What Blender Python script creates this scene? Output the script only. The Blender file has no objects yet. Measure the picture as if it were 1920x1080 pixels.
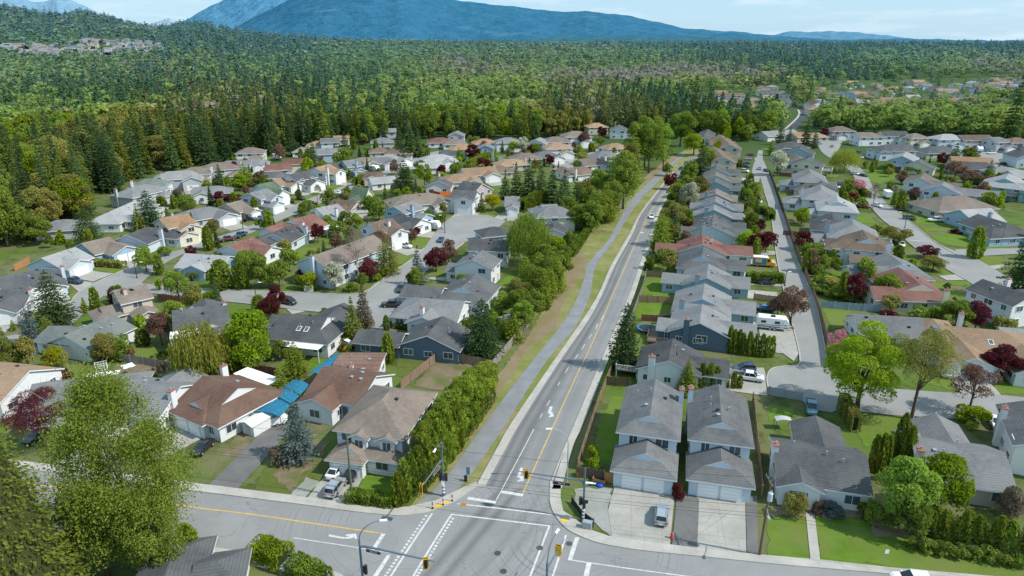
import bpy, math, random
import numpy as np
from mathutils import Vector, Matrix
random.seed(7)
SC = bpy.context.scene
COL = SC.collection
R = math.radians
# ---------------------------------------------------------------- camera model (also used to read ground points off the photograph)
H = 58.0; PITCH = R(20.0); FPX = 1280.0
CP, SP = math.cos(PITCH), math.sin(PITCH)
def ray(px, py):
    u = (px - 960) / FPX; v = (540 - py) / FPX
    return Vector((u, CP + v * SP, -SP + v * CP))
def G(px, py, z=0.0):
    d = ray(px, py); t = (H - z) / (-d.z)
    return Vector((d.x * t, d.y * t, z))
def zat(px, py, Y):
    d = ray(px, py); return H + d.z * Y / d.y
def proj(p):
    x, y, z = p[0], p[1], p[2] - H
    zc = y * CP - z * SP; yc = y * SP + z * CP
    return 960 + FPX * x / zc, 540 - FPX * yc / zc, zc
# ---------------------------------------------------------------- object helpers
def link(name, data, parent=None, loc=None, rz=0.0):
    o = bpy.data.objects.new(name, data); COL.objects.link(o)
    if parent is not None: o.parent = parent
    if loc is not None: o.location = loc
    if rz: o.rotation_euler = (0, 0, rz)
    return o
def thing(name, label, cat, loc=(0, 0, 0), rz=0.0, group=None, data=None):
    o = link(name, data, None, loc, rz)
    o['label'] = label; o['category'] = cat
    if group: o['group'] = group
    return o
def struct(name, data, loc=None):
    o = link(name, data, None, loc); o['kind'] = 'structure'; return o
def copy_tree(o, parent=None):
    c = o.copy(); COL.objects.link(c)
    if parent is not None:
        c.parent = parent
    for ch in list(o.children):
        copy_tree(ch, c)
    return c
class MB:
    def __init__(s): s.v = []; s.f = []; s.m = []; s.uv = None
    def poly(s, pts, mat=0):
        b = len(s.v); s.v += [tuple(p) for p in pts]; s.f.append(tuple(range(b, b + len(pts)))); s.m.append(mat)
    def box(s, x0, y0, z0, x1, y1, z1, mat=0, mats=None):
        b = len(s.v)
        s.v += [(x0, y0, z0), (x1, y0, z0), (x1, y1, z0), (x0, y1, z0), (x0, y0, z1), (x1, y0, z1), (x1, y1, z1), (x0, y1, z1)]
        fs = [(0, 3, 2, 1), (4, 5, 6, 7), (0, 1, 5, 4), (1, 2, 6, 5), (2, 3, 7, 6), (3, 0, 4, 7)]
        for i, f in enumerate(fs):
            s.f.append(tuple(b + k for k in f)); s.m.append(mats[i] if mats else mat)
    def bar(s, p, q, w, h, mat=0):          # a square bar from p to q
        p = Vector(p); q = Vector(q); d = (q - p).normalized()
        up = Vector((0, 0, 1)) if abs(d.z) < .95 else Vector((1, 0, 0))
        a = d.cross(up).normalized() * (w / 2); c = a.cross(d).normalized() * (h / 2)
        b = len(s.v)
        for e in (p, q):
            for sa, sc in ((-1, -1), (1, -1), (1, 1), (-1, 1)): s.v.append(tuple(e + a * sa + c * sc))
        for f in ((0, 1, 2, 3), (7, 6, 5, 4), (0, 4, 5, 1), (1, 5, 6, 2), (2, 6, 7, 3), (3, 7, 4, 0)):
            s.f.append(tuple(b + k for k in f)); s.m.append(mat)
    def tube(s, pts, rad, n=8, mat=0, cap=True):
        pts = [Vector(p) for p in pts]
        if not hasattr(rad, '__len__'): rad = [rad] * len(pts)
        b = len(s.v); prev = None
        for i, p in enumerate(pts):
            d = (pts[min(i + 1, len(pts) - 1)] - pts[max(i - 1, 0)]).normalized()
            if prev is None:
                up = Vector((0, 0, 1)) if abs(d.z) < .9 else Vector((1, 0, 0))
                a = d.cross(up).normalized()
            else:
                a = (prev - d * prev.dot(d)).normalized()
            prev = a; c = d.cross(a)
            for k in range(n):
                t = 2 * math.pi * k / n
                s.v.append(tuple(p + (a * math.cos(t) + c * math.sin(t)) * rad[i]))
        for i in range(len(pts) - 1):
            for k in range(n):
                k2 = (k + 1) % n
                s.f.append((b + i * n + k, b + i * n + k2, b + (i + 1) * n + k2, b + (i + 1) * n + k)); s.m.append(mat)
        if cap:
            s.f.append(tuple(b + k for k in range(n - 1, -1, -1))); s.m.append(mat)
            e = b + (len(pts) - 1) * n
            s.f.append(tuple(e + k for k in range(n))); s.m.append(mat)
    def rings(s, rings, mat=0, cap=True):    # loft of equal length rings
        b = len(s.v); n = len(rings[0])
        for r in rings: s.v += [tuple(p) for p in r]
        for i in range(len(rings) - 1):
            for k in range(n):
                k2 = (k + 1) % n
                s.f.append((b + i * n + k, b + i * n + k2, b + (i + 1) * n + k2, b + (i + 1) * n + k)); s.m.append(mat)
        if cap:
            s.f.append(tuple(b + k for k in range(n - 1, -1, -1))); s.m.append(mat)
            e = b + (len(rings) - 1) * n; s.f.append(tuple(e + k for k in range(n))); s.m.append(mat)
    def mesh(s, name, mats, smooth=False):
        me = bpy.data.meshes.new(name); me.from_pydata(s.v, [], s.f)
        for m in (mats if isinstance(mats, (list, tuple)) else [mats]): me.materials.append(m)
        me.polygons.foreach_set('material_index', s.m)
        if smooth: me.polygons.foreach_set('use_smooth', [True] * len(s.f))
        if s.uv:
            l = me.uv_layers.new(name='UVMap'); l.data.foreach_set('uv', [c for t in s.uv for c in t])
        me.update(); return me
    def build(s, name, mats, parent=None, loc=None, smooth=False):
        return link(name, s.mesh(name, mats, smooth), parent, loc)
# ---------------------------------------------------------------- materials
class NT:
    def __init__(s, name, rough=.8, spec=.3):
        s.m = bpy.data.materials.new(name); s.m.use_nodes = True; s.t = s.m.node_tree; s.n = s.t.nodes; s.l = s.t.links
        s.b = s.n['Principled BSDF']; s.b.inputs['Roughness'].default_value = rough
        s.b.inputs['Specular IOR Level'].default_value = spec; s.out = s.n['Material Output']
    def node(s, t, **kw):
        n = s.n.new(t)
        for k, v in kw.items():
            if k.startswith('_'): setattr(n, k[1:], v)
            else: n.inputs[k.replace('__', ' ')].default_value = v
        return n
    def val(s, x, sock):
        if hasattr(x, 'links') or hasattr(x, 'is_linked'): s.l.new(x, sock)
        else: sock.default_value = x
    def noise(s, scale, detail=4, rough=.6, vec=None, out='Fac', dist=0):
        n = s.node('ShaderNodeTexNoise', Scale=scale, Detail=detail, Roughness=rough, Distortion=dist)
        if vec is not None: s.l.new(vec, n.inputs['Vector'])
        return n.outputs[out]
    def ramp(s, fac, stops, interp='LINEAR'):
        n = s.n.new('ShaderNodeValToRGB'); n.color_ramp.interpolation = interp
        e = n.color_ramp.elements
        while len(e) < len(stops): e.new(.5)
        for i, (p, c) in enumerate(stops):
            e[i].position = p; e[i].color = (c, c, c, 1) if not hasattr(c, '__len__') else (*c, 1)
        s.l.new(fac, n.inputs['Fac']); return n.outputs['Color']
    def mix(s, fac, a, b, mode='MIX'):
        n = s.n.new('ShaderNodeMix'); n.data_type = 'RGBA'; n.blend_type = mode
        s.val(fac, n.inputs['Factor'])
        for x, k in ((a, 6), (b, 7)):
            if hasattr(x, '__len__') and not hasattr(x, 'links'): n.inputs[k].default_value = (*x[:3], 1)
            else: s.l.new(x, n.inputs[k])
        return n.outputs[2]
    def math(s, op, a, b=0.0, c=None):
        n = s.n.new('ShaderNodeMath'); n.operation = op
        s.val(a, n.inputs[0]); s.val(b, n.inputs[1])
        if c is not None: s.val(c, n.inputs[2])
        return n.outputs[0]
    def coord(s, k='Object'): return s.node('ShaderNodeTexCoord').outputs[k]
    def pos(s): return s.node('ShaderNodeNewGeometry').outputs['Position']
    def mapv(s, vec, scale=(1, 1, 1), rot=(0, 0, 0)):
        n = s.n.new('ShaderNodeMapping'); n.inputs['Scale'].default_value = scale; n.inputs['Rotation'].default_value = rot
        s.l.new(vec, n.inputs['Vector']); return n.outputs['Vector']
    def sep(s, vec):
        n = s.n.new('ShaderNodeSeparateXYZ'); s.l.new(vec, n.inputs[0]); return n.outputs
    def orand(s): return s.node('ShaderNodeObjectInfo').outputs['Random']
    def color(s, c): s.val(c if hasattr(c, 'links') or hasattr(c, 'is_linked') else (*c, 1), s.b.inputs['Base Color']); return s
    def bump(s, h, strength=.3, dist=.05):
        n = s.node('ShaderNodeBump', Strength=strength, Distance=dist); s.l.new(h, n.inputs['Height'])
        s.l.new(n.outputs['Normal'], s.b.inputs['Normal']); return s
def mul(c, k): return tuple(min(1, x * k) for x in c)
_MC = {}
def plain(name, c, rough=.6, spec=.3, var=.12, scale=3.0, metal=0.0):
    key = (name, c)
    if key not in _MC:
        t = NT(name, rough, spec); n = t.noise(scale, 4, .6, t.coord())
        t.color(t.mix(n, mul(c, 1 - var), mul(c, 1 + var))); t.b.inputs['Metallic'].default_value = metal
        _MC[key] = t.m
    return _MC[key]
# paint / metal etc.
M = {}
M['trim'] = plain('white_trim', (.72, .73, .74), .5)
M['black'] = plain('black_metal', (.02, .02, .022), .45)
M['dark'] = plain('dark_void', (.012, .012, .014), .7)
M['pole'] = plain('blue_grey_pole', (.10, .14, .19), .4)
M['polegrey'] = plain('galvanised_pole', (.35, .40, .43), .4, metal=.3)
M['yellow'] = plain('signal_yellow', (.75, .42, .01), .5)
M['maroon'] = plain('sign_maroon', (.10, .012, .03), .5)
M['white'] = plain('white_paint', (.8, .8, .79), .5, var=.05)
M['sign_white'] = plain('sign_white', (.78, .78, .78), .5)
M['wood'] = plain('weathered_wood', (.20, .145, .105), .85, var=.35, scale=1.2)
M['polewood'] = plain('pole_wood', (.15, .10, .07), .9, var=.35, scale=1.5)
M['greenpole'] = plain('treated_pole', (.10, .14, .085), .9, var=.3)
M['brick'] = plain('chimney_brick', (.30, .11, .075), .9, var=.25, scale=8)
M['conc'] = plain('cast_concrete', (.42, .41, .39), .9)
M['teal'] = None
t = NT('window_glass', .08, .6); t.color(t.mix(t.orand(), (.02, .03, .04), (.10, .13, .15))); M['glass'] = t.m
t = NT('car_glass', .06, .6); t.color((.015, .02, .025)); M['cglass'] = t.m
M['tyre'] = plain('tyre_rubber', (.018, .018, .018), .8)
M['rim'] = plain('wheel_rim', (.45, .46, .47), .35, metal=.6)
M['lamp'] = plain('lamp_lens', (.75, .76, .78), .15, .6, var=.03)
M['tail'] = plain('tail_lens', (.40, .01, .012), .2, .6, var=.03)
M['wire'] = plain('cable', (.02, .02, .022), .6)
M['bark'] = plain('bark', (.12, .085, .06), .95, var=.4, scale=2)
M['palebark'] = plain('pale_bark', (.36, .32, .26), .95, var=.35, scale=2)
def siding(name, c):
    t = NT(name, .6, .25); o = t.coord(); z = t.sep(o)[2]
    lap = t.math('PINGPONG', z, .1); n = t.noise(.6, 4, .6, o); n2 = t.noise(5, 3, .6, o)
    c1 = t.mix(n, mul(c, .86), mul(c, 1.05)); c2 = t.mix(t.math('MULTIPLY', n2, .12), c1, mul(c, .6))
    c3 = t.mix(t.math('MULTIPLY', t.math('LESS_THAN', lap, .02), .12), c2, mul(c, .5))
    t.color(c3); return t.m
WALL = {'w': ('white', (.72, .73, .73)), 'lb': ('pale blue', (.56, .63, .69)), 'b': ('sky blue', (.33, .46, .55)),
        'sb': ('slate blue', (.105, .15, .20)), 'be': ('beige', (.55, .49, .41)), 'cr': ('cream', (.68, .63, .47)),
        'gy': ('pale grey', (.47, .49, .50)), 'mv': ('mauve', (.50, .41, .45)), 'tb': ('teal blue', (.24, .44, .51))}
for k in WALL: M['wall_' + k] = siding('siding_' + WALL[k][0].replace(' ', '_'), WALL[k][1])
def shingle(name, c):
    t = NT(name, .92, .15); o = t.coord(); s = t.sep(o)
    streak = t.noise(1.0, 5, .62, t.mapv(o, (1.6, 1.6, .55)))
    blot = t.noise(.22, 4, .6, o); fine = t.noise(7, 3, .75, o)
    row = t.math('PINGPONG', s[2], .075)
    a = t.mix(t.ramp(streak, [(.3, 0), (.72, 1)]), mul(c, .70), mul(c, 1.25))
    a = t.mix(t.math('MULTIPLY', t.ramp(blot, [(.40, 0), (.62, 1)]), .6), a, mul((c[0] + .05, c[1] + .05, c[2] + .035), 1.15))
    a = t.mix(t.math('MULTIPLY', fine, .7), a, mul(c, .5))
    a = t.mix(t.math('MULTIPLY', t.math('LESS_THAN', row, .016), .45), a, mul(c, .35))
    hs = t.node('ShaderNodeHueSaturation'); t.l.new(a, hs.inputs['Color'])
    t.val(t.math('MULTIPLY_ADD', t.orand(), .4, .82), hs.inputs['Value'])
    t.color(hs.outputs['Color']); t.bump(fine, .5, .03); return t.m
ROOF = {'dg': ('dark grey', (.098, .101, .108)), 'g': ('grey', (.195, .197, .203)), 'lg': ('light grey', (.32, .32, .322)), 'mg': ('weathered grey', (.138, .139, .143)),
        'gg': ('green-grey', (.17, .19, .18)), 'bn': ('brown', (.175, .125, .095)), 'tn': ('tan', (.32, .215, .14)),
        'rd': ('red-brown', (.185, .088, .074)), 'rb': ('rust-brown', (.18, .105, .08)), 'gn': ('moss green', (.10, .145, .10)), 'or': ('orange-tan', (.35, .215, .13)),
        'tb': ('taupe', (.205, .165, .14))}
for k in ROOF: M['roof_' + k] = shingle('shingles_' + ROOF[k][0].replace(' ', '_').replace('-', '_'), ROOF[k][1])
# ground materials
def grassmat(name, a, b, c, big=.05, patch=.4):
    t = NT(name, .95, .1); p = t.pos()
    n1 = t.noise(big, 4, .6, p); n2 = t.noise(patch, 5, .65, p); n3 = t.noise(6, 3, .7, p)
    x = t.mix(t.ramp(n2, [(.35, 0), (.65, 1)]), a, b)
    x = t.mix(t.ramp(n1, [(.45, 0), (.62, 1)]), x, c)
    x = t.mix(t.math('MULTIPLY', n3, .65), x, mul(a, .45)); t.color(x); t.bump(n3, .6, .1); return t.m
M['lawn'] = grassmat('lawn_grass', (.10, .185, .018), (.155, .24, .032), (.18, .205, .055), .09, .35)
M['lawn2'] = grassmat('worn_grass', (.09, .13, .025), (.16, .17, .055), (.13, .155, .03), .1, .8)
M['verge'] = grassmat('verge_grass', (.22, .225, .07), (.34, .30, .15), (.17, .21, .045), .12, .5)
M['yard'] = grassmat('yard_ground', (.055, .085, .02), (.13, .115, .055), (.10, .085, .06), .09, .3)
M['soil'] = grassmat('garden_soil', (.20, .15, .095), (.26, .21, .14), (.12, .15, .04), .25, .6)
M['gravel'] = grassmat('gravel', (.34, .34, .32), (.40, .39, .36), (.28, .28, .22), .15, 1.0)
M['barkmulch'] = grassmat('bark_mulch', (.25, .185, .12), (.33, .255, .165), (.23, .20, .08), .2, .8)
def concmat(name, c, joint=0.0, crack=.5):
    t = NT(name, .9, .15); p = t.pos()
    n1 = t.noise(.3, 5, .65, p); n2 = t.noise(4, 4, .7, p)
    x = t.mix(t.ramp(n1, [(.3, 0), (.7, 1)]), mul(c, .78), mul(c, 1.12)); x = t.mix(t.math('MULTIPLY', n2, .35), x, mul(c, .6))
    w = t.node('ShaderNodeTexVoronoi', _feature='DISTANCE_TO_EDGE', Scale=.35); t.l.new(p, w.inputs['Vector'])
    x = t.mix(t.math('MULTIPLY', t.math('LESS_THAN', w.outputs['Distance'], .006), crack), x, mul(c, .45))
    if joint:
        s = t.sep(t.mapv(p, (1, 1, 1), (0, 0, R(9)))); st = t.noise(.9, 5, .75, p)
        for k in (0, 1): x = t.mix(t.math('MULTIPLY', t.math('LESS_THAN', t.math('PINGPONG', s[k], joint), .035), .5), x, mul(c, .45))
        x = t.mix(t.math('MULTIPLY', t.ramp(st, [(.60, 0), (.74, 1)]), .35), x, mul(c, .45)); x = t.mix(t.math('MULTIPLY', t.ramp(st, [(.26, 1), (.36, 0)]), .5), x, mul(c, 1.35))
    t.color(x); return t.m
M['drive'] = concmat('driveway_concrete', (.37, .352, .315), 1.9)
M['walk'] = concmat('sidewalk_concrete', (.43, .405, .36))
M['path'] = concmat('path_asphalt', (.235, .24, .25), crack=.15)
M['darkdrive'] = concmat('driveway_asphalt', (.16, .155, .15))
def asphalt(name, c, tracks=0):
    t = NT(name, .88, .25); p = t.pos()
    n1 = t.noise(.12, 5, .65, p); n2 = t.noise(1.2, 5, .7, p); n3 = t.noise(14, 2, .7, p)
    x = t.mix(t.ramp(n1, [(.32, 0), (.68, 1)]), mul(c, .85), mul(c, 1.12)); x = t.mix(t.math('MULTIPLY', n2, .4), x, mul(c, .72))
    x = t.mix(t.math('MULTIPLY', n3, .3), x, mul(c, .5))
    w = t.node('ShaderNodeTexVoronoi', _feature='DISTANCE_TO_EDGE', Scale=.09); d = t.noise(.35, 3, .6, p, 'Color')
    vv = t.n.new('ShaderNodeVectorMath'); vv.operation = 'MULTIPLY_ADD'; t.l.new(d, vv.inputs[0]); vv.inputs[1].default_value = (5, 5, 5); t.l.new(p, vv.inputs[2]); t.l.new(vv.outputs[0], w.inputs['Vector'])
    x = t.mix(t.math('MULTIPLY', t.math('LESS_THAN', w.outputs['Distance'], .004), .22), x, mul(c, .4))
    if tracks:
        u = t.sep(t.coord('UV'))
        st = t.noise(.5, 4, .7, t.mapv(t.coord('UV'), (14, .05, 1)))
        if tracks == 1:   # dark worn wheel bands in the near lane
            b = t.ramp(u[0], [(0, 0), (.10, .0), (.17, .75), (.25, .25), (.33, .8), (.44, .35), (.52, .05), (.62, .25), (.70, .08), (.80, .22), (.92, 0)])
        else:
            b = t.ramp(u[0], [(0, 0), (.2, .4), (.3, .1), (.4, .4), (.5, 0), (.6, .4), (.7, .1), (.8, .4), (1, 0)])
        x = t.mix(t.math('MULTIPLY', b, t.math('MULTIPLY_ADD', st, 1.3, .35)), x, mul(c, .40))
    t.color(x); return t.m
M['road'] = asphalt('road_asphalt', (.265, .262, .258)); M['mainroad'] = asphalt('main_road_asphalt', (.262, .259, .256), 1)
M['street'] = asphalt('street_asphalt', (.285, .28, .268)); M['newroad'] = asphalt('new_asphalt', (.07, .075, .085))
def linepaint(name, c):
    t = NT(name, .7, .2); n = t.noise(2.5, 5, .75, t.pos())
    t.color(t.mix(t.ramp(n, [(.45, 0), (.72, .85)]), c, mul(c, .45))); return t.m
M['line'] = linepaint('white_road_paint', (.56, .56, .545)); M['yline'] = linepaint('yellow_road_paint', (.60, .40, .10))
M['skid'] = asphalt('tyre_marks', (.11, .108, .105))
# foliage
FOL = {'fir': ((.048, .090, .032), (.13, .19, .062)), 'cedar': ((.085, .115, .02), (.22, .25, .045)), 'hedge': ((.105, .16, .018), (.29, .35, .045)),
       'spring': ((.125, .20, .025), (.31, .40, .065)), 'maple': ((.125, .225, .012), (.34, .44, .03)), 'olive': ((.19, .195, .045), (.36, .335, .09)),
       'red': ((.06, .014, .02), (.19, .042, .052)), 'rust': ((.14, .08, .055), (.31, .19, .135)), 'willow': ((.19, .22, .03), (.40, .42, .07)),
       'blossom': ((.26, .28, .16), (.62, .62, .48)), 'pink': ((.42, .17, .20), (.72, .38, .42)), 'yellow': ((.24, .25, .012), (.46, .42, .02)),
       'spruce': ((.07, .105, .09), (.17, .215, .20)), 'shrub': ((.075, .12, .02), (.20, .25, .045)), 'lime': ((.13, .22, .01), (.34, .43, .03)), 'dark': ((.032, .068, .028), (.09, .145, .052)),
       'leafy': ((.11, .175, .026), (.26, .32, .055)), 'bare': ((.15, .12, .08), (.24, .2, .14))}
def foliage(name, a, b, attr='v', tex=None):
    m = bpy.data.materials.new(name); m.use_nodes = True; t = NT.__new__(NT); t.m = m; t.t = m.node_tree; t.n = t.t.nodes; t.l = t.t.links
    t.n.remove(t.n['Principled BSDF']); out = t.n['Material Output']
    at = t.node('ShaderNodeAttribute', _attribute_name=attr)
    if tex is None:
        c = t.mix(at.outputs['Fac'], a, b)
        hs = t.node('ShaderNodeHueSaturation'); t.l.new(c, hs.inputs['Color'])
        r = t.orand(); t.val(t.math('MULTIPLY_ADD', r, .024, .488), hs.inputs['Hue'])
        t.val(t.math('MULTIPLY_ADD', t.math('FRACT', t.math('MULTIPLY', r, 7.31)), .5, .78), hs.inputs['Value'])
        c = hs.outputs['Color']
    else: c = at.outputs['Color']
    d = t.node('ShaderNodeBsdfDiffuse'); tr = t.node('ShaderNodeBsdfTranslucent'); mx = t.node('ShaderNodeMixShader', Fac=.42)
    t.l.new(c, d.inputs['Color']); t.l.new(c, tr.inputs['Color'])
    t.l.new(d.outputs[0], mx.inputs[1]); t.l.new(tr.outputs[0], mx.inputs[2]); t.l.new(mx.outputs[0], out.inputs['Surface'])
    return m
for k, (a, b) in FOL.items(): M['leaf_' + k] = foliage('foliage_' + k, a, b)
M['forest'] = foliage('forest_foliage', None, None, 'Col', 1)
# ---------------------------------------------------------------- terrain
CRESTA = [(-400, 30), (-200, 20), (0, 14), (66, 26), (117, 33), (160, 28), (204, 35), (255, 49), (310, 56), (346, 48), (394, 50), (456, 64), (510, 71), (600, 76), (720, 80), (1000, 84)]
def terrain_z(x, y):                        # flat town, a wooded rise on the far left
    if y < 900: return 0.0
    px = 960 + FPX * (x / y) / .94
    yc = 3200.0
    zc = max(0.0, zat(960, np.interp(px, [a for a, b in CRESTA], [b for a, b in CRESTA]), yc))
    t = min(1.0, max(0.0, (y - 900) / (yc - 900))); t = t * t * (3 - 2 * t)
    if y > yc: t = max(0.0, 1 - (y - yc) / 2500)
    return zc * t
def build_ground():
    ys = list(np.concatenate([[-60, 0, 60, 120, 200, 300, 420, 560, 720, 900], np.geomspace(1000, 40000, 46)]))
    mb = MB(); nx = 60
    for y in ys:
        wdt = max(500, y * 1.15 + 300)
        for i in range(nx + 1):
            x = -wdt + 2 * wdt * i / nx
            mb.v.append((x, y, terrain_z(x, y) - .02))
    for j in range(len(ys) - 1):
        for i in range(nx):
            a = j * (nx + 1) + i
            mb.f.append((a, a + 1, a + nx + 2, a + nx + 1)); mb.m.append(0)
    t = NT('ground', .95, .1); p = t.pos()
    n1 = t.noise(.06, 5, .65, p); n2 = t.noise(.5, 5, .65, p)
    n4 = t.noise(.16, 5, .7, p); c = t.mix(t.ramp(n1, [(.4, 0), (.6, 1)]), (.095, .15, .025), (.16, .15, .075)); c = t.mix(t.ramp(n4, [(.5, 0), (.62, .85)]), c, (.055, .08, .02)); c = t.mix(t.ramp(n2, [(.6, 0), (.75, .7)]), c, (.20, .18, .12)); c = t.mix(t.math('MULTIPLY', n2, .3), c, (.05, .07, .02))
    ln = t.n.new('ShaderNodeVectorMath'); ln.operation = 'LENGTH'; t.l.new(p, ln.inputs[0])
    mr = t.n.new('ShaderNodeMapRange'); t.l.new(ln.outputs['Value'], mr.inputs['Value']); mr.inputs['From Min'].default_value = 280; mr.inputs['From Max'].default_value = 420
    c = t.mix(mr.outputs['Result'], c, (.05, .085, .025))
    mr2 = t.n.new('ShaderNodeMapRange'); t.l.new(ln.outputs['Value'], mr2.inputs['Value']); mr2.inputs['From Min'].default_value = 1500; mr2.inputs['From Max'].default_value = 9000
    c = t.mix(mr2.outputs['Result'], c, (.05, .13, .17)); t.color(c)  # blue distance haze is mixed into the far ground's colour
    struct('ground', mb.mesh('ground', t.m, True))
build_ground()
# ---------------------------------------------------------------- sheets, strips, kerbs
LV = {'yard': .004, 'lawn': .010, 'verge': .045, 'soil': .05, 'drive': .085, 'path': .115, 'street': .120, 'road': .130, 'main': .136, 'line': .142}
ZC = [0]
PAVED = []
def point_in(P, x, y):
    c = False; n = len(P)
    for i in range(n):
        x1, y1 = P[i]; x2, y2 = P[(i + 1) % n]
        if (y1 > y) != (y2 > y) and x < (x2 - x1) * (y - y1) / (y2 - y1) + x1: c = not c
    return c
def zz(z): ZC[0] += 1; return z + (ZC[0] % 110) * .00025 if z < .11 else z + (ZC[0] % 40) * .00004
def ragged(Q):
    rr = random.Random(int(Q[0][0] * 10)); out = []
    for i in range(len(Q)):
        a, b = Q[i], Q[(i + 1) % len(Q)]; L = math.dist(a, b); n = max(1, min(60, int(L / .9))); nx, ny = -(b[1] - a[1]) / (L + 1e-6), (b[0] - a[0]) / (L + 1e-6)
        for k in range(n): f = k / n; j = rr.uniform(-.28, .28) if k else 0; out.append((a[0] + (b[0] - a[0]) * f + nx * j, a[1] + (b[1] - a[1]) * f + ny * j))
    return out
def sheet(name, pts, mat, z, conv=True, kind=True):
    z = zz(z); mb = MB(); Q = [tuple(G(*p)[:2]) if conv else (p[0], p[1]) for p in pts]
    if any(k in name for k in ('lawn', 'garden_plot', 'garden_bed', 'verge', 'bark', 'gravel')) or name == 'yard': Q = ragged(Q)
    mb.poly([q + (z,) for q in Q])
    me = mb.mesh(name, mat)
    if 'lawn' not in name and name not in ('verge', 'yard', 'bark_strip'): PAVED.append([(v[0], v[1]) for v in mb.v])
    return struct(name, me) if kind else link(name, me)
def smooth_pts(P, n=4):
    P = [Vector(p) for p in P]; out = []
    for i in range(len(P) - 1):
        p0 = P[max(i - 1, 0)]; p1 = P[i]; p2 = P[i + 1]; p3 = P[min(i + 2, len(P) - 1)]
        for k in range(n):
            t = k / n
            out.append(.5 * ((2 * p1) + (p2 - p0) * t + (2 * p0 - 5 * p1 + 4 * p2 - p3) * t * t + (3 * p1 - p0 - 3 * p2 + p3) * t ** 3))
    out.append(P[-1]); return out
def strip(name, L, Rr, mat, z, n=4):
    L = smooth_pts([G(*p) for p in L], n); Rr = smooth_pts([G(*p) for p in Rr], n)
    PAVED.append([(v.x, v.y) for v in L] + [(v.x, v.y) for v in Rr[::-1]]); mb = MB(); mb.uv = []; s = 0
    for i in range(len(L) - 1):
        ds = ((L[i + 1] + Rr[i + 1]) / 2 - (L[i] + Rr[i]) / 2).length
        cols = 6
        for k in range(cols):
            a, b = k / cols, (k + 1) / cols
            q = [L[i].lerp(Rr[i], a), L[i].lerp(Rr[i], b), L[i + 1].lerp(Rr[i + 1], b), L[i + 1].lerp(Rr[i + 1], a)]
            mb.poly([(v.x, v.y, z) for v in q]); mb.uv += [(a, s), (b, s), (b, s + ds), (a, s + ds)]
        s += ds
    return struct(name, mb.mesh(name, mat))
def offset_line(P, d):
    out = []
    for i, p in enumerate(P):
        t = (P[min(i + 1, len(P) - 1)] - P[max(i - 1, 0)]); t.z = 0; t.normalize()
        out.append(p + Vector((-t.y, t.x, 0)) * d)
    return out
def ribbon(mb, P, w, z0, z1, mat=0, shift=0.0):       # a raised band along a ground line
    A = offset_line(P, shift - w / 2); B = offset_line(P, shift + w / 2)
    mb.rings([[(a.x, a.y, z0), (b.x, b.y, z0), (b.x, b.y, z1), (a.x, a.y, z1)] for a, b in zip(A, B)], mat)
def kerb(pts, n=4):
    mb = MB(); ribbon(mb, smooth_pts([G(*p) for p in pts], n), .22, 0, .25)
    return struct('kerb', mb.mesh('kerb', M['walk']))
def raised(name, pts, mat, h=.22):                    # a paved slab with real edges
    P = [G(*p) for p in pts]; mb = MB()
    mb.rings([[(p.x, p.y, 0) for p in P], [(p.x, p.y, h) for p in P]])
    return struct(name, mb.mesh(name, mat))
def T(x0, y0, s):
    return lambda *pts: [(x0 + x / s, y0 + y / s) for x, y in pts]
t480 = T(480, 810, 4); t960 = T(960, 810, 4); t1440 = T(1440, 810, 4); t0 = T(0, 810, 4)
u0 = T(0, 600, 4); u480 = T(480, 600, 4); u960 = T(960, 600, 4); u1440 = T(1440, 600, 4)
w0 = T(0, 400, 4); w480 = T(480, 400, 4); w960 = T(960, 400, 4); w1440 = T(1440, 400, 4)
# main road and the cycle path beside it
ML = [(895, 912), (935, 839), (960, 795), (1038, 680), (1094, 600), (1124, 550), (1146, 500), (1180, 440), (1201, 400), (1240, 349), (1262, 323), (1288, 300), (1318, 281)]
MR = [(1034, 919), (1060, 839), (1079, 795), (1127, 680), (1161, 600), (1182, 550), (1199, 500), (1219, 440), (1231, 400), (1260, 349), (1277, 323), (1299, 303), (1327, 285)]
strip('main_road', ML, MR, M['mainroad'], LV['main'])
sheet('verge', [(770, 950), (800, 905), (850, 840), (900, 775), (932, 705), (985, 645), (1010, 595), (1050, 535), (1070, 480), (1100, 430), (1140, 418), (1160, 398), (1200, 348), (1258, 296), (1320, 262), (1318, 281), (1288, 300), (1262, 323), (1240, 349), (1201, 400), (1180, 440), (1146, 500), (1110, 575), (1038, 680), (960, 795), (895, 912), (850, 945)], M['verge'], LV['verge'])
sheet('bark_strip', [(982, 668), (997, 650), (1042, 617), (1052, 580), (1072, 545), (1102, 490), (1090, 470), (1075, 482), (1055, 525), (1040, 545), (1022, 585), (1008, 612), (960, 668), (900, 770), (915, 772)], M['barkmulch'], LV['soil'])
sheet('bark_strip', [(1205, 335), (1262, 290), (1272, 297), (1215, 338)], M['barkmulch'], LV['soil'])
PL = [(775, 951), (834, 898), (912, 791), (960, 727), (1007, 667), (1065, 592), (1092, 532), (1100, 500), (1115, 480), (1143, 447), (1165, 405), (1190, 369), (1224, 335), (1267, 299), (1285, 288)]
PR = [(840, 930), (878, 898), (952, 791), (995, 722), (1035, 665), (1082, 608), (1106, 555), (1113, 512), (1124, 488), (1152, 450), (1176, 410), (1201, 375), (1231, 344), (1272, 301), (1290, 290)]
strip('cycle_path', PL, PR, M['path'], LV['path'])
kerb(ML[:-2]); kerb([(1034, 905)] + MR[1:-2])
strip('gutter_strip', [(p[0] + 1, p[1]) for p in ML[:-2]], [(p[0] + (15 if p[1] > 700 else 10 if p[1] > 560 else 6 if p[1] > 400 else 3), p[1]) for p in ML[:-2]], M['walk'], .1395)
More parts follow.
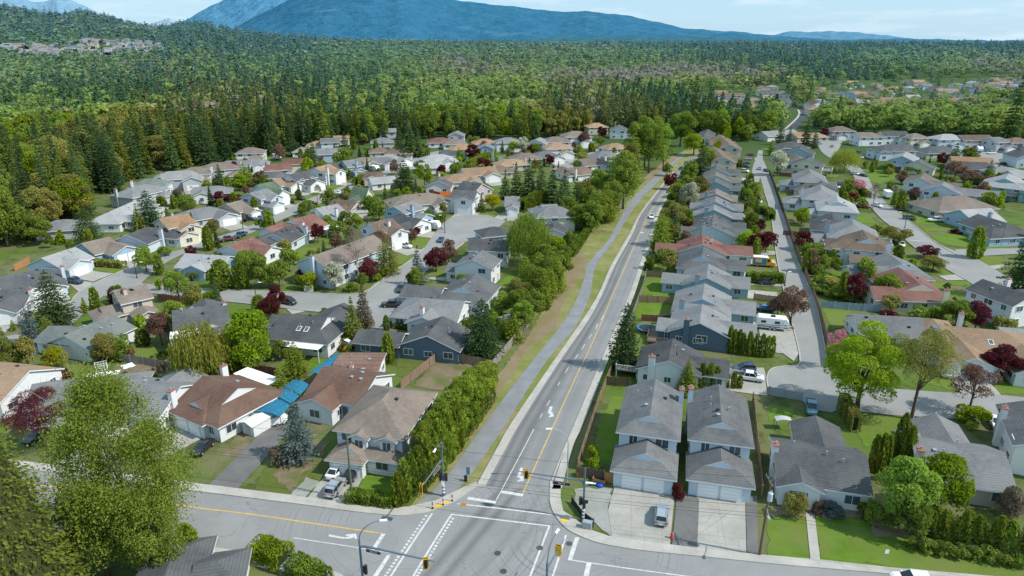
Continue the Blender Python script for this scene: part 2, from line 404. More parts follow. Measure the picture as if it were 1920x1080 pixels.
strip('sidewalk', [(p[0] + 1, p[1]) for p in MR[:10]], [(1053, 919), (1074, 839), (1094, 795), (1139, 680), (1171, 600), (1191, 550), (1207, 500), (1227, 440), (1237, 400), (1264, 349)], M['walk'], .22)
sheet('path', w960((590, 128), (640, 122), (750, 135), (755, 150), (650, 140)), M['soil'], LV['drive'])
# cross street
K1 = [(-260, 845), (0, 874), (120, 890), (400, 926), (480, 936), (570, 947.5), (662, 960), (730, 967), (767, 967), (810, 959), (850, 942), (873, 927), (895, 912)]
B1 = [(-260, 832), (0, 861), (120, 876), (400, 912), (480, 922), (545, 930), (640, 944), (730, 954), (765, 952), (817, 940), (850, 925), (870, 915), (893, 905)]
K2 = [(1033, 905), (1032, 940), (1040, 965), (1060, 990), (1085, 1005), (1130, 1021), (1210, 1034), (1310, 1044), (1435, 1057), (1560, 1068), (1665, 1077), (1900, 1099), (2100, 1118)]
B2 = [(1052, 905), (1051, 935), (1056, 960), (1075, 972), (1100, 993), (1140, 1007), (1222, 1019), (1310, 1030), (1425, 1042), (1540, 1052), (1665, 1066), (1900, 1086), (2100, 1104)]
t = asphalt('crossing_asphalt', (.238, .235, .232))
def cross_mat():
    t = NT('crossing_asphalt', .88, .25); p = t.pos(); c = (.272, .268, .264)
    n1 = t.noise(.12, 5, .65, p); n2 = t.noise(1.2, 5, .7, p); n3 = t.noise(14, 2, .7, p)
    x = t.mix(t.ramp(n1, [(.32, 0), (.68, 1)]), mul(c, .85), mul(c, 1.12)); x = t.mix(t.math('MULTIPLY', n2, .4), x, mul(c, .72)); x = t.mix(t.math('MULTIPLY', n3, .3), x, mul(c, .5))
    a = G(905, 960); b = G(800, 1080); d = (b - a).normalized(); nrm = Vector((-d.y, d.x, 0))
    s = t.sep(p); u = t.math('ADD', t.math('MULTIPLY', t.math('SUBTRACT', s[0], a.x), nrm.x), t.math('MULTIPLY', t.math('SUBTRACT', s[1], a.y), nrm.y))
    al = t.math('ADD', t.math('MULTIPLY', t.math('SUBTRACT', s[0], a.x), d.x), t.math('MULTIPLY', t.math('SUBTRACT', s[1], a.y), d.y))
    for off, wd in ((0, 1.0), (2.0, .8), (5.2, .7), (7.2, .7)):
        k = t.math('SUBTRACT', 1.0, t.math('DIVIDE', t.math('ABSOLUTE', t.math('SUBTRACT', u, off)), wd)); k = t.math('MAXIMUM', k, 0.0)
        fade = t.ramp(t.math('MULTIPLY_ADD', al, .02, .5), [(.2, 0), (.42, 1), (.95, .8)])
        k = t.math('MULTIPLY', t.math('MULTIPLY', k, fade), .75 if off < 3 else .3)
        x = t.mix(k, x, mul(c, .38))
    # curved tyre arcs from turning traffic
    for (cx, cy, r0, r1) in ((1062, 1010, 6, 15), (780, 975, 8, 19)):
        q = G(cx, cy); vv = t.n.new('ShaderNodeVectorMath'); vv.operation = 'DISTANCE'; t.l.new(p, vv.inputs[0]); vv.inputs[1].default_value = (q.x, q.y, 0)
        rr = vv.outputs['Value']; nn = t.node('ShaderNodeTexNoise', Scale=2.2, Detail=3.0); nn.noise_dimensions = '1D'; t.l.new(rr, nn.inputs['W'])
        msk = t.math('MULTIPLY', t.math('GREATER_THAN', rr, r0), t.math('LESS_THAN', rr, r1))
        k = t.math('MULTIPLY', t.math('MULTIPLY', t.ramp(nn.outputs['Fac'], [(.55, 0), (.66, 1)]), msk), t.math('MULTIPLY', t.ramp(n1, [(.4, 0), (.6, 1)]), .5))
        x = t.mix(k, x, mul(c, .45))
    w = t.node('ShaderNodeTexVoronoi', _feature='DISTANCE_TO_EDGE', Scale=.07); dn = t.noise(.35, 3, .6, p, 'Color')
    vv = t.n.new('ShaderNodeVectorMath'); vv.operation = 'MULTIPLY_ADD'; t.l.new(dn, vv.inputs[0]); vv.inputs[1].default_value = (6, 6, 6); t.l.new(p, vv.inputs[2]); t.l.new(vv.outputs[0], w.inputs['Vector'])
    x = t.mix(t.math('MULTIPLY', t.math('LESS_THAN', w.outputs['Distance'], .004), .4), x, mul(c, .35))
    t.color(x); return t.m
sheet('cross_street', K1 + K2 + [(2300, 1200), (2300, 1500), (600, 1500), (665, 1100), (640, 1078), (600, 1062), (462, 1036), (375, 1024), (120, 1000), (0, 985), (-300, 955)], cross_mat(), LV['road'])
raised('sidewalk', [(x, y) for x, y in K1] + B1[::-1], M['walk']); raised('sidewalk', K2 + B2[::-1], M['walk'])
kerb(K1, 3); kerb(K2, 3)
raised('sidewalk', [(340, 1021), (375, 1025), (462, 1037), (600, 1063), (640, 1079), (665, 1100), (640, 1110), (600, 1088), (480, 1062), (350, 1046)], M['walk'])
sheet('tactile_paving', t480((1335, 565), (1450, 525), (1462, 545), (1345, 590)), M['yellow'], .225)
sheet('tactile_paving', t960((365, 660), (400, 650), (425, 672), (385, 690)), M['yellow'], .225)
# painted markings
def mark(pts, mat='line'): sheet('road_marking', pts, M[mat], LV['line'])
def band(P, w, mat='line', n=3, z=None):
    Q = smooth_pts([G(*p) for p in P], n); A = offset_line(Q, -w / 2); B = offset_line(Q, w / 2); mb = MB(); z = zz(z or LV['line'])
    for i in range(len(Q) - 1): mb.poly([(A[i].x, A[i].y, z), (A[i + 1].x, A[i + 1].y, z), (B[i + 1].x, B[i + 1].y, z), (B[i].x, B[i].y, z)])
    struct('road_marking', mb.mesh('road_marking', M[mat]))
band([(980, 927), (1006, 870), (1080, 707), (1100, 667), (1130, 600), (1145, 562), (1193, 453), (1207, 425), (1222, 394), (1260, 344), (1269, 333)], .16, 'yline')
band([(-200, 876), (145, 920), (350, 951), (480, 967), (600, 985), (717, 1002)], .2, 'yline')
mark(t480((943, 770), (973, 770), (893, 893), (862, 890))); mark(t480((985, 928), (1012, 930), (890, 1125), (850, 1125)))
band(t480((280, 800), (660, 858), (1018, 915)), .13)
band(t480((1322, 617), (1165, 850), (985, 1130)), .26); band(t480((1465, 627), (1330, 840), (1155, 1130)), .26)
for k in range(21):
    f = k / 20
    for (a, b) in (((1275, 637), (955, 1110)), ((1476, 657), (1195, 1110))):
        x = a[0] + (b[0] - a[0]) * f; y = a[1] + (b[1] - a[1]) * f; q = G(*t480((x, y))[0])
        mb = MB(); dd = (G(*t480(b)[0]) - G(*t480(a)[0])).normalized(); nn = Vector((-dd.y, dd.x, 0))
        pts = [q + dd * .17 + nn * .17, q - dd * .17 + nn * .17, q - dd * .17 - nn * .17, q + dd * .17 - nn * .17]
        mb.poly([(v.x, v.y, LV['line']) for v in pts]); struct('road_marking', mb.mesh('road_marking', M['line']))
band([(846, 966), (940, 977), (1031, 988)], .22); band([(1030, 988), (1010, 1040), (993, 1085)], .24); band([(857, 946), (945, 956), (1036, 967)], .22)
mark([(878, 933), (931, 941.5), (929, 946), (876, 938)]); mark([(942, 921), (982, 928), (980, 932.5), (939, 926)])
band([(930, 940), (962, 880), (1001, 806)], .13)
for (a, b) in (((1046, 724), (1050, 717)), ((1060, 700), (1066, 690)), ((1077, 676), (1084, 665)), ((1091, 656), (1097, 646)), ((1104, 636), (1110, 627)), ((1116, 618), (1121, 609)), ((1127, 601), (1132, 592)), ((1012, 786), (1017, 777)), ((1025, 762), (1031, 752))): band([a, b], .13)
mark(t960((473, 795), (505, 797), (450, 968), (417, 965))); mark(t960((560, 985), (597, 988), (570, 1110), (530, 1110)))
band([(1065, 1051), (1160, 1065), (1270, 1080), (1400, 1097)], .16); band(t960((405, 779), (360, 920), (295, 1120)), .24)
mark(t960((62, 272), (84, 277), (60, 348), (38, 344))); mark(t960((38, 344), (60, 341), (84, 325), (90, 372), (38, 378), (48, 366), (72, 360)))
mark(u960((285, 652), (306, 655), (288, 706), (268, 700))); mark(u960((268, 700), (288, 702), (300, 690), (316, 728), (274, 736), (282, 722), (292, 718)))
mark(t480((548, 775), (545, 790), (650, 808), (718, 806), (742, 790), (738, 806), (760, 808), (750, 768), (675, 775), (673, 787), (705, 788), (680, 796), (640, 793)))
band(w1440((1060, 205), (1140, 210)), .4)
# side streets: left subdivision
strip('side_street', [(-60, 640), (60, 622), (120, 590), (150, 547), (210, 517), (250, 500), (300, 478), (350, 466), (410, 444), (445, 434), (480, 419), (520, 402), (565, 379), (604, 364), (648, 348), (690, 335), (730, 316), (768, 298), (800, 288), (824, 283)],
      [(-40, 690), (80, 660), (140, 605), (195, 555), (255, 540), (275, 522), (322, 487), (390, 460), (430, 450), (470, 438), (500, 425), (540, 408), (585, 388), (625, 372), (667, 352), (705, 338), (745, 320), (780, 304), (808, 294), (830, 288)], M['street'], LV['street'], 3)
strip('side_street', [(240, 528), (285, 534), (375, 542), (480, 546), (580, 550), (655, 553), (700, 553)], [(230, 552), (290, 551), (375, 561), (480, 572), (560, 582), (640, 590), (700, 606)], M['street'], LV['street'] + .002, 3)
strip('side_street', [(672, 600), (690, 545), (730, 515), (772, 487), (795, 466), (815, 438), (838, 412), (870, 404), (915, 404)], [(720, 640), (757, 552), (775, 530), (806, 503), (842, 477), (870, 456), (905, 440), (930, 430), (948, 415)], M['street'], LV['street'] + .004, 3)
strip('side_street', [(268, 384), (300, 368), (333, 352), (352, 345)], [(330, 386), (342, 372), (355, 360), (366, 352)], M['street'], LV['street'], 3)
kerb([(195, 555), (230, 552), (290, 551), (375, 561), (480, 572), (560, 582), (640, 590)]); kerb([(285, 534), (375, 542), (480, 546), (580, 550), (655, 553), (690, 545), (730, 515), (772, 487), (795, 466)])
kerb([(757, 552), (775, 530), (806, 503), (842, 477), (870, 456)]); kerb([(120, 590), (150, 547), (210, 517), (250, 500)])
# the lane and its turning circle, the curving street on the right
strip('lane', [(1500, 680), (1485, 607), (1467, 535), (1455, 475), (1445, 400), (1433, 360), (1423, 325), (1414, 296)], [(1551, 680), (1534, 590), (1517, 540), (1490, 475), (1467, 400), (1454, 360), (1442, 325), (1429, 296)], M['street'], LV['street'], 3)
sheet('turning_circle', [(1502, 672), (1500, 682), (1470, 688), (1447, 693), (1438, 708), (1440, 728), (1455, 745), (1500, 750), (1530, 770), (1560, 775), (1600, 752), (1575, 720), (1551, 672)], M['street'], LV['street'] + .002)
strip('side_street', [(1500, 700), (1590, 718), (1680, 730), (1780, 737), (1865, 741), (1940, 747), (2050, 752)], [(1500, 752), (1590, 770), (1680, 780), (1780, 786), (1885, 790), (1940, 795), (2050, 802)], M['street'], LV['street'] + .004, 3)
strip('side_street', [(1530, 262), (1535, 276), (1546, 290), (1580, 310), (1600, 330), (1612, 355), (1630, 384), (1652, 410), (1680, 432), (1705, 457), (1740, 482), (1765, 500), (1810, 525), (1860, 560)],
      [(1580, 265), (1574, 278), (1572, 291), (1606, 310), (1625, 328), (1640, 357), (1665, 385), (1690, 402), (1715, 424), (1755, 456), (1800, 474), (1830, 485), (1880, 515), (1930, 550)], M['street'], LV['street'], 3)
strip('side_street', [(1790, 468), (1845, 467), (1900, 466), (1960, 464)], [(1800, 482), (1850, 480), (1900, 477), (1960, 475)], M['street'], LV['street'] + .002, 2)
strip('side_street', [(1770, 288), (1800, 283), (1850, 281), (1950, 287)], [(1790, 303), (1850, 300), (1885, 298), (1950, 300)], M['street'], LV['street'] + .002, 2)
strip('side_street', [(1850, 290), (1848, 305), (1860, 322), (1930, 336)], [(1885, 290), (1872, 300), (1884, 312), (1940, 324)], M['street'], LV['street'], 2)
strip('new_road', [(1476, 242), (1497, 222), (1502, 212), (1499, 206), (1503, 200), (1508, 193)], [(1492, 244), (1510, 222), (1517, 212), (1516, 205), (1519, 199), (1520, 193)], M['newroad'], LV['street'], 3)
strip('sidewalk', [(1470, 242), (1492, 222), (1497, 212), (1494, 206)], [(1475, 242), (1496, 222), (1501, 212), (1498, 206)], M['walk'], .15, 3)
kerb([(1551, 680), (1534, 590), (1517, 540), (1490, 475), (1467, 400)]); kerb([(1440, 728), (1438, 708), (1447, 693), (1470, 688), (1500, 680), (1485, 607), (1467, 535), (1455, 475), (1445, 400), (1433, 360)])
kerb([(1612, 355), (1630, 384), (1652, 410), (1680, 432), (1705, 457), (1740, 482), (1765, 500), (1810, 525)]); kerb([(1640, 357), (1665, 385), (1690, 402), (1715, 424), (1755, 456), (1800, 482)])
# near driveways, lawns, garden plots: (name, material, level, points)
for nm, mt, lv, pts in [
    ('driveway', 'drive', 'drive', [(1154, 906), (1255, 922), (1264, 936), (1256, 1022), (1148, 1008), (1140, 958)]),
    ('driveway', 'darkdrive', 'drive', t960((1235, 495), (1330, 440), (1402, 512), (1385, 870), (1200, 850))),
    ('driveway', 'drive', 'drive', t960((1335, 442), (1410, 452), (1748, 500), (1757, 912), (1387, 872), (1403, 512))),
    ('driveway', 'darkdrive', 'drive', t960((1752, 500), (1838, 480), (1845, 915), (1762, 910))),
    ('gravel_pad', 'gravel', 'soil', t960((462, 430), (690, 420), (755, 430), (722, 600), (755, 792), (640, 700), (480, 580))),
    ('driveway', 'drive', 'drive', t480((615, 228), (840, 262), (760, 430), (640, 535), (385, 498), (478, 380))),
    ('gravel_pad', 'gravel', 'drive', t480((255, 482), (372, 340), (478, 375), (370, 492))),
    ('driveway', 'darkdrive', 'drive', [(391, 911), (507, 795), (535, 780), (548, 800), (518, 838), (446, 917)]),
    ('lawn', 'lawn', 'lawn', t480((770, 440), (800, 330), (1060, 330), (1040, 470), (1000, 560), (700, 530))),
    ('lawn', 'lawn2', 'lawn', t480((0, 440), (60, 270), (300, 180), (470, 230), (600, 60), (640, 200), (470, 360), (365, 345), (255, 478))),
    ('garden_plot', 'soil', 'soil', t480((300, 470), (330, 330), (480, 230), (560, 60), (300, 60), (120, 330))),
    ('yard', 'soil', 'lawn', [(590, 820), (560, 800), (600, 770), (640, 770), (620, 800)]),
    ('yard', 'soil', 'lawn', [(391, 900), (440, 820), (490, 780), (510, 790), (395, 908), (370, 905)]),
    ('lawn', 'lawn', 'lawn', t1440((0, 630), (290, 640), (318, 950), (0, 930))),
    ('lawn', 'lawn', 'lawn', t1440((350, 630), (760, 640), (1100, 800), (1920, 900), (1920, 1130), (1200, 1050), (388, 968))),
    ('garden_path', 'walk', 'drive', t1440((282, 610), (348, 618), (392, 972), (318, 962))),
    ('garden_bed', 'barkmulch', 'soil', t1440((20, 560), (760, 560), (770, 640), (350, 632), (280, 640), (0, 628))),
    ('garden_bed', 'barkmulch', 'soil', t1440((760, 660), (960, 700), (1100, 800), (800, 790))),
    ('lawn', 'lawn', 'lawn', u1440((640, 700), (1040, 690), (1180, 830), (1060, 850), (740, 960), (670, 830))),
    ('lawn', 'lawn', 'lawn', u1440((0, 640), (190, 670), (180, 740), (0, 760))),
    ('lawn', 'lawn', 'lawn', [(1700, 705), (1860, 680), (1960, 685), (1960, 740), (1860, 738), (1780, 732)]),
    ('lawn', 'lawn', 'lawn', u960((760, 570), (860, 580), (800, 880), (770, 1060), (600, 1060), (640, 800))),
    ('garden_plot', 'soil', 'soil', u480((1320, 350), (1560, 330), (1640, 320), (1480, 530), (1300, 520), (1170, 500))),
    ('lawn', 'lawn2', 'lawn', u480((1060, 260), (1290, 290), (1120, 440), (1060, 420))),
    ('lawn', 'lawn', 'lawn', w960((985, 510), (1205, 505), (1215, 610), (960, 612))), ('lawn', 'lawn', 'lawn', w960((945, 670), (1235, 675), (1230, 785), (915, 785))),
    ('lawn', 'lawn2', 'lawn', w960((1060, 440), (1100, 370), (1240, 360), (1215, 460))), ('lawn', 'lawn', 'lawn', w960((950, 900), (1060, 890), (1050, 1000), (900, 1075))),
    ('lawn', 'lawn', 'lawn', u960((900, 260), (960, 250), (950, 330), (860, 320))),
    ('lawn', 'lawn', 'lawn', w1440((400, 705), (610, 715), (620, 780), (550, 860), (470, 860))), ('lawn', 'lawn', 'lawn', w1440((1210, 165), (1480, 150), (1700, 205), (1820, 215), (1790, 268), (1600, 265), (1400, 245), (1290, 215))),
    ('lawn', 'lawn', 'lawn', w1440((1470, 325), (1600, 318), (1760, 325), (1750, 385), (1600, 402), (1540, 380))), ('lawn', 'lawn', 'lawn', w1440((1090, 30), (1190, 20), (1390, 30), (1380, 70), (1210, 82), (1110, 78))),
    ('lawn', 'lawn', 'lawn', w1440((1150, 112), (1420, 105), (1430, 128), (1180, 138))), ('lawn', 'lawn', 'lawn', w1440((1290, 400), (1320, 400), (1430, 458), (1310, 460))), ('lawn', 'lawn', 'lawn', w1440((1350, 515), (1520, 508), (1510, 540), (1380, 540))),
    ('driveway', 'drive', 'drive', w1440((1280, 470), (1430, 458), (1600, 470), (1530, 500), (1340, 505))), ('driveway', 'drive', 'drive', w1440((1600, 402), (1770, 385), (1760, 410), (1650, 430))),
    ('lawn', 'lawn', 'lawn', w0((700, 420), (850, 385), (1000, 388), (990, 415), (850, 452))), ('driveway', 'drive', 'drive', w0((490, 470), (600, 420), (845, 455), (700, 515))), ('driveway', 'drive', 'drive', w0((480, 500), (620, 510), (700, 520), (590, 590))),
    ('lawn', 'lawn', 'lawn', w0((1180, 275), (1240, 255), (1395, 265), (1300, 300))), ('driveway', 'drive', 'drive', w0((1270, 230), (1300, 215), (1500, 235), (1410, 262))), ('lawn', 'lawn', 'lawn', w0((1320, 200), (1500, 160), (1640, 180), (1510, 225))),
    ('lawn', 'lawn', 'lawn', u0((935, 270), (1040, 195), (1280, 230), (1270, 310), (1160, 300))), ('garden_plot', 'soil', 'soil', u0((820, 400), (880, 330), (1060, 330), (1230, 350), (1140, 420), (900, 440))), ('lawn', 'lawn', 'lawn', u0((240, 340), (380, 310), (620, 350), (560, 440), (400, 400))),
    ('lawn', 'lawn', 'lawn', u0((1240, 410), (1420, 390), (1420, 470), (1380, 500), (1250, 470))), ('lawn', 'lawn', 'lawn', u0((270, 950), (400, 850), (540, 820), (640, 870), (560, 990))), ('driveway', 'drive', 'drive', u0((440, 1080), (560, 990), (640, 900), (740, 900), (700, 1000), (640, 1120))),
    ('garden_path', 'walk', 'drive', u0((840, 265), (1030, 160), (1070, 175), (930, 270))),
    ('lawn', 'lawn', 'lawn', w480((1110, 600), (1130, 555), (1200, 540), (1310, 540), (1250, 610), (1160, 630))), ('lawn', 'lawn', 'lawn', w480((1060, 310), (1080, 300), (1165, 320), (1100, 385), (1050, 375))), ('lawn', 'lawn', 'lawn', w480((1100, 175), (1140, 165), (1330, 190), (1260, 265), (1100, 225))),
    ('driveway', 'drive', 'drive', w480((1080, 140), (1240, 135), (1400, 148), (1340, 190), (1120, 165))), ('driveway', 'drive', 'drive', w480((1060, 255), (1190, 270), (1260, 275), (1200, 310), (1070, 298))), ('lawn', 'lawn', 'lawn', w480((290, 320), (480, 262), (540, 270), (420, 340))),
    ('driveway', 'drive', 'drive', w480((880, 730), (1090, 705), (1120, 760), (1010, 830), (940, 890), (900, 1010), (820, 1000), (850, 860))), ('driveway', 'drive', 'drive', w480((230, 720), (400, 700), (360, 740), (270, 760))),
    ('driveway', 'drive', 'drive', w480((1490, 20), (1560, -20), (1660, -10), (1650, 35))), ('lawn', 'lawn', 'lawn', w480((1280, 470), (1330, 420), (1450, 430), (1430, 470))), ('driveway', 'drive', 'drive', w480((1290, 495), (1310, 482), (1440, 480), (1420, 510))),
    ('lawn', 'lawn', 'lawn', w480((820, 575), (900, 515), (915, 525), (850, 578))), ('lawn', 'lawn2', 'lawn', w480((1500, 255), (1600, 180), (1700, 190), (1580, 255))),
    ('driveway', 'drive', 'drive', [(1395, 522), (1412, 513), (1462, 522), (1468, 538), (1405, 535)]), ('driveway', 'drive', 'drive', [(1398, 470), (1455, 471), (1460, 478), (1398, 480)]), ('lawn', 'lawn', 'lawn', [(1398, 482), (1458, 480), (1464, 500), (1400, 498)]),
    ('lawn', 'lawn', 'lawn', [(1402, 455), (1450, 455), (1455, 469), (1402, 468)]), ('driveway', 'drive', 'drive', [(1420, 600), (1484, 612), (1500, 660), (1488, 678), (1450, 650), (1425, 630)]), ('lawn', 'lawn2', 'lawn', [(1370, 668), (1430, 668), (1455, 680), (1440, 695), (1400, 690), (1375, 685)]),
    ('driveway', 'drive', 'drive', [(1372, 690), (1432, 690), (1438, 712), (1425, 735), (1372, 720)]), ('lawn', 'lawn', 'lawn', [(1500, 360), (1508, 345), (1560, 350), (1520, 365)]), ('lawn', 'lawn', 'lawn', [(1470, 440), (1530, 435), (1580, 470), (1500, 500)]), ('lawn', 'lawn', 'lawn', [(1525, 520), (1600, 500), (1600, 560), (1545, 565)]),
    ('lawn', 'lawn', 'lawn', [(1618, 318), (1668, 318), (1690, 330), (1650, 345), (1628, 338)]), ('lawn', 'lawn', 'lawn', [(1700, 395), (1760, 380), (1830, 385), (1700, 410)]), ('lawn', 'lawn', 'lawn', [(1668, 365), (1720, 355), (1750, 365), (1720, 378), (1680, 382)]),
    ('lawn', 'lawn', 'lawn', [(1855, 300), (1890, 293), (1910, 300), (1870, 306)]), ('lawn', 'lawn', 'lawn', [(1890, 312), (1920, 306), (1930, 314), (1900, 318)]),
    ('lawn', 'lawn', 'lawn', [(562, 375), (580, 360), (625, 362), (600, 372)]), ('lawn', 'lawn', 'lawn', [(605, 353), (625, 344), (660, 345), (640, 353)]), ('lawn', 'lawn', 'lawn', [(515, 395), (540, 386), (562, 390), (540, 397)]), ('lawn', 'lawn', 'lawn', [(486, 410), (498, 400), (530, 402), (515, 410)]), ('lawn', 'lawn', 'lawn', [(705, 313), (730, 312), (740, 318), (715, 320)]),
    ('lawn', 'lawn', 'lawn', [(890, 405), (905, 398), (930, 404), (920, 410)]), ('driveway', 'drive', 'drive', [(852, 405), (868, 396), (902, 398), (890, 410)]), ('driveway', 'drive', 'drive', [(920, 412), (945, 398), (965, 402), (940, 414)]), ('lawn', 'lawn', 'lawn', [(1022, 300), (1042, 298), (1070, 302), (1045, 306)]), ('lawn', 'lawn', 'lawn', [(1103, 276), (1120, 270), (1130, 278), (1110, 282)]),
    ('side_street', 'street', 'street', [(1030, 320), (1060, 306), (1090, 294), (1120, 280), (1140, 274), (1144, 282), (1120, 295), (1085, 310), (1060, 324)]),
    ('pavement', 'street', 'street', [(1408, 330), (1412, 310), (1418, 296), (1422, 282), (1430, 282), (1430, 298), (1426, 330), (1422, 345), (1400, 346)]),
    ]:
    sheet(nm, pts, M[mt], LV[lv])
# ---------------------------------------------------------------- houses
_WC = {}
def win_mesh(w, h, arch=False):
    k = (round(w, 1), round(h, 1))
    if k not in _WC:
        f = MB(); t = .09
        f.box(-w / 2 - t, -.06, -t, w / 2 + t, .03, 0, 0); f.box(-w / 2 - t, -.06, h, w / 2 + t, .03, h + t, 0)
        f.box(-w / 2 - t, -.055, 0, -w / 2, .03, h, 0); f.box(w / 2, -.055, 0, w / 2 + t, .03, h, 0)
        f.box(-.03, -.05, 0, .03, .03, h, 0)
        p = MB(); p.box(-w / 2, -.03, 0, w / 2, .02, h, 0)
        _WC[k] = (f.mesh('window', M['trim']), p.mesh('pane', M['glass']))
    return _WC[k]
_GD = {}
def garage_mesh(w, h=2.15):
    k = round(w, 1)
    if k not in _GD:
        g = MB(); rows = 4
        for i in range(rows):
            z0 = h * i / rows; z1 = h * (i + 1) / rows - .03
            g.box(-w / 2, -.06, z0, w / 2, .02, z1, 0)
            n = max(2, int(w / .6))
            for j in range(n):
                a = -w / 2 + w * j / n + .07; b = -w / 2 + w * (j + 1) / n - .07
                g.box(a, -.075, z0 + .1, b, -.06, z1 - .1, 0)
        g.box(-w / 2 - .12, -.04, 0, -w / 2, .02, h + .12, 1); g.box(w / 2, -.04, 0, w / 2 + .12, .02, h + .12, 1); g.box(-w / 2, -.04, h, w / 2, .02, h + .12, 1)
        _GD[k] = g
    return _GD[k]
def roof_block(mb, x0, y0, x1, y1, e, axis, ends, slope, o=.5, th=.2):
    # a pitched roof slab over the rectangle; ends: g gable, h hip, d half hip with a gablet
    if axis == 'x': f = lambda u, v, z: (u, v, z); u0, u1, v0, v1 = x0, x1, y0, y1
    else: f = lambda u, v, z: (v, u, z); u0, u1, v0, v1 = y0, y1, x0, x1
    hw = (v1 - v0) / 2 + o; vc = (v0 + v1) / 2; ze = e + th - .01 - o * slope; zr = ze + hw * slope
    a0, a1 = u0 - o, u1 + o
    if ends[0] == 'g': a0 = u0 - .38
    if ends[1] == 'g': a1 = u1 + .38
    ins = {'g': 0.0, 'h': hw, 'd': hw * .5}; i0, i1 = ins[ends[0]], ins[ends[1]]
    if ends == 'hh' and a1 - a0 < 2 * hw + .05:  # pyramid
        s = (a1 - a0) / 2 - .05; i0 = i1 = s
    r0, r1 = a0 + i0, a1 - i1; tops = []
    def side(sg):
        P = [(r0, vc, zr), (r1, vc, zr)]
        if ends[1] == 'd': P.append((r1, vc + sg * (hw - i1), ze + i1 * slope))
        if i1 < hw and ends == 'hh': P[1] = (r1, vc, zr)
        P += [(a1, vc + sg * hw, ze), (a0, vc + sg * hw, ze)]
        if ends[0] == 'd': P.append((r0, vc + sg * (hw - i0), ze + i0 * slope))
        return P
    tops.append(side(1)); tops.append(side(-1)[::-1])
    for k, (a, r, i) in enumerate(((a0, r0, i0), (a1, r1, i1))):
        if ends[k] == 'h': tops.append([(a, vc - hw, ze), (a, vc + hw, ze), (r, vc, zr)])
        if ends[k] == 'd':
            tops.append([(a, vc - hw, ze), (a, vc + hw, ze), (r, vc + hw - i, ze + i * slope), (r, vc - hw + i, ze + i * slope)])
            mb.poly([f(r, vc - hw + i + .12, ze + i * slope), f(r, vc + hw - i - .12, ze + i * slope), f(r, vc, zr - .14)], 2)
    cnt = {}
    for P in tops:
        mb.poly([f(*p) for p in P], 0)
        mb.poly([f(p[0], p[1], p[2] - th) for p in P][::-1], 1)
        for q in range(len(P)):
            a, b = P[q], P[(q + 1) % len(P)]; k = tuple(sorted((tuple(round(c, 3) for c in a), tuple(round(c, 3) for c in b))))
            cnt.setdefault(k, []).append((a, b))
    for k, L in cnt.items():
        if len(L) == 1:
            a, b = L[0]; mb.poly([f(*a), f(*b), f(b[0], b[1], b[2] - th), f(a[0], a[1], a[2] - th)], 1)
    return zr
def wall_block(mb, x0, y0, x1, y1, e, axis, ends, slope):
    P = [(x0, y0), (x1, y0), (x1, y1), (x0, y1)]
    top = e + .02
    for i in range(4):
        a, b = P[i], P[(i + 1) % 4]
        side = 'FRBL'[i]
        gend = (axis == 'x' and ((side == 'L' and ends[0] == 'g') or (side == 'R' and ends[1] == 'g'))) or (axis == 'y' and ((side == 'F' and ends[0] == 'g') or (side == 'B' and ends[1] == 'g')))
        if gend:
            m = ((a[0] + b[0]) / 2, (a[1] + b[1]) / 2); hh = math.dist(a, b) / 2 * slope
            mb.poly([(*a, 0), (*b, 0), (*b, top), (*m, top + hh), (*a, top)], 0)
        else: mb.poly([(*a, 0), (*b, 0), (*b, top), (*a, top)], 0)
HOUSES = []
def blk(x0, y0, x1, y1, e=2.8, axis='x', ends='gg', slope=.42): return [x0, y0, x1, y1, e, axis, ends, slope]
def frame_R(x1, y1, x2, y2, w, e, ends, slope):
    z = e + w / 2 * slope; a = G(x1, y1, z); b = G(x2, y2, z); d = (b - a); d.z = 0; L = d.length; d.normalize()
    ex = [{'g': -.38, 'h': w / 2, 'd': w / 4}[c] for c in ends]
    a = a - d * ex[0]; L = L + ex[0] + ex[1]; n = Vector((-d.y, d.x, 0))
    o = a - n * (w / 2); o.z = 0
    return o, d, max(L, 3.0), w
def frame_E(p, e, o_=.5):
    z = e - .2; fl, fr, br = G(p[0], p[1], z), G(p[2], p[3], z), G(p[4], p[5], z)
    d = fr - fl; d.z = 0; L = d.length; d.normalize(); n = Vector((-d.y, d.x, 0)); D = (br - fr).dot(n)
    o = fl + d * o_ + n * o_; o.z = 0
    return o, d, L - 2 * o_, max(3.0, D - 2 * o_)
def inside_any(blocks, i, x, y, z):
    for j, b in enumerate(blocks):
        if j != i and b[0] - .1 < x < b[2] + .1 and b[1] - .1 < y < b[3] + .1 and z < b[4] + .6: return True
    return False
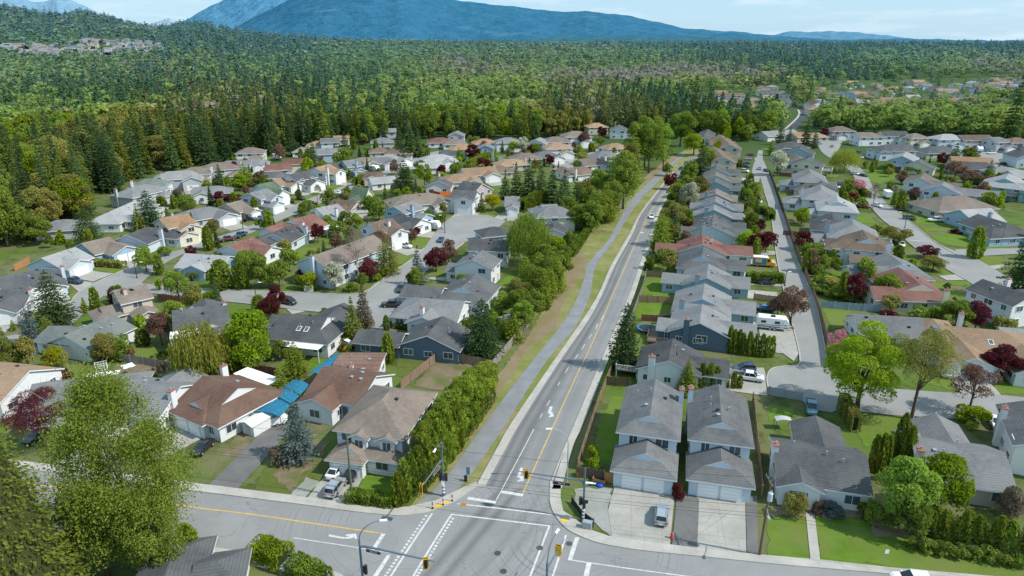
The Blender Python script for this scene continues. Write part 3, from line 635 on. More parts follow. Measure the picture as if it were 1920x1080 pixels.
def house(core, spec, roof, wall, wings=(), label=None, garage='auto', feats=(), group=None, slope=.42, cat='house', name='house', chim=True):
    if spec[0] == 'R':
        x1, y1, x2, y2, w, e, ends = spec[1:8]; o, d, L, D = frame_R(x1, y1, x2, y2, w, e, ends, slope); main = blk(0, 0, L, D, e, 'x', ends, slope)
    elif spec[0] == 'E':
        e, axis, ends = spec[7:10]; o, d, L, D = frame_E(spec[1:7], e); main = blk(0, 0, L, D, e, axis, ends, slope)
    else:       # C: px, py of the middle of the roof, angle, length, width
        _, cx, cy, ang, L, D, e, axis, ends = spec
        c = G(cx, cy, e + 1); d = Vector((math.cos(R(ang)), math.sin(R(ang)), 0)); n = Vector((-d.y, d.x, 0)); o = c - d * L / 2 - n * D / 2; o.z = 0; main = blk(0, 0, L, D, e, axis, ends, slope)
    n = Vector((-d.y, d.x, 0)); blocks = [main]; gar = []
    for wg in wings:
        k = wg[0]
        if k == 'W':      # front wing at fraction t, sticking out, width
            _, t_, out, wd, e2, en = wg; wd = min(wd, L * .76); xc = min(max(t_ * L, wd / 2 + .05), L - wd / 2 - .05); blocks.append(blk(xc - wd / 2, -out, xc + wd / 2, D * .5, e2, 'y', en + 'g', slope)); gar.append((len(blocks) - 1, 'F'))
        elif k == 'B':    # back wing
            _, t_, out, wd, e2, en = wg; wd = min(wd, L * .76); xc = min(max(t_ * L, wd / 2 + .05), L - wd / 2 - .05); blocks.append(blk(xc - wd / 2, D * .5, xc + wd / 2, D + out, e2, 'y', 'g' + en, slope))
        elif k == 'L': _, t_, out, wd, e2, en = wg; yc = t_ * D; blocks.append(blk(-out, yc - wd / 2, L * .4, yc + wd / 2, e2, 'x', en + 'g', slope)); gar.append((len(blocks) - 1, 'L'))
        elif k == 'Rr': _, t_, out, wd, e2, en = wg; yc = t_ * D; blocks.append(blk(L * .6, yc - wd / 2, L + out, yc + wd / 2, e2, 'x', 'g' + en, slope)); gar.append((len(blocks) - 1, 'R'))
        elif k == 'X': blocks.append(list(wg[1:]) + ([slope] if len(wg) < 9 else []))
    dist = (o + d * L / 2).length; near = dist < 190; mid = dist < 330
    rz = math.atan2(d.y, d.x)
    root = thing(name, label or core, cat, o, rz, group)
    wm, rm = M['wall_' + wall], M['roof_' + roof]
    mb = MB(); rb = MB()
    for i, b in enumerate(blocks):
        wall_block(mb, b[0] + .004 * i, b[1] + .004 * i, b[2] - .004 * i, b[3] - .004 * i, b[4] - .003 * i, b[5], b[6], b[7])
        roof_block(rb, b[0], b[1], b[2], b[3], b[4] - .007 * i, b[5], b[6], b[7])
    mb.build('wall', [wm], root)
    roofo = rb.build('roof', [rm, M['trim'], wm], root)
    rng = random.Random(hash((round(o.x), round(o.y))) & 0xffff)
    def place(o2, side, b, t, z, out=.03):
        x, y, r = {'F': (b[0] + t, b[1] - out, 0), 'B': (b[2] - t, b[3] + out, math.pi), 'L': (b[0] - out, b[3] - t, -math.pi / 2), 'R': (b[2] + out, b[1] + t, math.pi / 2)}[side]
        o2.location = (x, y, z); o2.rotation_euler = (0, 0, r)
    used = []
    def add_win(side, b, t, z, w, h):
        f, p = win_mesh(w, h); a = link('window', f, root); place(a, side, b, t, z)
        link('pane', p, a)
    def add_gd(side, b, t, w):
        g = garage_mesh(w); a = g.build('garage_door', [M['white'], M['trim']], root) if (w, 'm') not in _GD else link('garage_door', _GD[(w, 'm')], root)
        _GD[(w, 'm')] = a.data; place(a, side, b, t, 0.05)
    def slen(b, s): return b[2] - b[0] if s in 'FB' else b[3] - b[1]
    if garage == 'auto' and gar: garage = [gar[0]]
    elif garage == 'auto': garage = [(0, 'F')] if len(blocks) == 1 else []
    for (bi, sd) in garage:
        b = blocks[bi]; l = slen(b, sd)
        if bi == 0: add_gd(sd, b, l * .26, 4.4 if l > 10 else 2.6); used.append((bi, sd, l * .26 - 2.6, l * .26 + 2.6))
        elif l > 7.4: add_gd(sd, b, l / 2 - 1.5, 2.5); add_gd(sd, b, l / 2 + 1.5, 2.5); used.append((bi, sd, l / 2 - 3, l / 2 + 3))
        else: add_gd(sd, b, l / 2, min(4.4, l - 1.2)); used.append((bi, sd, 0, l))
    for i, b in enumerate(blocks):
        if not mid and i > 0 and b[4] < 3.5: pass
        for sd in 'FRBL':
            if dist > 230 and sd == 'B': continue
            l = slen(b, sd); n_ = max(1, int(l / (3.3 if near else 4.2)))
            for fl in range(1 if b[4] < 4.6 else 2):
                z = 1.0 + 2.7 * fl + (b[4] - 3.0 if 3.0 < b[4] < 4.6 else 0)
                for k in range(n_):
                    t = l * (k + .5) / n_; w_ = rng.choice([1.1, 1.5, 1.8]); h_ = rng.choice([1.0, 1.2]) if sd in 'LR' else 1.3
                    if l < 2.6: continue
                    if fl == 0 and any(u[0] == i and u[1] == sd and u[2] - 1 < t < u[3] + 1 for u in used): continue
                    x, y = {'F': (b[0] + t, b[1] - .6), 'B': (b[2] - t, b[3] + .6), 'L': (b[0] - .6, b[3] - t), 'R': (b[2] + .6, b[1] + t)}[sd]
                    if inside_any(blocks, i, x, y, z): continue
                    if rng.random() < .12: continue
                    if fl == 0 and sd == 'F' and i == 0 and k == n_ // 2 and mid:
                        dm = MB(); dm.box(-.5, -.06, 0, .5, .02, 2.05, 0); dm.box(-.6, -.04, 0, -.5, .02, 2.15, 1); dm.box(.5, -.04, 0, .6, .02, 2.15, 1)
                        a = dm.build('front_door', [plain('door_paint', rng.choice([(.25, .05, .04), (.08, .12, .16), (.5, .5, .48)]), .5), M['trim']], root); place(a, sd, b, t, .15)
                        continue
                    add_win(sd, b, t, z, w_, h_)
    b = main
    if chim and mid:
        c = MB(); zr = b[4] + ((b[3] - b[1]) if b[5] == 'x' else (b[2] - b[0])) / 2 * b[7]
        if chim in (True, 1): cx, cy = (b[0] - .35 if rng.random() < .5 else b[2] + .35), b[1] + (b[3] - b[1]) * rng.choice([.35, .65])
        else: cx, cy = b[0] + chim[0] * (b[2] - b[0]), b[1] + chim[1] * (b[3] - b[1])
        top = zr + .5
        c.box(cx - .35, cy - .55, 0, cx + .35, cy + .55, top, 0); c.box(cx - .42, cy - .62, top, cx + .42, cy + .62, top + .12, 1)
        ch = c.build('chimney', [wm, M['brick']], root)
        p = MB(); p.tube([(cx, cy, top + .12), (cx, cy, top + .55)], .13, 8); p.build('chimney_pot', M['polegrey'], ch)
    # roof fittings
    if dist < 260:
        for k in range(rng.randint(3, 6)):
            u = rng.uniform(.12, .88); v = rng.uniform(.08, .6) * rng.choice([-1, 1])
            if b[5] == 'x': x = b[0] + u * (b[2] - b[0]); y = (b[1] + b[3]) / 2 + v * (b[3] - b[1]) / 2; hw = (b[3] - b[1]) / 2; av = abs(y - (b[1] + b[3]) / 2); ue = min(x - b[0], b[2] - x)
            else: y = b[1] + u * (b[3] - b[1]); x = (b[0] + b[2]) / 2 + v * (b[2] - b[0]) / 2; hw = (b[2] - b[0]) / 2; av = abs(x - (b[0] + b[2]) / 2); ue = min(y - b[1], b[3] - y)
            if 'h' in b[6] and ue < hw or ue < hw * .6 and 'd' in b[6]: continue
            z = b[4] + .19 + (hw - av) * b[7]
            v_ = MB()
            if rng.random() < .6: v_.box(x - .2, y - .2, z - .15, x + .2, y + .2, z + .18); v_.box(x - .26, y - .26, z + .18, x + .26, y + .26, z + .24); v_.build('roof_vent', M['black'] if rng.random() < .6 else M['polegrey'], roofo)
            else: v_.tube([(x, y, z - .2), (x, y, z + .55)], .07, 8); v_.tube([(x, y, z + .55), (x, y, z + .62)], .12, 8); v_.build('vent_pipe', M['polegrey'], roofo)
    for ft in feats:
        if ft[0] == 'sky':
            x, y = ft[1] * L, ft[2] * D; hw = D / 2; z = b[4] + .19 + (hw - abs(y - hw)) * b[7]; s = b[7] * (1 if y < hw else -1); q = MB()
            for (dx, dy, dz, m) in ((.45, .6, .06, 0), (.34, .48, .09, 1)):
                q.rings([[(x - dx, y - dy, z - dy * s - .1), (x + dx, y - dy, z - dy * s - .1), (x + dx, y + dy, z + dy * s - .1), (x - dx, y + dy, z + dy * s - .1)], [(x - dx, y - dy, z - dy * s + dz), (x + dx, y - dy, z - dy * s + dz), (x + dx, y + dy, z + dy * s + dz), (x - dx, y + dy, z + dy * s + dz)]], m)
            q.build('skylight', [M['trim'], M['glass']], roofo)
        elif ft[0] == 'porchroof':   # flat patio cover x0,y0,x1,y1,z,material
            x0, y0, x1, y1, z, mt = ft[1:]; q = MB(); n_ = max(3, int((x1 - x0) / .8))
            q.box(x0, y0, z, x1, y1, z + .08, 0)
            for k in range(n_ + 1): xx = x0 + (x1 - x0) * k / n_; q.box(xx - .05, y0, z + .08, xx + .05, y1, z + .14, 1)
            pc = q.build('patio_cover', [M[mt], M['trim']], root)
            for xx in (x0 + .1, x1 - .1):
                for yy in (y0 + .1, y1 - .1):
                    if not inside_any(blocks, -1, xx, yy, 1): q = MB(); q.box(xx - .06, yy - .06, 0, xx + .06, yy + .06, z - .002); q.build('post', M['trim'], pc)
        elif ft[0] == 'deck':        # raised deck with railing x0,y0,x1,y1,z,material
            x0, y0, x1, y1, z, mt = ft[1:]; q = MB(); q.box(x0, y0, z - .2, x1, y1, z, 0); dk = q.build('deck', [M['wood']], root)
            q = MB()
            for (p0, p1) in (((x0, y0), (x1, y0)), ((x1, y0), (x1, y1)), ((x1, y1), (x0, y1)), ((x0, y1), (x0, y0))):
                mx_, my_ = (p0[0] + p1[0]) / 2, (p0[1] + p1[1]) / 2
                if inside_any(blocks, -1, mx_, my_, z): continue
                q.bar((*p0, z + 1), (*p1, z + 1), .08, .06); q.bar((*p0, z + .12), (*p1, z + .12), .06, .06)
                m_ = max(3, int(math.dist(p0, p1) / .22))
                for k in range(m_ + 1): f_ = k / m_; xx, yy = p0[0] + (p1[0] - p0[0]) * f_, p0[1] + (p1[1] - p0[1]) * f_; q.box(xx - .03, yy - .03, z, xx + .03, yy + .03, z + .97)
            q.build('railing', M[mt], dk)
            for xx, yy in ((x0 + .15, y0 + .15), (x1 - .15, y0 + .15), (x0 + .15, y1 - .15), (x1 - .15, y1 - .15)):
                q = MB(); q.box(xx - .08, yy - .08, 0, xx + .08, yy + .08, z - .201); q.build('post', M[mt], dk)
        elif ft[0] == 'win': add_win(ft[1], blocks[ft[2]], ft[3], ft[4], ft[5], ft[6])
        elif ft[0] == 'gd': add_gd(ft[1], blocks[ft[2]], ft[3], ft[4])
        elif ft[0] == 'steps':
            x0, x1, y0, y1, z = ft[1:]; q = MB(); n_ = 6
            for k in range(n_): q.box(x0, y0 + (y1 - y0) * k / n_, 0, x1, y0 + (y1 - y0) * (k + 1) / n_ - .003, z * (k + 1) / n_)
            q.build('steps', M['wood'], root)
    # a paved apron in front of the garage for mid and far houses
    if garage and garage != 'none' and 95 < dist < 420:
        bi, sd = garage[0]; b = blocks[bi]; l = slen(b, sd); t = l / 2 if bi else l * .26; hwid = min(3.2, l / 2)
        q = {'F': [(b[0] + t - hwid, b[1] - 7), (b[0] + t + hwid, b[1] - 7), (b[0] + t + hwid, b[1]), (b[0] + t - hwid, b[1])], 'L': [(b[0] - 7, b[1] + .5), (b[0], b[1] + .5), (b[0], b[3] - .5), (b[0] - 7, b[3] - .5)], 'R': [(b[2], b[1] + .5), (b[2] + 7, b[1] + .5), (b[2] + 7, b[3] - .5), (b[2], b[3] - .5)], 'B': [(b[0], b[3]), (b[2], b[3]), (b[2], b[3] + 6), (b[0], b[3] + 6)]}[sd]
        sheet('driveway', [tuple((o + d * x + n * y)[:2]) for x, y in q], M['drive'], LV['drive'], False)
    # lawn round the house
    if 110 < dist < 430 and rng.random() < .8:
        sg = rng.choice([(-5, -6, L * .5, -1.5), (L * .4, -6.5, L + 3, -1.2), (-2, D + 1, L + 2, D + 7)])
        sheet('lawn', [tuple((o + d * x + n * y)[:2]) for x, y in ((sg[0], sg[1]), (sg[2], sg[1]), (sg[2], sg[3]), (sg[0], sg[3]))], M['lawn'], LV['lawn'], False)
    bxs = [min(b[0] for b in blocks), min(b[1] for b in blocks), max(b[2] for b in blocks), max(b[3] for b in blocks)]
    cen = o + d * (bxs[0] + bxs[2]) / 2 + n * (bxs[1] + bxs[3]) / 2
    px, py, zc = proj(cen)
    HOUSES.append({'core': core, 'o': o, 'd': d, 'n': n, 'b': bxs, 'px': px, 'py': py, 'c': cen, 'near': near, 'root': root, 'blocks': blocks})
    return root
def free(p, m=1.0):      # is a ground point clear of every house
    for h in HOUSES:
        v = p - h['o']; x, y = v.dot(h['d']), v.dot(h['n'])
        for b in h['blocks']:
            if b[0] - m < x < b[2] + m and b[1] - m < y < b[3] + m: return False
    return True
ORD = ['first', 'second', 'third', 'fourth', 'fifth', 'sixth', 'seventh', 'eighth', 'ninth', 'tenth', 'eleventh', 'twelfth', 'thirteenth', 'fourteenth', 'fifteenth', 'sixteenth', 'seventeenth', 'eighteenth', 'nineteenth', 'twentieth'] + ['twenty-' + s for s in ('first', 'second', 'third', 'fourth', 'fifth', 'sixth', 'seventh', 'eighth', 'ninth')]
ROWS = {'lane': ('up the row between main road and lane', 'lane-row house'), 'fence': ('up the row right of the lane fence', 'fence-row house'), 'east': ('beyond the curving right street', 'east-side house'),
        'top': ('along the far right row below the woods', 'far-right-row house'), 'north': ('up the far side of the left street', 'left-street far-side house'), 'south': ('up the near side of the left street', 'left-street near-side house'),
        'court': ('up the right of the left cul-de-sac', 'cul-de-sac right-side house'), 'wood': ('from the left against the left woods', 'left-woods house'),
        'upper': ("from the left on the left estate's upper edge", 'upper-edge house'), 'mid': ('from the left in the middle of the left estate', 'mid-estate house'), 'trail': ('up the estate edge left of the cycle path', 'path-side house')}
CNT = {}
def hrow(row, spec, roof, wall, wings=(), **kw):
    i = CNT[row] = CNT.get(row, 0) + 1; o = ORD[i - 1]
    lab = '%s-roofed %s house, %s %s' % (ROOF[roof][0], WALL[wall][0], o, ROWS[row][0])
    return house('%s %s' % (o, ROWS[row][1]), spec, roof, wall, wings, label=lab, group='houses of the suburb', **kw)
def hone(core, label, spec, roof, wall, wings=(), **kw): return house(core, spec, roof, wall, wings, label=label, group='houses of the suburb', **kw)
# --- foreground
h = hone('left blue-white duplex', 'left of two matching pale houses with twin garage doors, behind the silver car',
         ('E', 1154, 812, 1276, 829, 1285, 740, 5.5, 'y', 'dg'), 'mg', 'lb', [('X', .02, -5.6, 8.0, .3, 2.8, 'y', 'dg')], garage=[(1, 'F')], chim=(1.02, .8), slope=.46, feats=[('porchroof', .2, 13.4, 3.2, 15.4, 2.5, 'white')])
h = hone('right blue-white duplex', 'right of two matching pale two-storey houses with twin garage doors and empty driveway',
         ('E', 1289, 826, 1415, 842, 1411, 750, 5.5, 'y', 'dg'), 'mg', 'lb', [('X', .02, -5.6, 7.95, .3, 2.8, 'y', 'dg')], garage=[(1, 'F')], chim=(-.02, .8), slope=.46, feats=[('porchroof', 3.4, 13.4, 8, 15.6, 2.5, 'glass')])
h = hone('white front bungalow', 'white bungalow with charcoal roof, front gable and steps, beside the wooden power pole',
         ('R', 1451, 833, 1626, 857, 10.4, 3.0, 'gg'), 'dg', 'w', [('X', .15, -1.2, 5.1, 5, 3.0, 'y', 'gg'), ('X', 3.6, 8, 9.8, 16.4, 2.8, 'y', 'gg')], garage=[], chim=(-.02, .42),
         feats=[('win', 'F', 1, 2.4, 1.0, 2.2, 1.5), ('steps', 5.5, 6.7, -2.7, -.1, 1.0)])
h = hone('worn grey-roofed bungalow', 'bungalow with worn grey shingles and roof vents behind the leafy front hedge',
         ('R', 1709, 828, 1885, 851, 11.0, 2.8, 'gg'), 'g', 'be', [('X', 3.2, 9, 8.8, 16.6, 2.7, 'y', 'gg'), ('X', .2, 9, 3.0, 13.2, 2.5, 'y', 'gg')], garage=[(1, 'B')], chim=(.0, .25))
h = hone('teal-white house at right edge', 'pale house with dark roof cut off by the right edge of the picture', ('E', 1898, 838, 2010, 860, 1985, 780, 4.6, 'y', 'gg'), 'dg', 'w', garage=[])
h = hone('taupe corner house', 'two-storey white house with taupe hip roof and red-trimmed bays at the intersection corner',
         ('E', 622, 808, 757, 827, 826, 738, 5.4, 'y', 'hh'), 'tb', 'w', [('X', .3, -3.4, 5.3, .5, 2.7, 'y', 'dg'), ('X', 5.32, -1.9, 10.0, .5, 2.7, 'x', 'gh'), ('X', 2.7, -.9, 5.0, 3, 5.1, 'y', 'gg'), ('X', 6.9, -.7, 9.1, 3, 5.1, 'y', 'gg')],
         garage=[(1, 'F')], chim=False, slope=.5, feats=[('win', 'F', 4, 1.1, 3.3, 1.2, 1.4), ('win', 'F', 3, 1.15, 3.3, 1.2, 1.3)])
h = hone('rust-roofed house with front gable', 'white house with rust-brown gable roof and stained awning, behind the taupe corner house',
         ('R', 605, 689, 706, 707, 11.0, 3.1, 'gg'), 'rb', 'w', [('W', .30, 2.6, 6.4, 3.0, 'g')], garage=[], chim=False)
h = hone('low red-roofed extension house', 'low house with nearly flat red-brown roof and stove pipe beside the vegetable yard',
         ('E', 612, 712, 708, 712, 742, 664, 3.2, 'x', 'gg'), 'rb', 'w', [], garage=[], chim=(.4, .3), slope=.1)
h = hone('brown-roofed white long house', 'long white house with brown complex roof and white side gable, left of the blue tarps',
         ('E', 316, 766, 409, 806, 522, 731, 2.9, 'x', 'gd'), 'rb', 'w', [('X', .6, -.7, 8.4, 6, 2.8, 'y', 'dg')], garage=[(1, 'F')], chim=(.0, .8), feats=[('porchroof', -2, 12.9, 6.5, 16, 2.5, 'white')])
h = hone('grey house with blue gable trim', 'grey-roofed white house with bright blue gable trim, half hidden by the tall birch', ('R', 210, 712, 340, 726, 11, 3.1, 'gg'), 'g', 'w', [('B', .6, 3, 7, 2.8, 'g')], garage=[], chim=(1.02, .3))
h = hone('grey house behind the burgundy tree', 'grey-roofed white house with front gable behind the leafless burgundy tree', ('R', 60, 722, 196, 708, 11, 3.0, 'gh'), 'g', 'w', [('W', .75, 5, 7, 2.8, 'd')], chim=False, feats=[('porchroof', 5, 11.2, 10, 14, 2.5, 'white')])
h = hone('tan-roofed house at left edge', 'white house with tan gable roof cut off by the left edge of the picture', ('R', -70, 683, 56, 697, 12, 3.2, 'gg'), 'tn', 'w', [('W', .6, 4, 7, 2.8, 'g')], chim=False)
h = hone('charcoal roof at bottom edge', 'charcoal hip roof with white edge cut off by the bottom of the picture', ('R', 298, 1112, 325, 1036, 6.6, 2.8, 'gh'), 'dg', 'w', [('X', 1.0, -4.2, 6.4, .5, 2.5, 'y', 'hg')], garage=[], chim=False)
# --- second line, left of the path
h = hone('green-grey long bungalow', 'long white bungalow with green-grey gable roof above the yellow bush', ('R', 120, 631, 213, 590, 10, 2.8, 'gg'), 'gg', 'w', [('B', .35, 3.5, 7, 2.7, 'g')], garage=[], chim=False)
h = hone('blue-white house with covered deck', 'two-storey pale house with charcoal roof and covered rear deck beside the willow', ('R', 322, 584, 425, 570, 11.5, 4.9, 'gg'), 'dg', 'lb', [('W', .72, 2.5, 6, 4.7, 'd'), ('B', .6, 3, 6, 4.6, 'g')], garage=[], chim=(1, .5),
         feats=[('deck', -.5, -3.2, 5.2, -.02, 2.6, 'trim'), ('porchroof', -.8, -3.4, 5.4, .2, 5.1, 'white')])
h = hone('brown house at the street corner', 'two-storey beige house with stacked brown roofs at the left street corner', ('R', 212, 546, 274, 533, 8.4, 5.2, 'gg'), 'tb', 'be', [('L', .4, 5, 6.5, 2.8, 'd'), ('W', .75, 4.5, 7, 2.8, 'g')], chim=(.25, .3))
h = hone('light blue house behind hedge columns', 'light blue bungalow with pale grey roof and small front gable above the street wall', ('R', 347, 476, 432, 481, 9.6, 2.9, 'gg'), 'lg', 'b', [('W', .45, 1.2, 6, 2.7, 'g')], garage=[], chim=False)
h = hone('white house with twin skylights', 'white house with charcoal roof, two skylights and a white patio cover', ('R', 528, 589, 612, 597, 12, 3.0, 'gd'), 'dg', 'w', [('B', .72, 4, 8.5, 2.9, 'g'), ('L', .7, 4, 5, 2.7, 'g')], garage=[], chim=(1.03, .7),
         feats=[('sky', .42, .22), ('sky', .55, .22), ('porchroof', 3.5, -2.6, 12, .2, 2.7, 'white')])
h = hone('slate blue tudor house', 'slate blue house with dark roof and black timber gable beside the plank fence', ('R', 800, 631, 831, 594, 12, 2.8, 'gg'), 'dg', 'sb', [('X', -.3, 11.9, 5.6, 21, 2.7, 'y', 'gg')], garage=[], chim=False)
# right of the left cul-de-sac street, near to far
hrow('court', ('R', 795, 560, 872, 566, 11, 2.8, 'hg'), 'g', 'w', [('W', .55, 2.4, 7, 2.7, 'g')], garage=[], chim=(.5, -.05))
hrow('court', ('R', 866, 540, 892, 514, 11.5, 3.0, 'dg'), 'dg', 'lb', [('X', 1, 11, 8, 20, 2.8, 'y', 'gg')], garage=[], chim=False)
hrow('court', ('R', 885, 488, 905, 470, 9.5, 5.0, 'gg'), 'g', 'w', [('B', .6, 3, 6, 2.8, 'g')], garage=[], chim=False)
hrow('court', ('R', 880, 448, 956, 450, 9, 4.4, 'gg'), 'dg', 'w', [('B', .3, 3, 6, 3, 'g')], garage=[], chim=False)
hrow('court', ('C', 925, 430, 20, 9, 8, 2.8, 'x', 'hh'), 'dg', 'b', garage=[], chim=False)
# left side of that street and the near side of the left street
hone('blue house with mossy half roof', 'two-storey pale blue house, roof half mossy tan, white chimney, by the white blossom tree', ('R', 583, 482, 700, 441, 11, 5.2, 'gg'), 'tb', 'lb', [], garage=[], chim=(-.03, .45))
hone('brown-roofed house with white motorhome', 'brown-roofed white house with front bay beside the white caravan at the cul-de-sac', ('R', 690, 420, 735, 410, 10, 5.0, 'gg'), 'bn', 'w', [('W', .7, 3, 7, 4.6, 'g')], chim=(.6, .2))
hone('charcoal L-shaped house', 'white house with charcoal L-shaped roof behind the white caravan', ('R', 742, 403, 792, 412, 9, 2.9, 'gg'), 'dg', 'w', [('W', .8, 4, 6.5, 2.8, 'g')], chim=False)
hone('sky blue house with white chimney', 'sky blue house with grey roof and tall white chimney near the court', ('R', 738, 388, 776, 377, 9, 4.9, 'gg'), 'g', 'b', [('W', .75, 4, 6.5, 2.8, 'g')], garage=[], chim=(.3, -.05))
hrow('south', ('R', 427, 461, 473, 444, 10.5, 2.9, 'gg'), 'rd', 'w', [('W', .6, 4.5, 8, 2.8, 'g')], garage=[], chim=False)
hrow('south', ('R', 512, 440, 548, 422, 10, 2.9, 'gg'), 'dg', 'lb', [('L', .8, 5, 7, 2.8, 'g')], garage=[], chim=(.85, -.03))
hrow('south', ('R', 548, 412, 588, 401, 12.5, 3.1, 'dg'), 'rd', 'w', [('L', .8, 4, 7, 2.8, 'g')], garage=[], chim=(.1, -.02), feats=[('porchroof', 8, -3, 14, 0, 2.5, 'white')])
hrow('south', ('R', 592, 391, 634, 383, 12.5, 3.0, 'gg'), 'lg', 'w', [('W', .7, 3, 7, 2.8, 'g')], garage=[], chim=(.4, -.03))
hrow('south', ('R', 625, 374, 672, 378, 10, 2.8, 'gg'), 'bn', 'be', [('W', .7, 4, 7, 2.7, 'g')], garage=[], chim=False)
hrow('south', ('R', 660, 352, 692, 353, 9, 4.4, 'gg'), 'gn', 'cr', [('W', .5, 3, 8, 4.2, 'g')], garage=[], chim=False, slope=.75)
hrow('south', ('C', 694, 326, 15, 10, 8, 2.7, 'x', 'gg'), 'bn', 'be', [('W', .5, 3, 6, 2.6, 'g')], garage=[])
hrow('south', ('C', 720, 335, 25, 12, 8, 2.7, 'x', 'gg'), 'lg', 'w', [], garage=[])
# far side of the left street, near to far
hrow('north', ('C', 8, 553, 10, 12, 10, 2.8, 'x', 'gg'), 'dg', 'w', [('W', .8, 4, 7, 2.7, 'g')])
hrow('north', ('R', -10, 521, 62, 509, 11, 2.8, 'gh'), 'dg', 'lb', [('W', .85, 3.5, 6.5, 2.7, 'g')])
hrow('north', ('R', 77, 485, 141, 464, 11, 2.8, 'gg'), 'lg', 'lb', [('W', .28, 2.2, 7, 2.7, 'g')], chim=False)
hrow('north', ('R', 152, 457, 204, 445, 11, 2.8, 'gd'), 'tb', 'b', [('W', .85, 4.5, 7.5, 2.7, 'g')], chim=False)
hrow('north', ('R', 238, 441, 276, 426, 11.5, 2.9, 'gh'), 'dg', 'lb', [('W', .85, 5.5, 7.5, 2.8, 'g')], chim=(.4, -.04))
hrow('north', ('R', 298, 411, 352, 401, 10, 5.0, 'gg'), 'or', 'cr', [('W', .4, 5, 6, 2.8, 'g'), ('W', .82, 3.5, 8, 4.6, 'g')], garage=[(2, 'F')], chim=False)
hrow('north', ('R', 352, 395, 392, 388, 11, 2.8, 'hh'), 'g', 'gy', [('W', .8, 4, 7, 2.7, 'g')])
hrow('north', ('R', 424, 383, 452, 376, 11, 2.8, 'gg'), 'tb', 'be', [('W', .7, 4, 7, 2.7, 'g')], chim=False)
hrow('north', ('R', 467, 363, 500, 354, 9, 5.0, 'gg'), 'g', 'lb', [('W', .6, 3, 6, 4.6, 'g'), ('W', .2, 5, 6, 2.8, 'g')], garage=[(2, 'F')], chim=False)
hrow('north', ('R', 482, 347, 512, 341, 10, 4.4, 'gg'), 'gn', 'w', [('W', .7, 4, 7, 4.2, 'g')], slope=.6, chim=False)
hrow('north', ('R', 510, 337, 545, 331, 10, 2.9, 'gg'), 'tn', 'w', [('W', .7, 4, 8, 2.8, 'g')], chim=False)
hrow('north', ('R', 538, 328, 578, 320, 10, 4.6, 'gg'), 'dg', 'w', [('W', .6, 5, 8, 2.8, 'g')], chim=False)
hrow('north', ('R', 590, 315, 618, 308, 10, 5, 'gg'), 'tn', 'w', [('W', .7, 3.5, 7, 4.6, 'g')], chim=(.1, -.03))
hrow('north', ('R', 610, 308, 640, 305, 10, 3, 'gh'), 'dg', 'lb', [('W', .8, 4, 7, 2.7, 'g')], garage=[])
hrow('north', ('R', 642, 302, 672, 299, 10, 4.4, 'gg'), 'g', 'b', [('W', .75, 4, 7, 2.7, 'g')], chim=(.6, -.04))
hrow('north', ('C', 682, 300, 15, 14, 10, 2.8, 'x', 'hh'), 'tb', 'be', [('W', .8, 3, 7, 2.7, 'g')], garage=[])
hrow('north', ('R', 705, 294, 735, 290, 11, 2.8, 'gh'), 'lg', 'w', [('W', .75, 4, 7, 2.7, 'g')])
# against the left woods
hrow('wood', ('C', 118, 419, 15, 13, 10, 2.8, 'x', 'hh'), 'g', 'gy', garage=[])
hrow('wood', ('R', 205, 398, 250, 378, 11, 2.9, 'hh'), 'lg', 'w', [('W', .7, 5, 7, 2.7, 'h'), ('W', .25, 4, 6, 2.7, 'h')], garage=[])
hrow('wood', ('R', 248, 352, 274, 346, 11, 4.2, 'hh'), 'g', 'gy', [('W', .8, 4, 6.5, 2.8, 'h')], garage=[])
hrow('wood', ('C', 282, 341, 12, 13, 10, 4.6, 'x', 'hh'), 'gg', 'w', [('W', .8, 4, 7, 2.8, 'h')], chim=(.1, -.02))
hrow('wood', ('R', 315, 322, 352, 320, 11, 4.4, 'hh'), 'lg', 'gy', [('W', .85, 4, 7, 4.0, 'g')], chim=(.2, -.03))
hrow('wood', ('C', 366, 319, 12, 13, 10, 5, 'x', 'hh'), 'tb', 'w', [('W', .75, 4, 7, 2.8, 'h')])
hrow('wood', ('R', 398, 306, 424, 304, 11, 5, 'hh'), 'tb', 'gy', [('W', .9, 4, 6, 2.8, 'h')], garage=[])
hrow('wood', ('C', 398, 354, 20, 14, 9, 2.8, 'x', 'gh'), 'g', 'w', [('W', .2, 4, 7, 2.7, 'g')], garage=[], chim=(-.02, .4))
hrow('wood', ('C', 448, 305, 10, 11, 9, 2.8, 'x', 'gg'), 'g', 'lb', garage=[])
hrow('wood', ('C', 470, 281, 10, 13, 10, 5, 'x', 'hh'), 'tb', 'w', [('W', .8, 4, 7, 2.8, 'h')], garage=[])
hrow('wood', ('C', 478, 302, 12, 12, 9, 2.8, 'x', 'hh'), 'g', 'w', [('W', .8, 4, 6, 2.7, 'g')])
hrow('wood', ('C', 521, 312, 20, 11, 9, 4.8, 'x', 'gg'), 'rd', 'w', [('L', .6, 4, 6, 2.8, 'h')], garage=[])
hrow('wood', ('C', 512, 326, 15, 12, 9, 2.8, 'x', 'hh'), 'dg', 'b', garage=[])
hrow('wood', ('C', 553, 301, 15, 10, 8, 4.4, 'x', 'gg'), 'rd', 'cr', garage=[])
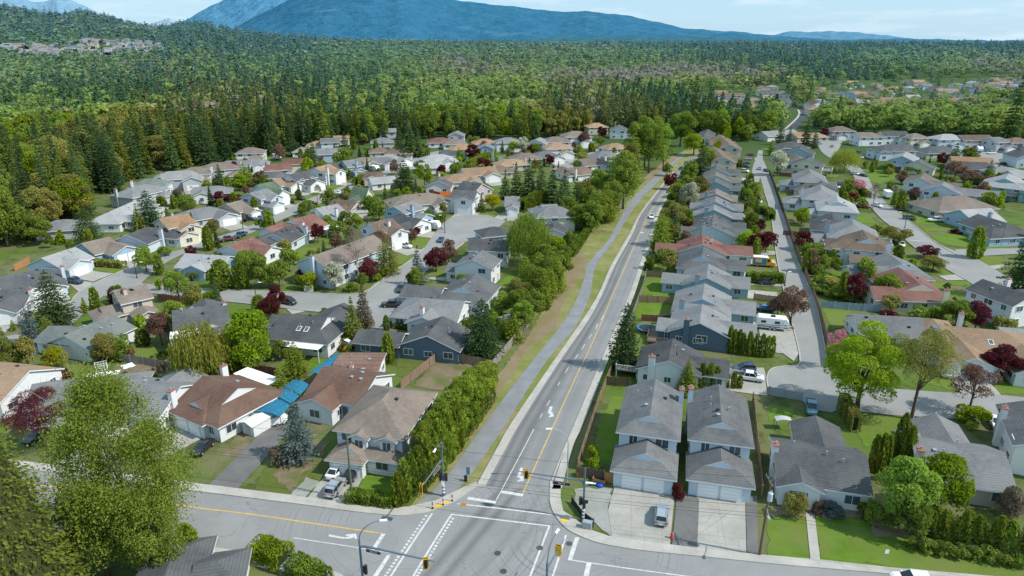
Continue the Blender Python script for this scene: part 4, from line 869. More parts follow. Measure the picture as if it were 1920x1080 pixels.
# upper edge of the left estate
for (x, y, a, L, D, e, en, rf, wl, wg) in [
    (566, 279, 10, 9, 8, 2.8, 'hh', 'lg', 'w', 0), (596, 268, 10, 12, 9, 2.9, 'hh', 'tn', 'w', 0), (619, 262, 15, 10, 9, 5, 'gg', 'g', 'lb', 0), (640, 257, 10, 8, 8, 5, 'gg', 'tn', 'w', 0), (612, 283, 20, 12, 10, 4.2, 'gg', 'g', 'b', 0),
    (716, 262, 12, 12, 10, 4.6, 'hh', 'g', 'gy', 0), (716, 280, 12, 13, 9, 2.8, 'hh', 'bn', 'be', 0), (747, 282, 10, 14, 10, 2.8, 'hh', 'bn', 'w', 0), (722, 299, 15, 12, 10, 2.8, 'gh', 'g', 'w', 1),
    (727, 243, 8, 10, 8, 4, 'gg', 'lg', 'lb', 0), (825, 262, 10, 14, 10, 2.8, 'hh', 'rd', 'w', 0), (856, 250, 90, 10, 9, 5.2, 'gg', 'g', 'gy', 0), (852, 265, 10, 13, 10, 2.8, 'hh', 'tb', 'w', 0), (868, 275, 15, 14, 10, 2.8, 'hh', 'or', 'w', 0),
    (908, 264, 10, 13, 10, 2.8, 'hh', 'or', 'cr', 0), (911, 273, 90, 9, 8, 5.2, 'gg', 'g', 'b', 0), (952, 262, 10, 14, 10, 4.6, 'hh', 'g', 'w', 1), (1009, 264, 75, 10, 10, 5, 'gg', 'lg', 'w', 1), (1042, 261, 10, 15, 11, 5, 'hh', 'tb', 'w', 1), (1045, 273, 10, 14, 10, 4.8, 'hh', 'tn', 'w', 1),
    (1080, 251, 10, 16, 12, 5.4, 'hh', 'tb', 'w', 1), (1118, 234, 10, 13, 10, 4.6, 'hh', 'or', 'be', 0), (1160, 239, 80, 10, 10, 5.4, 'gg', 'dg', 'w', 1)]:
    hrow('upper', ('C', x, y, a, L, D, e, 'x', en), rf, wl, [('W', .75, 4, 7, 2.8, 'g')] if wg else [], garage='auto' if wg else [])
# middle of the left estate
for (x, y, a, L, D, e, en, rf, wl, wg) in [
    (820, 296, 15, 18, 12, 2.8, 'hh', 'lg', 'w', 1), (849, 286, 20, 12, 9, 2.8, 'gg', 'dg', 'w', 0), (808, 308, 10, 10, 8, 2.8, 'gg', 'lg', 'w', 0), (862, 332, 15, 16, 11, 2.8, 'hh', 'tn', 'w', 1), (897, 320, 20, 15, 11, 2.8, 'gg', 'tn', 'w', 1), (928, 316, 15, 16, 10, 2.8, 'hh', 'bn', 'be', 0),
    (958, 303, 20, 15, 10, 2.8, 'hh', 'tn', 'be', 0), (985, 292, 20, 15, 11, 2.8, 'hh', 'tb', 'gy', 0), (1021, 289, 20, 15, 11, 2.8, 'hh', 'g', 'w', 1), (938, 296, 20, 7, 6, 2.6, 'hh', 'g', 'b', 0)]:
    hrow('mid', ('C', x, y, a, L, D, e, 'x', en), rf, wl, [('W', .75, 4, 7, 2.7, 'g')] if wg else [], garage='auto' if wg else [])
hone('white-gabled dark house', 'dark-roofed white gable house with long windows above the orange fence', ('R', 821, 340, 826, 334, 10, 3, 'gg'), 'dg', 'w', [], garage=[], chim=(1, .5))
hone('mauve barn-roofed house', 'mauve house with large curved charcoal barn roof behind the two-garage white house', ('R', 868, 340, 905, 345, 13, 4.6, 'gg'), 'dg', 'mv', [], garage=[], chim=False, slope=.5)
hone('two-garage white house', 'white house with charcoal roof and two grey garage doors at the cul-de-sac head', ('R', 848, 357, 896, 359, 9, 5.2, 'gg'), 'dg', 'w', [('W', .72, 2, 7.5, 4.8, 'g')], garage=[(1, 'F')], chim=False)
hone('white carport house', 'grey-roofed white house with open garage beside the yellow-green tree', ('R', 946, 369, 975, 369, 10, 2.8, 'gg'), 'g', 'w', [('W', .5, 4, 7, 2.7, 'g')], chim=False)
hone('long grey hip-roofed house', 'long white house with grey hip roof left of the two-garage white house', ('R', 758, 366, 805, 362, 12, 2.9, 'hh'), 'tb', 'w', [('W', .85, 4, 7, 2.7, 'g')], garage=[], chim=False)
hrow('trail', ('R', 1016, 385, 1044, 383, 11, 2.8, 'dg'), 'g', 'b', [], garage=[], chim=False)
hrow('trail', ('C', 1036, 394, 5, 13, 11, 4.8, 'x', 'hh'), 'g', 'cr', [], garage=[], chim=False)
hrow('trail', ('C', 1038, 426, 85, 9, 8, 2.6, 'x', 'gg'), 'dg', 'w', [], garage=[], chim=False)
hrow('trail', ('C', 1085, 319, 25, 16, 11, 2.8, 'x', 'dh'), 'bn', 'w', [('B', .3, 4, 7, 2.7, 'g')], garage=[], chim=(.2, -.03))
hrow('trail', ('C', 1112, 302, 25, 15, 11, 2.8, 'x', 'gh'), 'tb', 'w', [], garage=[])
hrow('trail', ('C', 1133, 289, 25, 15, 11, 2.8, 'x', 'hh'), 'g', 'w', [], garage=[])
hrow('trail', ('C', 1152, 273, 25, 14, 10, 2.8, 'x', 'hh'), 'tn', 'w', [], garage=[], chim=(.1, -.03))
# row between the road and the lane, near to far (garage wings face the lane)
def lane(x1, y1, x2, y2, w, roof, wall, wx, e=3.1, wl=7.0, tt=.6, left=0, ends='gg', **kw):
    z = e + w / 2 * .42; a = G(x1, y1, z); b = G(x2, y2, z); d = (b - a).normalized(); c = a.lerp(b, tt); q = G(wx, proj(c)[1], e); nr = Vector((d.y, -d.x, 0))
    out = (q - c).dot(nr) - w / 2 - .4
    wg = [('W', tt, max(2, out), wl, 2.7, 'g')]
    if left: wg.append(('B', .45, left, 6, 2.7, 'g'))
    return hrow('lane', ('R', x1, y1, x2, y2, w, e, ends), roof, wall, wg, **kw)
lane(1254, 678, 1262, 636, 10.4, 'dg', 'w', 1368, e=3.3, chim=(-.03, .78), feats=[('deck', 2, 10.6, 6.5, 14.6, 1.5, 'trim')], garage=[(1, 'F')])
lane(1312, 607, 1317, 571, 11.2, 'g', 'sb', 1417, e=3.3, left=2.5, chim=(-.03, .72), feats=[('win', 'L', 0, 6.2, 1.6, 2.0, 1.4), ('deck', -1, 11.4, 6, 15.5, .9, 'wood')])
lane(1317, 561, 1321, 532, 11.5, 'g', 'b', 1415, ends='dg', chim=(-.03, .85)); lane(1325, 522, 1328, 495, 10.5, 'g', 'b', 1405, left=5, chim=(-.03, .7)); lane(1316, 482, 1319, 463, 11.5, 'dg', 'lb', 1398, ends='dg', chim=False)
lane(1317, 459, 1316, 439, 12.5, 'rd', 'w', 1404, left=6, chim=(.6, .3)); lane(1336, 425, 1336, 411, 12, 'dg', 'lb', 1403, left=3, chim=(-.03, .7)); lane(1337, 411, 1338, 401, 11, 'dg', 'lb', 1398, chim=(-.03, .6))
lane(1338, 394, 1339, 384, 11.5, 'g', 'b', 1393, left=3, chim=(-.03, .7)); lane(1341, 379, 1342, 368, 12, 'g', 'lb', 1393, left=2, chim=(-.03, .75)); lane(1342, 364, 1343, 354, 11, 'tb', 'b', 1370, chim=(-.03, .8))
lane(1341, 341, 1342, 334, 11, 'dg', 'b', 1395, e=3.6, wl=8, chim=False); lane(1342, 329, 1342, 322, 11, 'tb', 'lb', 1388, chim=False); lane(1343, 317, 1343, 311, 11, 'dg', 'lb', 1388, left=5, ends='gh', chim=False)
for i, (a, lab) in enumerate(((('E', 1332, 303, 1377, 304, 1396, 284, 4.8, 'y', 'gg'), 'near block of the brown-roofed row of townhouses with repeated white dormers'), (('E', 1345, 280, 1390, 281, 1407, 262, 4.8, 'y', 'gg'), 'far block of the brown-roofed row of townhouses with repeated white dormers'))):
    hone(('near' if i == 0 else 'far') + ' townhouse block', lab, a, 'bn', 'be', [('X', -1.5, 3 + k * 7, 4, 7.4 + k * 7, 4.4, 'x', 'gg') for k in range(4)] + [('X', 6, 3 + k * 7, 12, 7.4 + k * 7, 4.2, 'x', 'gg') for k in range(4)], garage=[], chim=False)
# right of the lane fence, near to far
hrow('fence', ('R', 1600, 590, 1728, 597, 10, 2.8, 'gg'), 'g', 'w', [], garage=[], chim=False)
hrow('fence', ('R', 1762, 611, 1878, 621, 13, 2.8, 'dh'), 'tn', 'w', [('W', .28, 5.5, 8.5, 2.7, 'g'), ('B', .1, 4, 8, 2.7, 'h'), ('W', .95, 6, 8, 2.7, 'g')], chim=(.45, 1.02), feats=[('sky', .55, .25)])
hrow('fence', ('R', 1727, 535, 1684, 502, 12.5, 2.9, 'dg'), 'rd', 'cr', [('B', .25, 4, 8, 2.8, 'g')], garage=[], chim=(-.05, .2))
hrow('fence', ('R', 1692, 496, 1662, 474, 12.5, 2.9, 'dg'), 'g', 'lb', [('B', .3, 6, 8, 2.8, 'g')], garage=[], chim=(.5, 1.02))
hrow('fence', ('R', 1628, 449, 1617, 432, 11, 5.0, 'dg'), 'bn', 'w', [('B', .4, 5, 9, 4.6, 'h'), ('X', -4, 3, 1, 10, 2.8, 'y', 'gg')], garage=[], chim=(-.1, .1))
hrow('fence', ('R', 1600, 421, 1597, 411, 13, 4.8, 'hg'), 'g', 'b', [('B', .4, 4, 8, 2.8, 'g')], garage=[], chim=(.4, 1.02), feats=[('deck', 2, -4, 9, -.02, 2.6, 'trim')])
hrow('fence', ('R', 1562, 410, 1560, 400, 12, 2.9, 'hg'), 'dg', 'gy', [], garage=[], chim=False, feats=[('sky', .5, .7)])
hrow('fence', ('R', 1572, 379, 1567, 367, 12, 4.4, 'dg'), 'lg', 'lb', [('B', .3, 3, 7, 2.8, 'h')], garage=[], chim=False)
hrow('fence', ('R', 1540, 356, 1538, 347, 12, 4.8, 'hg'), 'g', 'w', [('B', .4, 6, 9, 2.8, 'h')], garage=[], chim=(.3, 1.02), feats=[('deck', 2, -4, 9, -.02, 2.6, 'trim')])
hrow('fence', ('R', 1542, 344, 1540, 336, 11, 3, 'dg'), 'dg', 'lb', [('B', .4, 4, 8, 2.8, 'h')], garage=[], chim=False)
hrow('fence', ('R', 1520, 325, 1517, 317, 12, 4.8, 'hg'), 'g', 'lb', [('B', .4, 5, 8, 2.8, 'h')], garage=[], chim=False, feats=[('deck', 2, -4, 9, -.02, 2.6, 'trim')])
hrow('fence', ('R', 1514, 299, 1518, 294, 13, 4.8, 'gg'), 'dg', 'cr', [('B', .4, 4, 8, 2.8, 'g')], garage=[], chim=False, feats=[('deck', 2, -4, 9, -.02, 2.6, 'trim')])
hrow('fence', ('C', 1494, 296, 80, 11, 9, 4.6, 'x', 'gg'), 'bn', 'w', [], garage=[])
hrow('fence', ('R', 1499, 278, 1503, 273, 13, 4.4, 'gg'), 'dg', 'b', [('B', .4, 4, 8, 2.8, 'g')], garage=[], chim=False)
hrow('fence', ('C', 1482, 271, 10, 16, 12, 2.8, 'x', 'hh'), 'dg', 'gy', [], garage=[], chim=False)
# the far side of the curving street, near to far
hrow('east', ('R', 1842, 524, 1935, 556, 8.6, 5.2, 'gg'), 'dg', 'w', [('B', .55, 3, 6, 4.8, 'g')], garage=[], chim=(.2, 1.04))
hrow('east', ('R', 1833, 402, 1888, 419, 12, 2.8, 'gh'), 'dg', 'b', [('L', .7, 5, 8, 2.7, 'g'), ('W', .85, 4, 8, 2.7, 'h')], garage=[])
hrow('east', ('R', 1800, 394, 1858, 391, 13, 2.9, 'gg'), 'lg', 'b', [], garage=[], chim=(.4, -.03))
hrow('east', ('R', 1768, 369, 1808, 367, 15, 2.9, 'hh'), 'tb', 'be', [], garage=[], chim=False)
hrow('east', ('R', 1766, 348, 1770, 341, 13, 4.9, 'gg'), 'g', 'lb', [('X', 2, -11, 10, 5, 4.7, 'y', 'gg')], garage=[], chim=False, feats=[('deck', -3, 2, -.02, 11, 2.6, 'trim')])
hrow('east', ('R', 1726, 335, 1733, 325, 11, 4.8, 'gg'), 'tb', 'lb', [('X', 1, -8, 8, 5, 4.4, 'y', 'gg')], garage=[], chim=False)
hrow('east', ('R', 1722, 303, 1727, 299, 13, 3.2, 'gg'), 'dg', 'cr', [], garage=[], chim=False)
hrow('east', ('R', 1692, 293, 1700, 285, 11, 4.8, 'gg'), 'lg', 'b', [], garage=[], chim=False, feats=[('deck', -3, 2, -.02, 9, 2.6, 'trim')])
hrow('east', ('C', 1672, 277, 5, 19, 12, 4.6, 'x', 'hg'), 'dg', 'lb', [], garage=[], chim=False)
hrow('east', ('C', 1757, 280, 8, 20, 12, 2.8, 'x', 'hh'), 'dg', 'gy', [], garage=[], chim=False)
hrow('east', ('C', 1820, 300, -18, 17, 11, 2.8, 'x', 'gg'), 'or', 'be', [], garage=[], chim=False)
hrow('east', ('C', 1815, 309, -15, 15, 11, 2.8, 'x', 'gg'), 'dg', 'gy', [], garage=[], chim=False)
hrow('east', ('R', 1885, 335, 1892, 326, 14, 4.8, 'dg'), 'lg', 'tb', [('X', 1, -9, 9, 5, 4.6, 'y', 'gg')], garage=[], chim=False, feats=[('deck', -3.4, 2, -.02, 12, 2.6, 'wood')])
hrow('east', ('C', 1877, 317, 5, 13, 9, 2.8, 'x', 'hh'), 'g', 'gy', [], garage=[], chim=False)
hrow('east', ('C', 1915, 325, 5, 12, 10, 2.8, 'x', 'gg'), 'lg', 'w', [], garage=[], chim=False)
hrow('east', ('C', 1916, 289, 85, 12, 10, 4.6, 'x', 'gg'), 'dg', 'lb', [], garage=[], chim=False)
# far right row under the woods, left to right
for (x, y, a, L, D, e, en, rf, wl, gx) in [(1574, 241, 8, 15, 11, 5.2, 'hh', 'tb', 'gy', .3), (1627, 252, 5, 15, 10, 5, 'gh', 'tb', 'w', 0), (1674, 250, 4, 15, 10, 5.4, 'gg', 'dg', 'w', .7), (1715, 254, 10, 12, 10, 5.2, 'hh', 'tb', 'cr', .6), (1776, 256, 3, 16, 11, 5.2, 'hh', 'lg', 'lb', .6), (1826, 257, 3, 17, 10, 5.2, 'gg', 'bn', 'be', .75), (1872, 261, 12, 11, 10, 5.4, 'gh', 'g', 'gy', .6), (1905, 262, 5, 13, 10, 5.2, 'hh', 'bn', 'be', .6), (1945, 266, 5, 13, 10, 5.2, 'hh', 'g', 'w', .6)]:
    hrow('top', ('C', x, y, a, L, D, e, 'x', en), rf, wl, [('W', gx, 3.5, 7, 4.6 if rf == 'dg' else 2.9, 'g')] if gx else [], chim=(.05, -.03))
hone('long white-edged roof by the new road', 'long low building with white-edged grey roof below the newly paved road', ('C', 1458, 249, 25, 26, 11, 3, 'x', 'gg'), 'lg', 'w', [], garage=[], chim=False)
hone('salmon-roofed house behind the conifers', 'salmon-tan-roofed house between the two dark conifers below the new road', ('C', 1500, 252, 20, 12, 10, 4, 'x', 'gg'), 'or', 'be', [], garage=[], chim=False)
hone('tan-roofed house by the burgundy tree', 'tan-roofed house left of the burgundy tree at the right cul-de-sac head', ('C', 1530, 252, 5, 12, 9, 2.9, 'x', 'hh'), 'tn', 'be', [], garage=[], chim=False)
hone('grey house behind the path trees', 'dark grey house with white chimney behind the lime hedge beside the townhouses', ('R', 1318, 258, 1328, 242, 9, 3.4, 'gg'), 'dg', 'gy', [], garage=[], chim=(-.02, .3))
# ---------------------------------------------------------------- foliage meshes (numpy leaf cards)
def cards_mesh(name, P, D, size, asp, v, mat, extra=None, mats=None):
    # P centres, D long-axis directions, size half length, asp width ratio, v per-card tone
    n = len(P); rs = np.random.default_rng(len(P))
    D = D / (np.linalg.norm(D, axis=1, keepdims=True) + 1e-9); r = rs.normal(size=(n, 3)); S = np.cross(D, r); S /= (np.linalg.norm(S, axis=1, keepdims=True) + 1e-9)
    a = D * np.reshape(size, (-1, 1)); b = S * np.reshape(size * asp, (-1, 1))
    V = np.stack([P - a, P + b * 1.0 - a * .1, P + a, P - b + a * .1], 1).reshape(-1, 3)
    F = np.arange(4 * n).reshape(-1, 4)
    return V, F, np.repeat(v, 4)
def make_mesh(name, V, F, v, mat):
    me = bpy.data.meshes.new(name); n = len(V); m = len(F)
    me.vertices.add(n); me.vertices.foreach_set('co', V.astype(np.float32).ravel())
    me.loops.add(m * 4); me.loops.foreach_set('vertex_index', F.astype(np.int32).ravel())
    me.polygons.add(m); me.polygons.foreach_set('loop_start', np.arange(0, m * 4, 4, dtype=np.int32)); me.polygons.foreach_set('loop_total', np.full(m, 4, np.int32))
    if v is not None:
        if v.ndim == 1: at = me.attributes.new('v', 'FLOAT', 'POINT'); at.data.foreach_set('value', v.astype(np.float32))
        else: at = me.attributes.new('Col', 'FLOAT_COLOR', 'POINT'); at.data.foreach_set('color', v.astype(np.float32).ravel())
    if mat: me.materials.append(mat)
    me.update(); me.validate(); return me
def crown_round(rs, n, h, r, zb, card, K=14, rc=.36, fill=0.0):
    # clumps over an ellipsoid between zb and h
    zc = (h + zb) / 2; rz = (h - zb) / 2
    u = rs.normal(size=(K, 3)); u /= np.linalg.norm(u, axis=1, keepdims=True); u[:, 2] = np.where(u[:, 2] < -.85, -u[:, 2], u[:, 2])
    rad = rs.uniform(.5, .78, K)[:, None]; C = u * rad * np.array([r, r, rz]) + np.array([0, 0, zc])
    rcl = rs.uniform(.75, 1.2, K) * rc * r
    k = rs.choice(K, n, p=rcl ** 2 / (rcl ** 2).sum()); w = rs.normal(size=(n, 3)); w /= np.linalg.norm(w, axis=1, keepdims=True)
    w[:, 2] = np.where((w[:, 2] < -.3) & (rs.random(n) < .7), -w[:, 2], w[:, 2])
    P = C[k] + w * (rcl[k] * rs.uniform(.62, 1.08, n) ** .6)[:, None] * np.array([1, 1, .85])
    D = np.cross(w, rs.normal(size=(n, 3))) + rs.normal(size=(n, 3)) * .35
    tone = rs.uniform(0, 1, K)
    v = np.clip(.15 + .45 * tone[k] + .35 * rs.random(n), 0, 1)
    return P, D, np.full(n, card) * rs.uniform(.6, 1.3, n), .62, v, C
def crown_cone(rs, n, h, r, zb, card, droop=.35, prof=.9, rough=.2, levels=None):
    nl = levels or max(10, int(h / .75)); per = max(5, int(n / nl / 9)); P = []; D = []; v = []; S = []
    for i in range(nl):
        f = (i + rs.uniform(-.3, .3)) / nl; f = min(max(f, 0), .985); z = zb + (h - zb) * f; rr = r * (1 - f) ** prof
        if f < .08: rr *= .8
        nb = max(4, int(per * (.35 + .65 * rr / r) + 1)); a0 = rs.uniform(0, 6.28)
        for b in range(nb):
            a = a0 + 6.283 * b / nb + rs.uniform(-.25, .25); L = rr * rs.uniform(1 - rough * 1.6, 1 + rough * .5); tone = rs.random(); m = max(3, int(9 * (L / r) + 2))
            t = (np.arange(m) + rs.uniform(0, 1, m)) / m; t = .12 + .88 * t ** .8
            x = np.cos(a) * L * t; y = np.sin(a) * L * t; zz_ = z - droop * L * t ** 1.3 + .12 * L * t ** 3 + rs.normal(size=m) * .08
            sp = .17 * L * (1.1 - t) + card * .5; lat = rs.uniform(-1, 1, m) * sp
            x = x - np.sin(a) * lat; y = y + np.cos(a) * lat
            P.append(np.stack([x, y, zz_], 1)); D.append(np.stack([np.cos(a) + rs.normal(size=m) * .5, np.sin(a) + rs.normal(size=m) * .5, -droop + rs.normal(size=m) * .3], 1))
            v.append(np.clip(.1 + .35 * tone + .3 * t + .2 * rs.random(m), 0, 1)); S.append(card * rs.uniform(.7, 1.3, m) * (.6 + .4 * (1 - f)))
    m = 14; P.append(np.stack([rs.normal(size=m) * .1, rs.normal(size=m) * .1, h - rs.uniform(0, .9, m)], 1)); D.append(np.tile([0, 0, 1.], (m, 1))); v.append(np.full(m, .6)); S.append(np.full(m, card * .6))
    return np.concatenate(P), np.concatenate(D), np.concatenate(S), .5, np.concatenate(v), None
def crown_col(rs, n, h, r, zb, card):
    z = zb + (h - zb) * rs.random(n) ** .95; a = rs.uniform(0, 6.283, n); f = (z - zb) / (h - zb)
    prof = np.clip(np.minimum(1, .75 + f * 1.2) * np.sqrt(np.clip(1 - f ** 2.6, 0, 1)), .04, 1); lob = 1 + .12 * np.sin(a * 5 + f * 4) + rs.normal(size=n) * .05
    rr = r * prof * lob * rs.uniform(.82, 1.03, n); P = np.stack([rr * np.cos(a), rr * np.sin(a), z], 1)
    D = np.stack([.35 * np.cos(a), .35 * np.sin(a), np.ones(n)], 1) + rs.normal(size=(n, 3)) * .35
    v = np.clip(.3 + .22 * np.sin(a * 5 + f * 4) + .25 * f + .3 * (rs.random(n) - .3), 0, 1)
    return P, D, card * rs.uniform(.6, 1.25, n), .5, v, None
def crown_weep(rs, n, h, r, zb, card):
    K = n // 14; u = rs.normal(size=(K, 3)); u[:, 2] = np.abs(u[:, 2]) * .9 + .05; u /= np.linalg.norm(u, axis=1, keepdims=True); rad = rs.uniform(.55, 1, K)[:, None]
    C = u * rad * np.array([r, r, (h - zb) * .48]) + np.array([0, 0, zb + (h - zb) * .5]); P = []; D = []; v = []
    for i in range(K):
        L = rs.uniform(.25, .62) * (h - zb) * (.5 + .5 * np.hypot(*u[i, :2])); t = np.linspace(0, 1, 14) + rs.normal(size=14) * .03
        o = C[i, :2] / (np.linalg.norm(C[i, :2]) + .01) * .12 * L
        P.append(np.stack([C[i, 0] + o[0] * t + rs.normal(size=14) * .12, C[i, 1] + o[1] * t + rs.normal(size=14) * .12, np.maximum(C[i, 2] - L * t, .4)], 1)); D.append(np.stack([o[0] * .3 + rs.normal(size=14) * .2, o[1] * .3 + rs.normal(size=14) * .2, -np.ones(14)], 1)); v.append(np.clip(.25 + .4 * rs.random() + .3 * rs.random(14), 0, 1))
    P = np.concatenate(P); return P, np.concatenate(D), card * 1.3 * rs.uniform(.7, 1.2, len(P)), .34, np.concatenate(v), C[:10]
def crown_birch(rs, n, h, r, zb, card):
    K = 95; f = rs.random(K) ** .8; zc = zb + (h - zb) * (.05 + .92 * f); prof = np.sin(np.pi * np.clip(.16 + .80 * f, 0, 1)) ** .75; a = rs.uniform(0, 6.283, K); q = r * prof * rs.uniform(.15, .95, K) ** .6
    C = np.stack([q * np.cos(a), q * np.sin(a), zc], 1); rc = rs.uniform(.10, .22, K) * r; k = rs.integers(0, K, n); w = rs.normal(size=(n, 3)); P = C[k] + w * rc[k][:, None] * np.array([.75, .75, .9]); P[:, 2] = np.maximum(P[:, 2], .6)
    D = rs.normal(size=(n, 3)) + np.array([0, 0, -.5]); v = np.clip(.2 + .4 * rs.random(K)[k] + .4 * rs.random(n), 0, 1); return P, D, card * rs.uniform(.6, 1.3, n), .6, v, C
def crown_vase(rs, n, h, r, zb, card):
    P, D, S, a, v, C = crown_round(rs, n, h, r, zb, card, 30, .26)
    up = (P[:, 2] - zb) / (h - zb); keep = rs.random(len(P)) < .35 + .65 * np.clip(up * 1.3, 0, 1)
    return P[keep], D[keep], S[keep] * .85, a, v[keep], C
def trunk_mesh(name, rs, h, r, tr, C, zb, mat, twig=0):
    mb = MB(); top = zb + (h - zb) * .55
    pts = [(0, 0, -.1), (tr * .2, 0, h * .12), (tr * .3, tr * .2, zb + (top - zb) * .3), (0, tr * .3, top), (0, 0, h * .9)]
    mb.tube(pts, [tr * 1.25, tr, tr * .8, tr * .5, tr * .12], 7)
    if C is not None:
        for c in C[:16]:
            f = rs.uniform(.25, .8); s = Vector((tr * .2, 0, zb * .7 + (top - zb * .7) * f)); e = Vector(c); m = s.lerp(e, .5) + Vector((0, 0, -.06 * (e - s).length))
            mb.tube([s, m, e], [tr * .42, tr * .26, tr * .08], 5)
            for q in range(twig):
                e2 = e + Vector(rs.normal(size=3)) * r * .26; e2.z += r * .12; mb.tube([m.lerp(e, .55), e2], [tr * .13, tr * .03], 4, cap=False)
    return mb.mesh(name, mat, True)
PROTO = {}
def proto(kind, shape, lod, var):
    k = (kind, shape, lod, var)
    if k in PROTO: return PROTO[k]
    rs = np.random.default_rng(sum(ord(c) for c in kind + shape) * 7 + lod * 101 + var * 13)
    n = {0: 17000, 1: 6000, 2: 1700, 3: 600}[lod]; cs = {0: .46, 1: .80, 2: 1.42, 3: 2.3}[lod]; C = None; tr = .22
    if shape == 'cone': h, r, zb = 16, 3.6, 1.0; dat = crown_cone(rs, n, h, r, zb, .42 * cs, rs.uniform(.25, .42), rs.uniform(.75, .95), .22)
    elif shape == 'fat': h, r, zb = 14, 4.6, 1.2; dat = crown_cone(rs, n, h, r, zb, .42 * cs, .25, .55, .3)
    elif shape == 'giant': h, r, zb = 27, 10, .5; dat = crown_cone(rs, 110000, h, r, zb, .30, .30, .44, .22, 90)
    elif shape == 'col': h, r, zb = 5, .9, .05; dat = crown_col(rs, int(n * .55), h, r, zb, .19 * cs)
    elif shape == 'weep': h, r, zb = 10, 5, 1.0; dat = crown_weep(rs, int(n * 1.2), h, r, zb, .25 * cs)
    elif shape == 'vase': h, r, zb = 10, 4.5, 2.6; dat = crown_vase(rs, n, h, r, zb, .21 * cs); tr = .2
    elif shape == 'bare': h, r, zb = 10, 3.6, 2.6; dat = crown_vase(rs, int(n * .35), h, r, zb, .16 * cs); tr = .2
    elif shape == 'birch': h, r, zb = 14, 5.0, .8; dat = crown_birch(rs, int(n * 3.4), h, r, zb, .20 * cs); tr = .2
    elif shape == 'shrub': h, r, zb = 2, 1.4, 0.05; dat = crown_round(rs, int(n * .5), h, r, -.35, .13 * cs, 12, .42); tr = .05
    elif shape == 'oval': h, r, zb = 14, 4.4, .8; dat = crown_round(rs, int(n * 1.25), h, r, zb, .28 * cs, 40, .29); tr = .26
    else: h, r, zb = 9, 4.2, .9; dat = crown_round(rs, int(n * 1.2), h, r, zb, .25 * cs, 30, .31); tr = .22
    P, D, S, a, v, C = dat
    if shape in ('shrub', 'col'): P[:, 2] = np.maximum(P[:, 2], .04)
    V, F, vv = cards_mesh('crown', P, D, S, a, v, None)
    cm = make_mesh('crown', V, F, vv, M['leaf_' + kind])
    tm = trunk_mesh('trunk', rs, h, r, tr, C if shape not in ('shrub',) else None, zb, M['palebark'] if shape in ('birch', 'bare') else M['bark'], 3 if shape in ('bare', 'vase', 'birch') else 0)
    PROTO[k] = (cm, tm, h, r); return PROTO[k]
KN = {'fir': 'dark green conifer', 'cedar': 'olive-green cedar', 'hedge': 'green cedar', 'spring': 'pale spring-green tree', 'maple': 'bright green maple', 'olive': 'olive-tinged leafing tree', 'red': 'burgundy-leaved tree', 'rust': 'rust-brown leafing tree', 'willow': 'yellow-green willow',
      'blossom': 'white-blossom tree', 'pink': 'pink-blossom tree', 'yellow': 'yellow-green bush', 'spruce': 'blue-grey spruce', 'shrub': 'green shrub', 'lime': 'lime-green tree', 'dark': 'very dark evergreen', 'leafy': 'mid-green leafy tree', 'bare': 'bare brown tree'}
USED = set()
def near_label(desc, p, limit=16):
    px, py, zc = proj(p)
    hs = sorted(HOUSES, key=lambda h: (h['c'] - Vector((p[0], p[1], 0))).length)[:14]
    for extra in ('',):
        for h in hs:
            dx, dy = px - h['px'], (py - h['py']) * 1.6
            rel = ('right of' if dx > 0 else 'left of') if abs(dx) > abs(dy) else ('in front of' if dy > 0 else 'behind')
            l = '%s%s %s the %s' % (extra, desc, rel, h['core'])
            if l not in USED and len(l.split()) <= limit: USED.add(l); return l
    return desc
NT_ = [0]
def tree(kind, shape, bx, by, ty, wpx, label=None, name=None, group=None, trunk=True, base=None, hh=None, rr=None):
    p = Vector(base) if base is not None else G(bx, by)
    if hh is None:
        hh = max(.5, zat(bx, ty, p.y) - p.z); zc = proj((p.x, p.y, hh / 2))[2]; rr = wpx / 2 * zc / FPX
    else: zc = proj(p)[2]
    big = rr * FPX / zc
    lod = 0 if big > 62 else 1 if big > 22 else 2 if big > 9 else 3
    NT_[0] += 1
    cm, tm, h0, r0 = proto(kind, shape, lod, NT_[0] % (1 if lod == 0 else 3))
    nm = name or ('shrub' if shape == 'shrub' else 'conifer_tree' if shape in ('cone', 'fat') else 'cedar_column' if shape == 'col' else 'tree')
    cat = 'shrub' if shape == 'shrub' else 'tree'
    if label is None:
        d = KN[kind]
        if shape == 'shrub': d = d.replace('leafing tree', 'shrub').replace('leafy tree', 'shrub').replace('tree', 'shrub')
        if shape == 'col': d = 'columnar ' + d
        label = near_label(d, p)
    t_ = thing(nm, label, cat, p, random.uniform(0, 6.28), group)
    t_.scale = (rr / r0, rr / r0, hh / h0)
    c = link('crown', cm, t_)
    if trunk: link('trunk', tm, t_)
    return t_
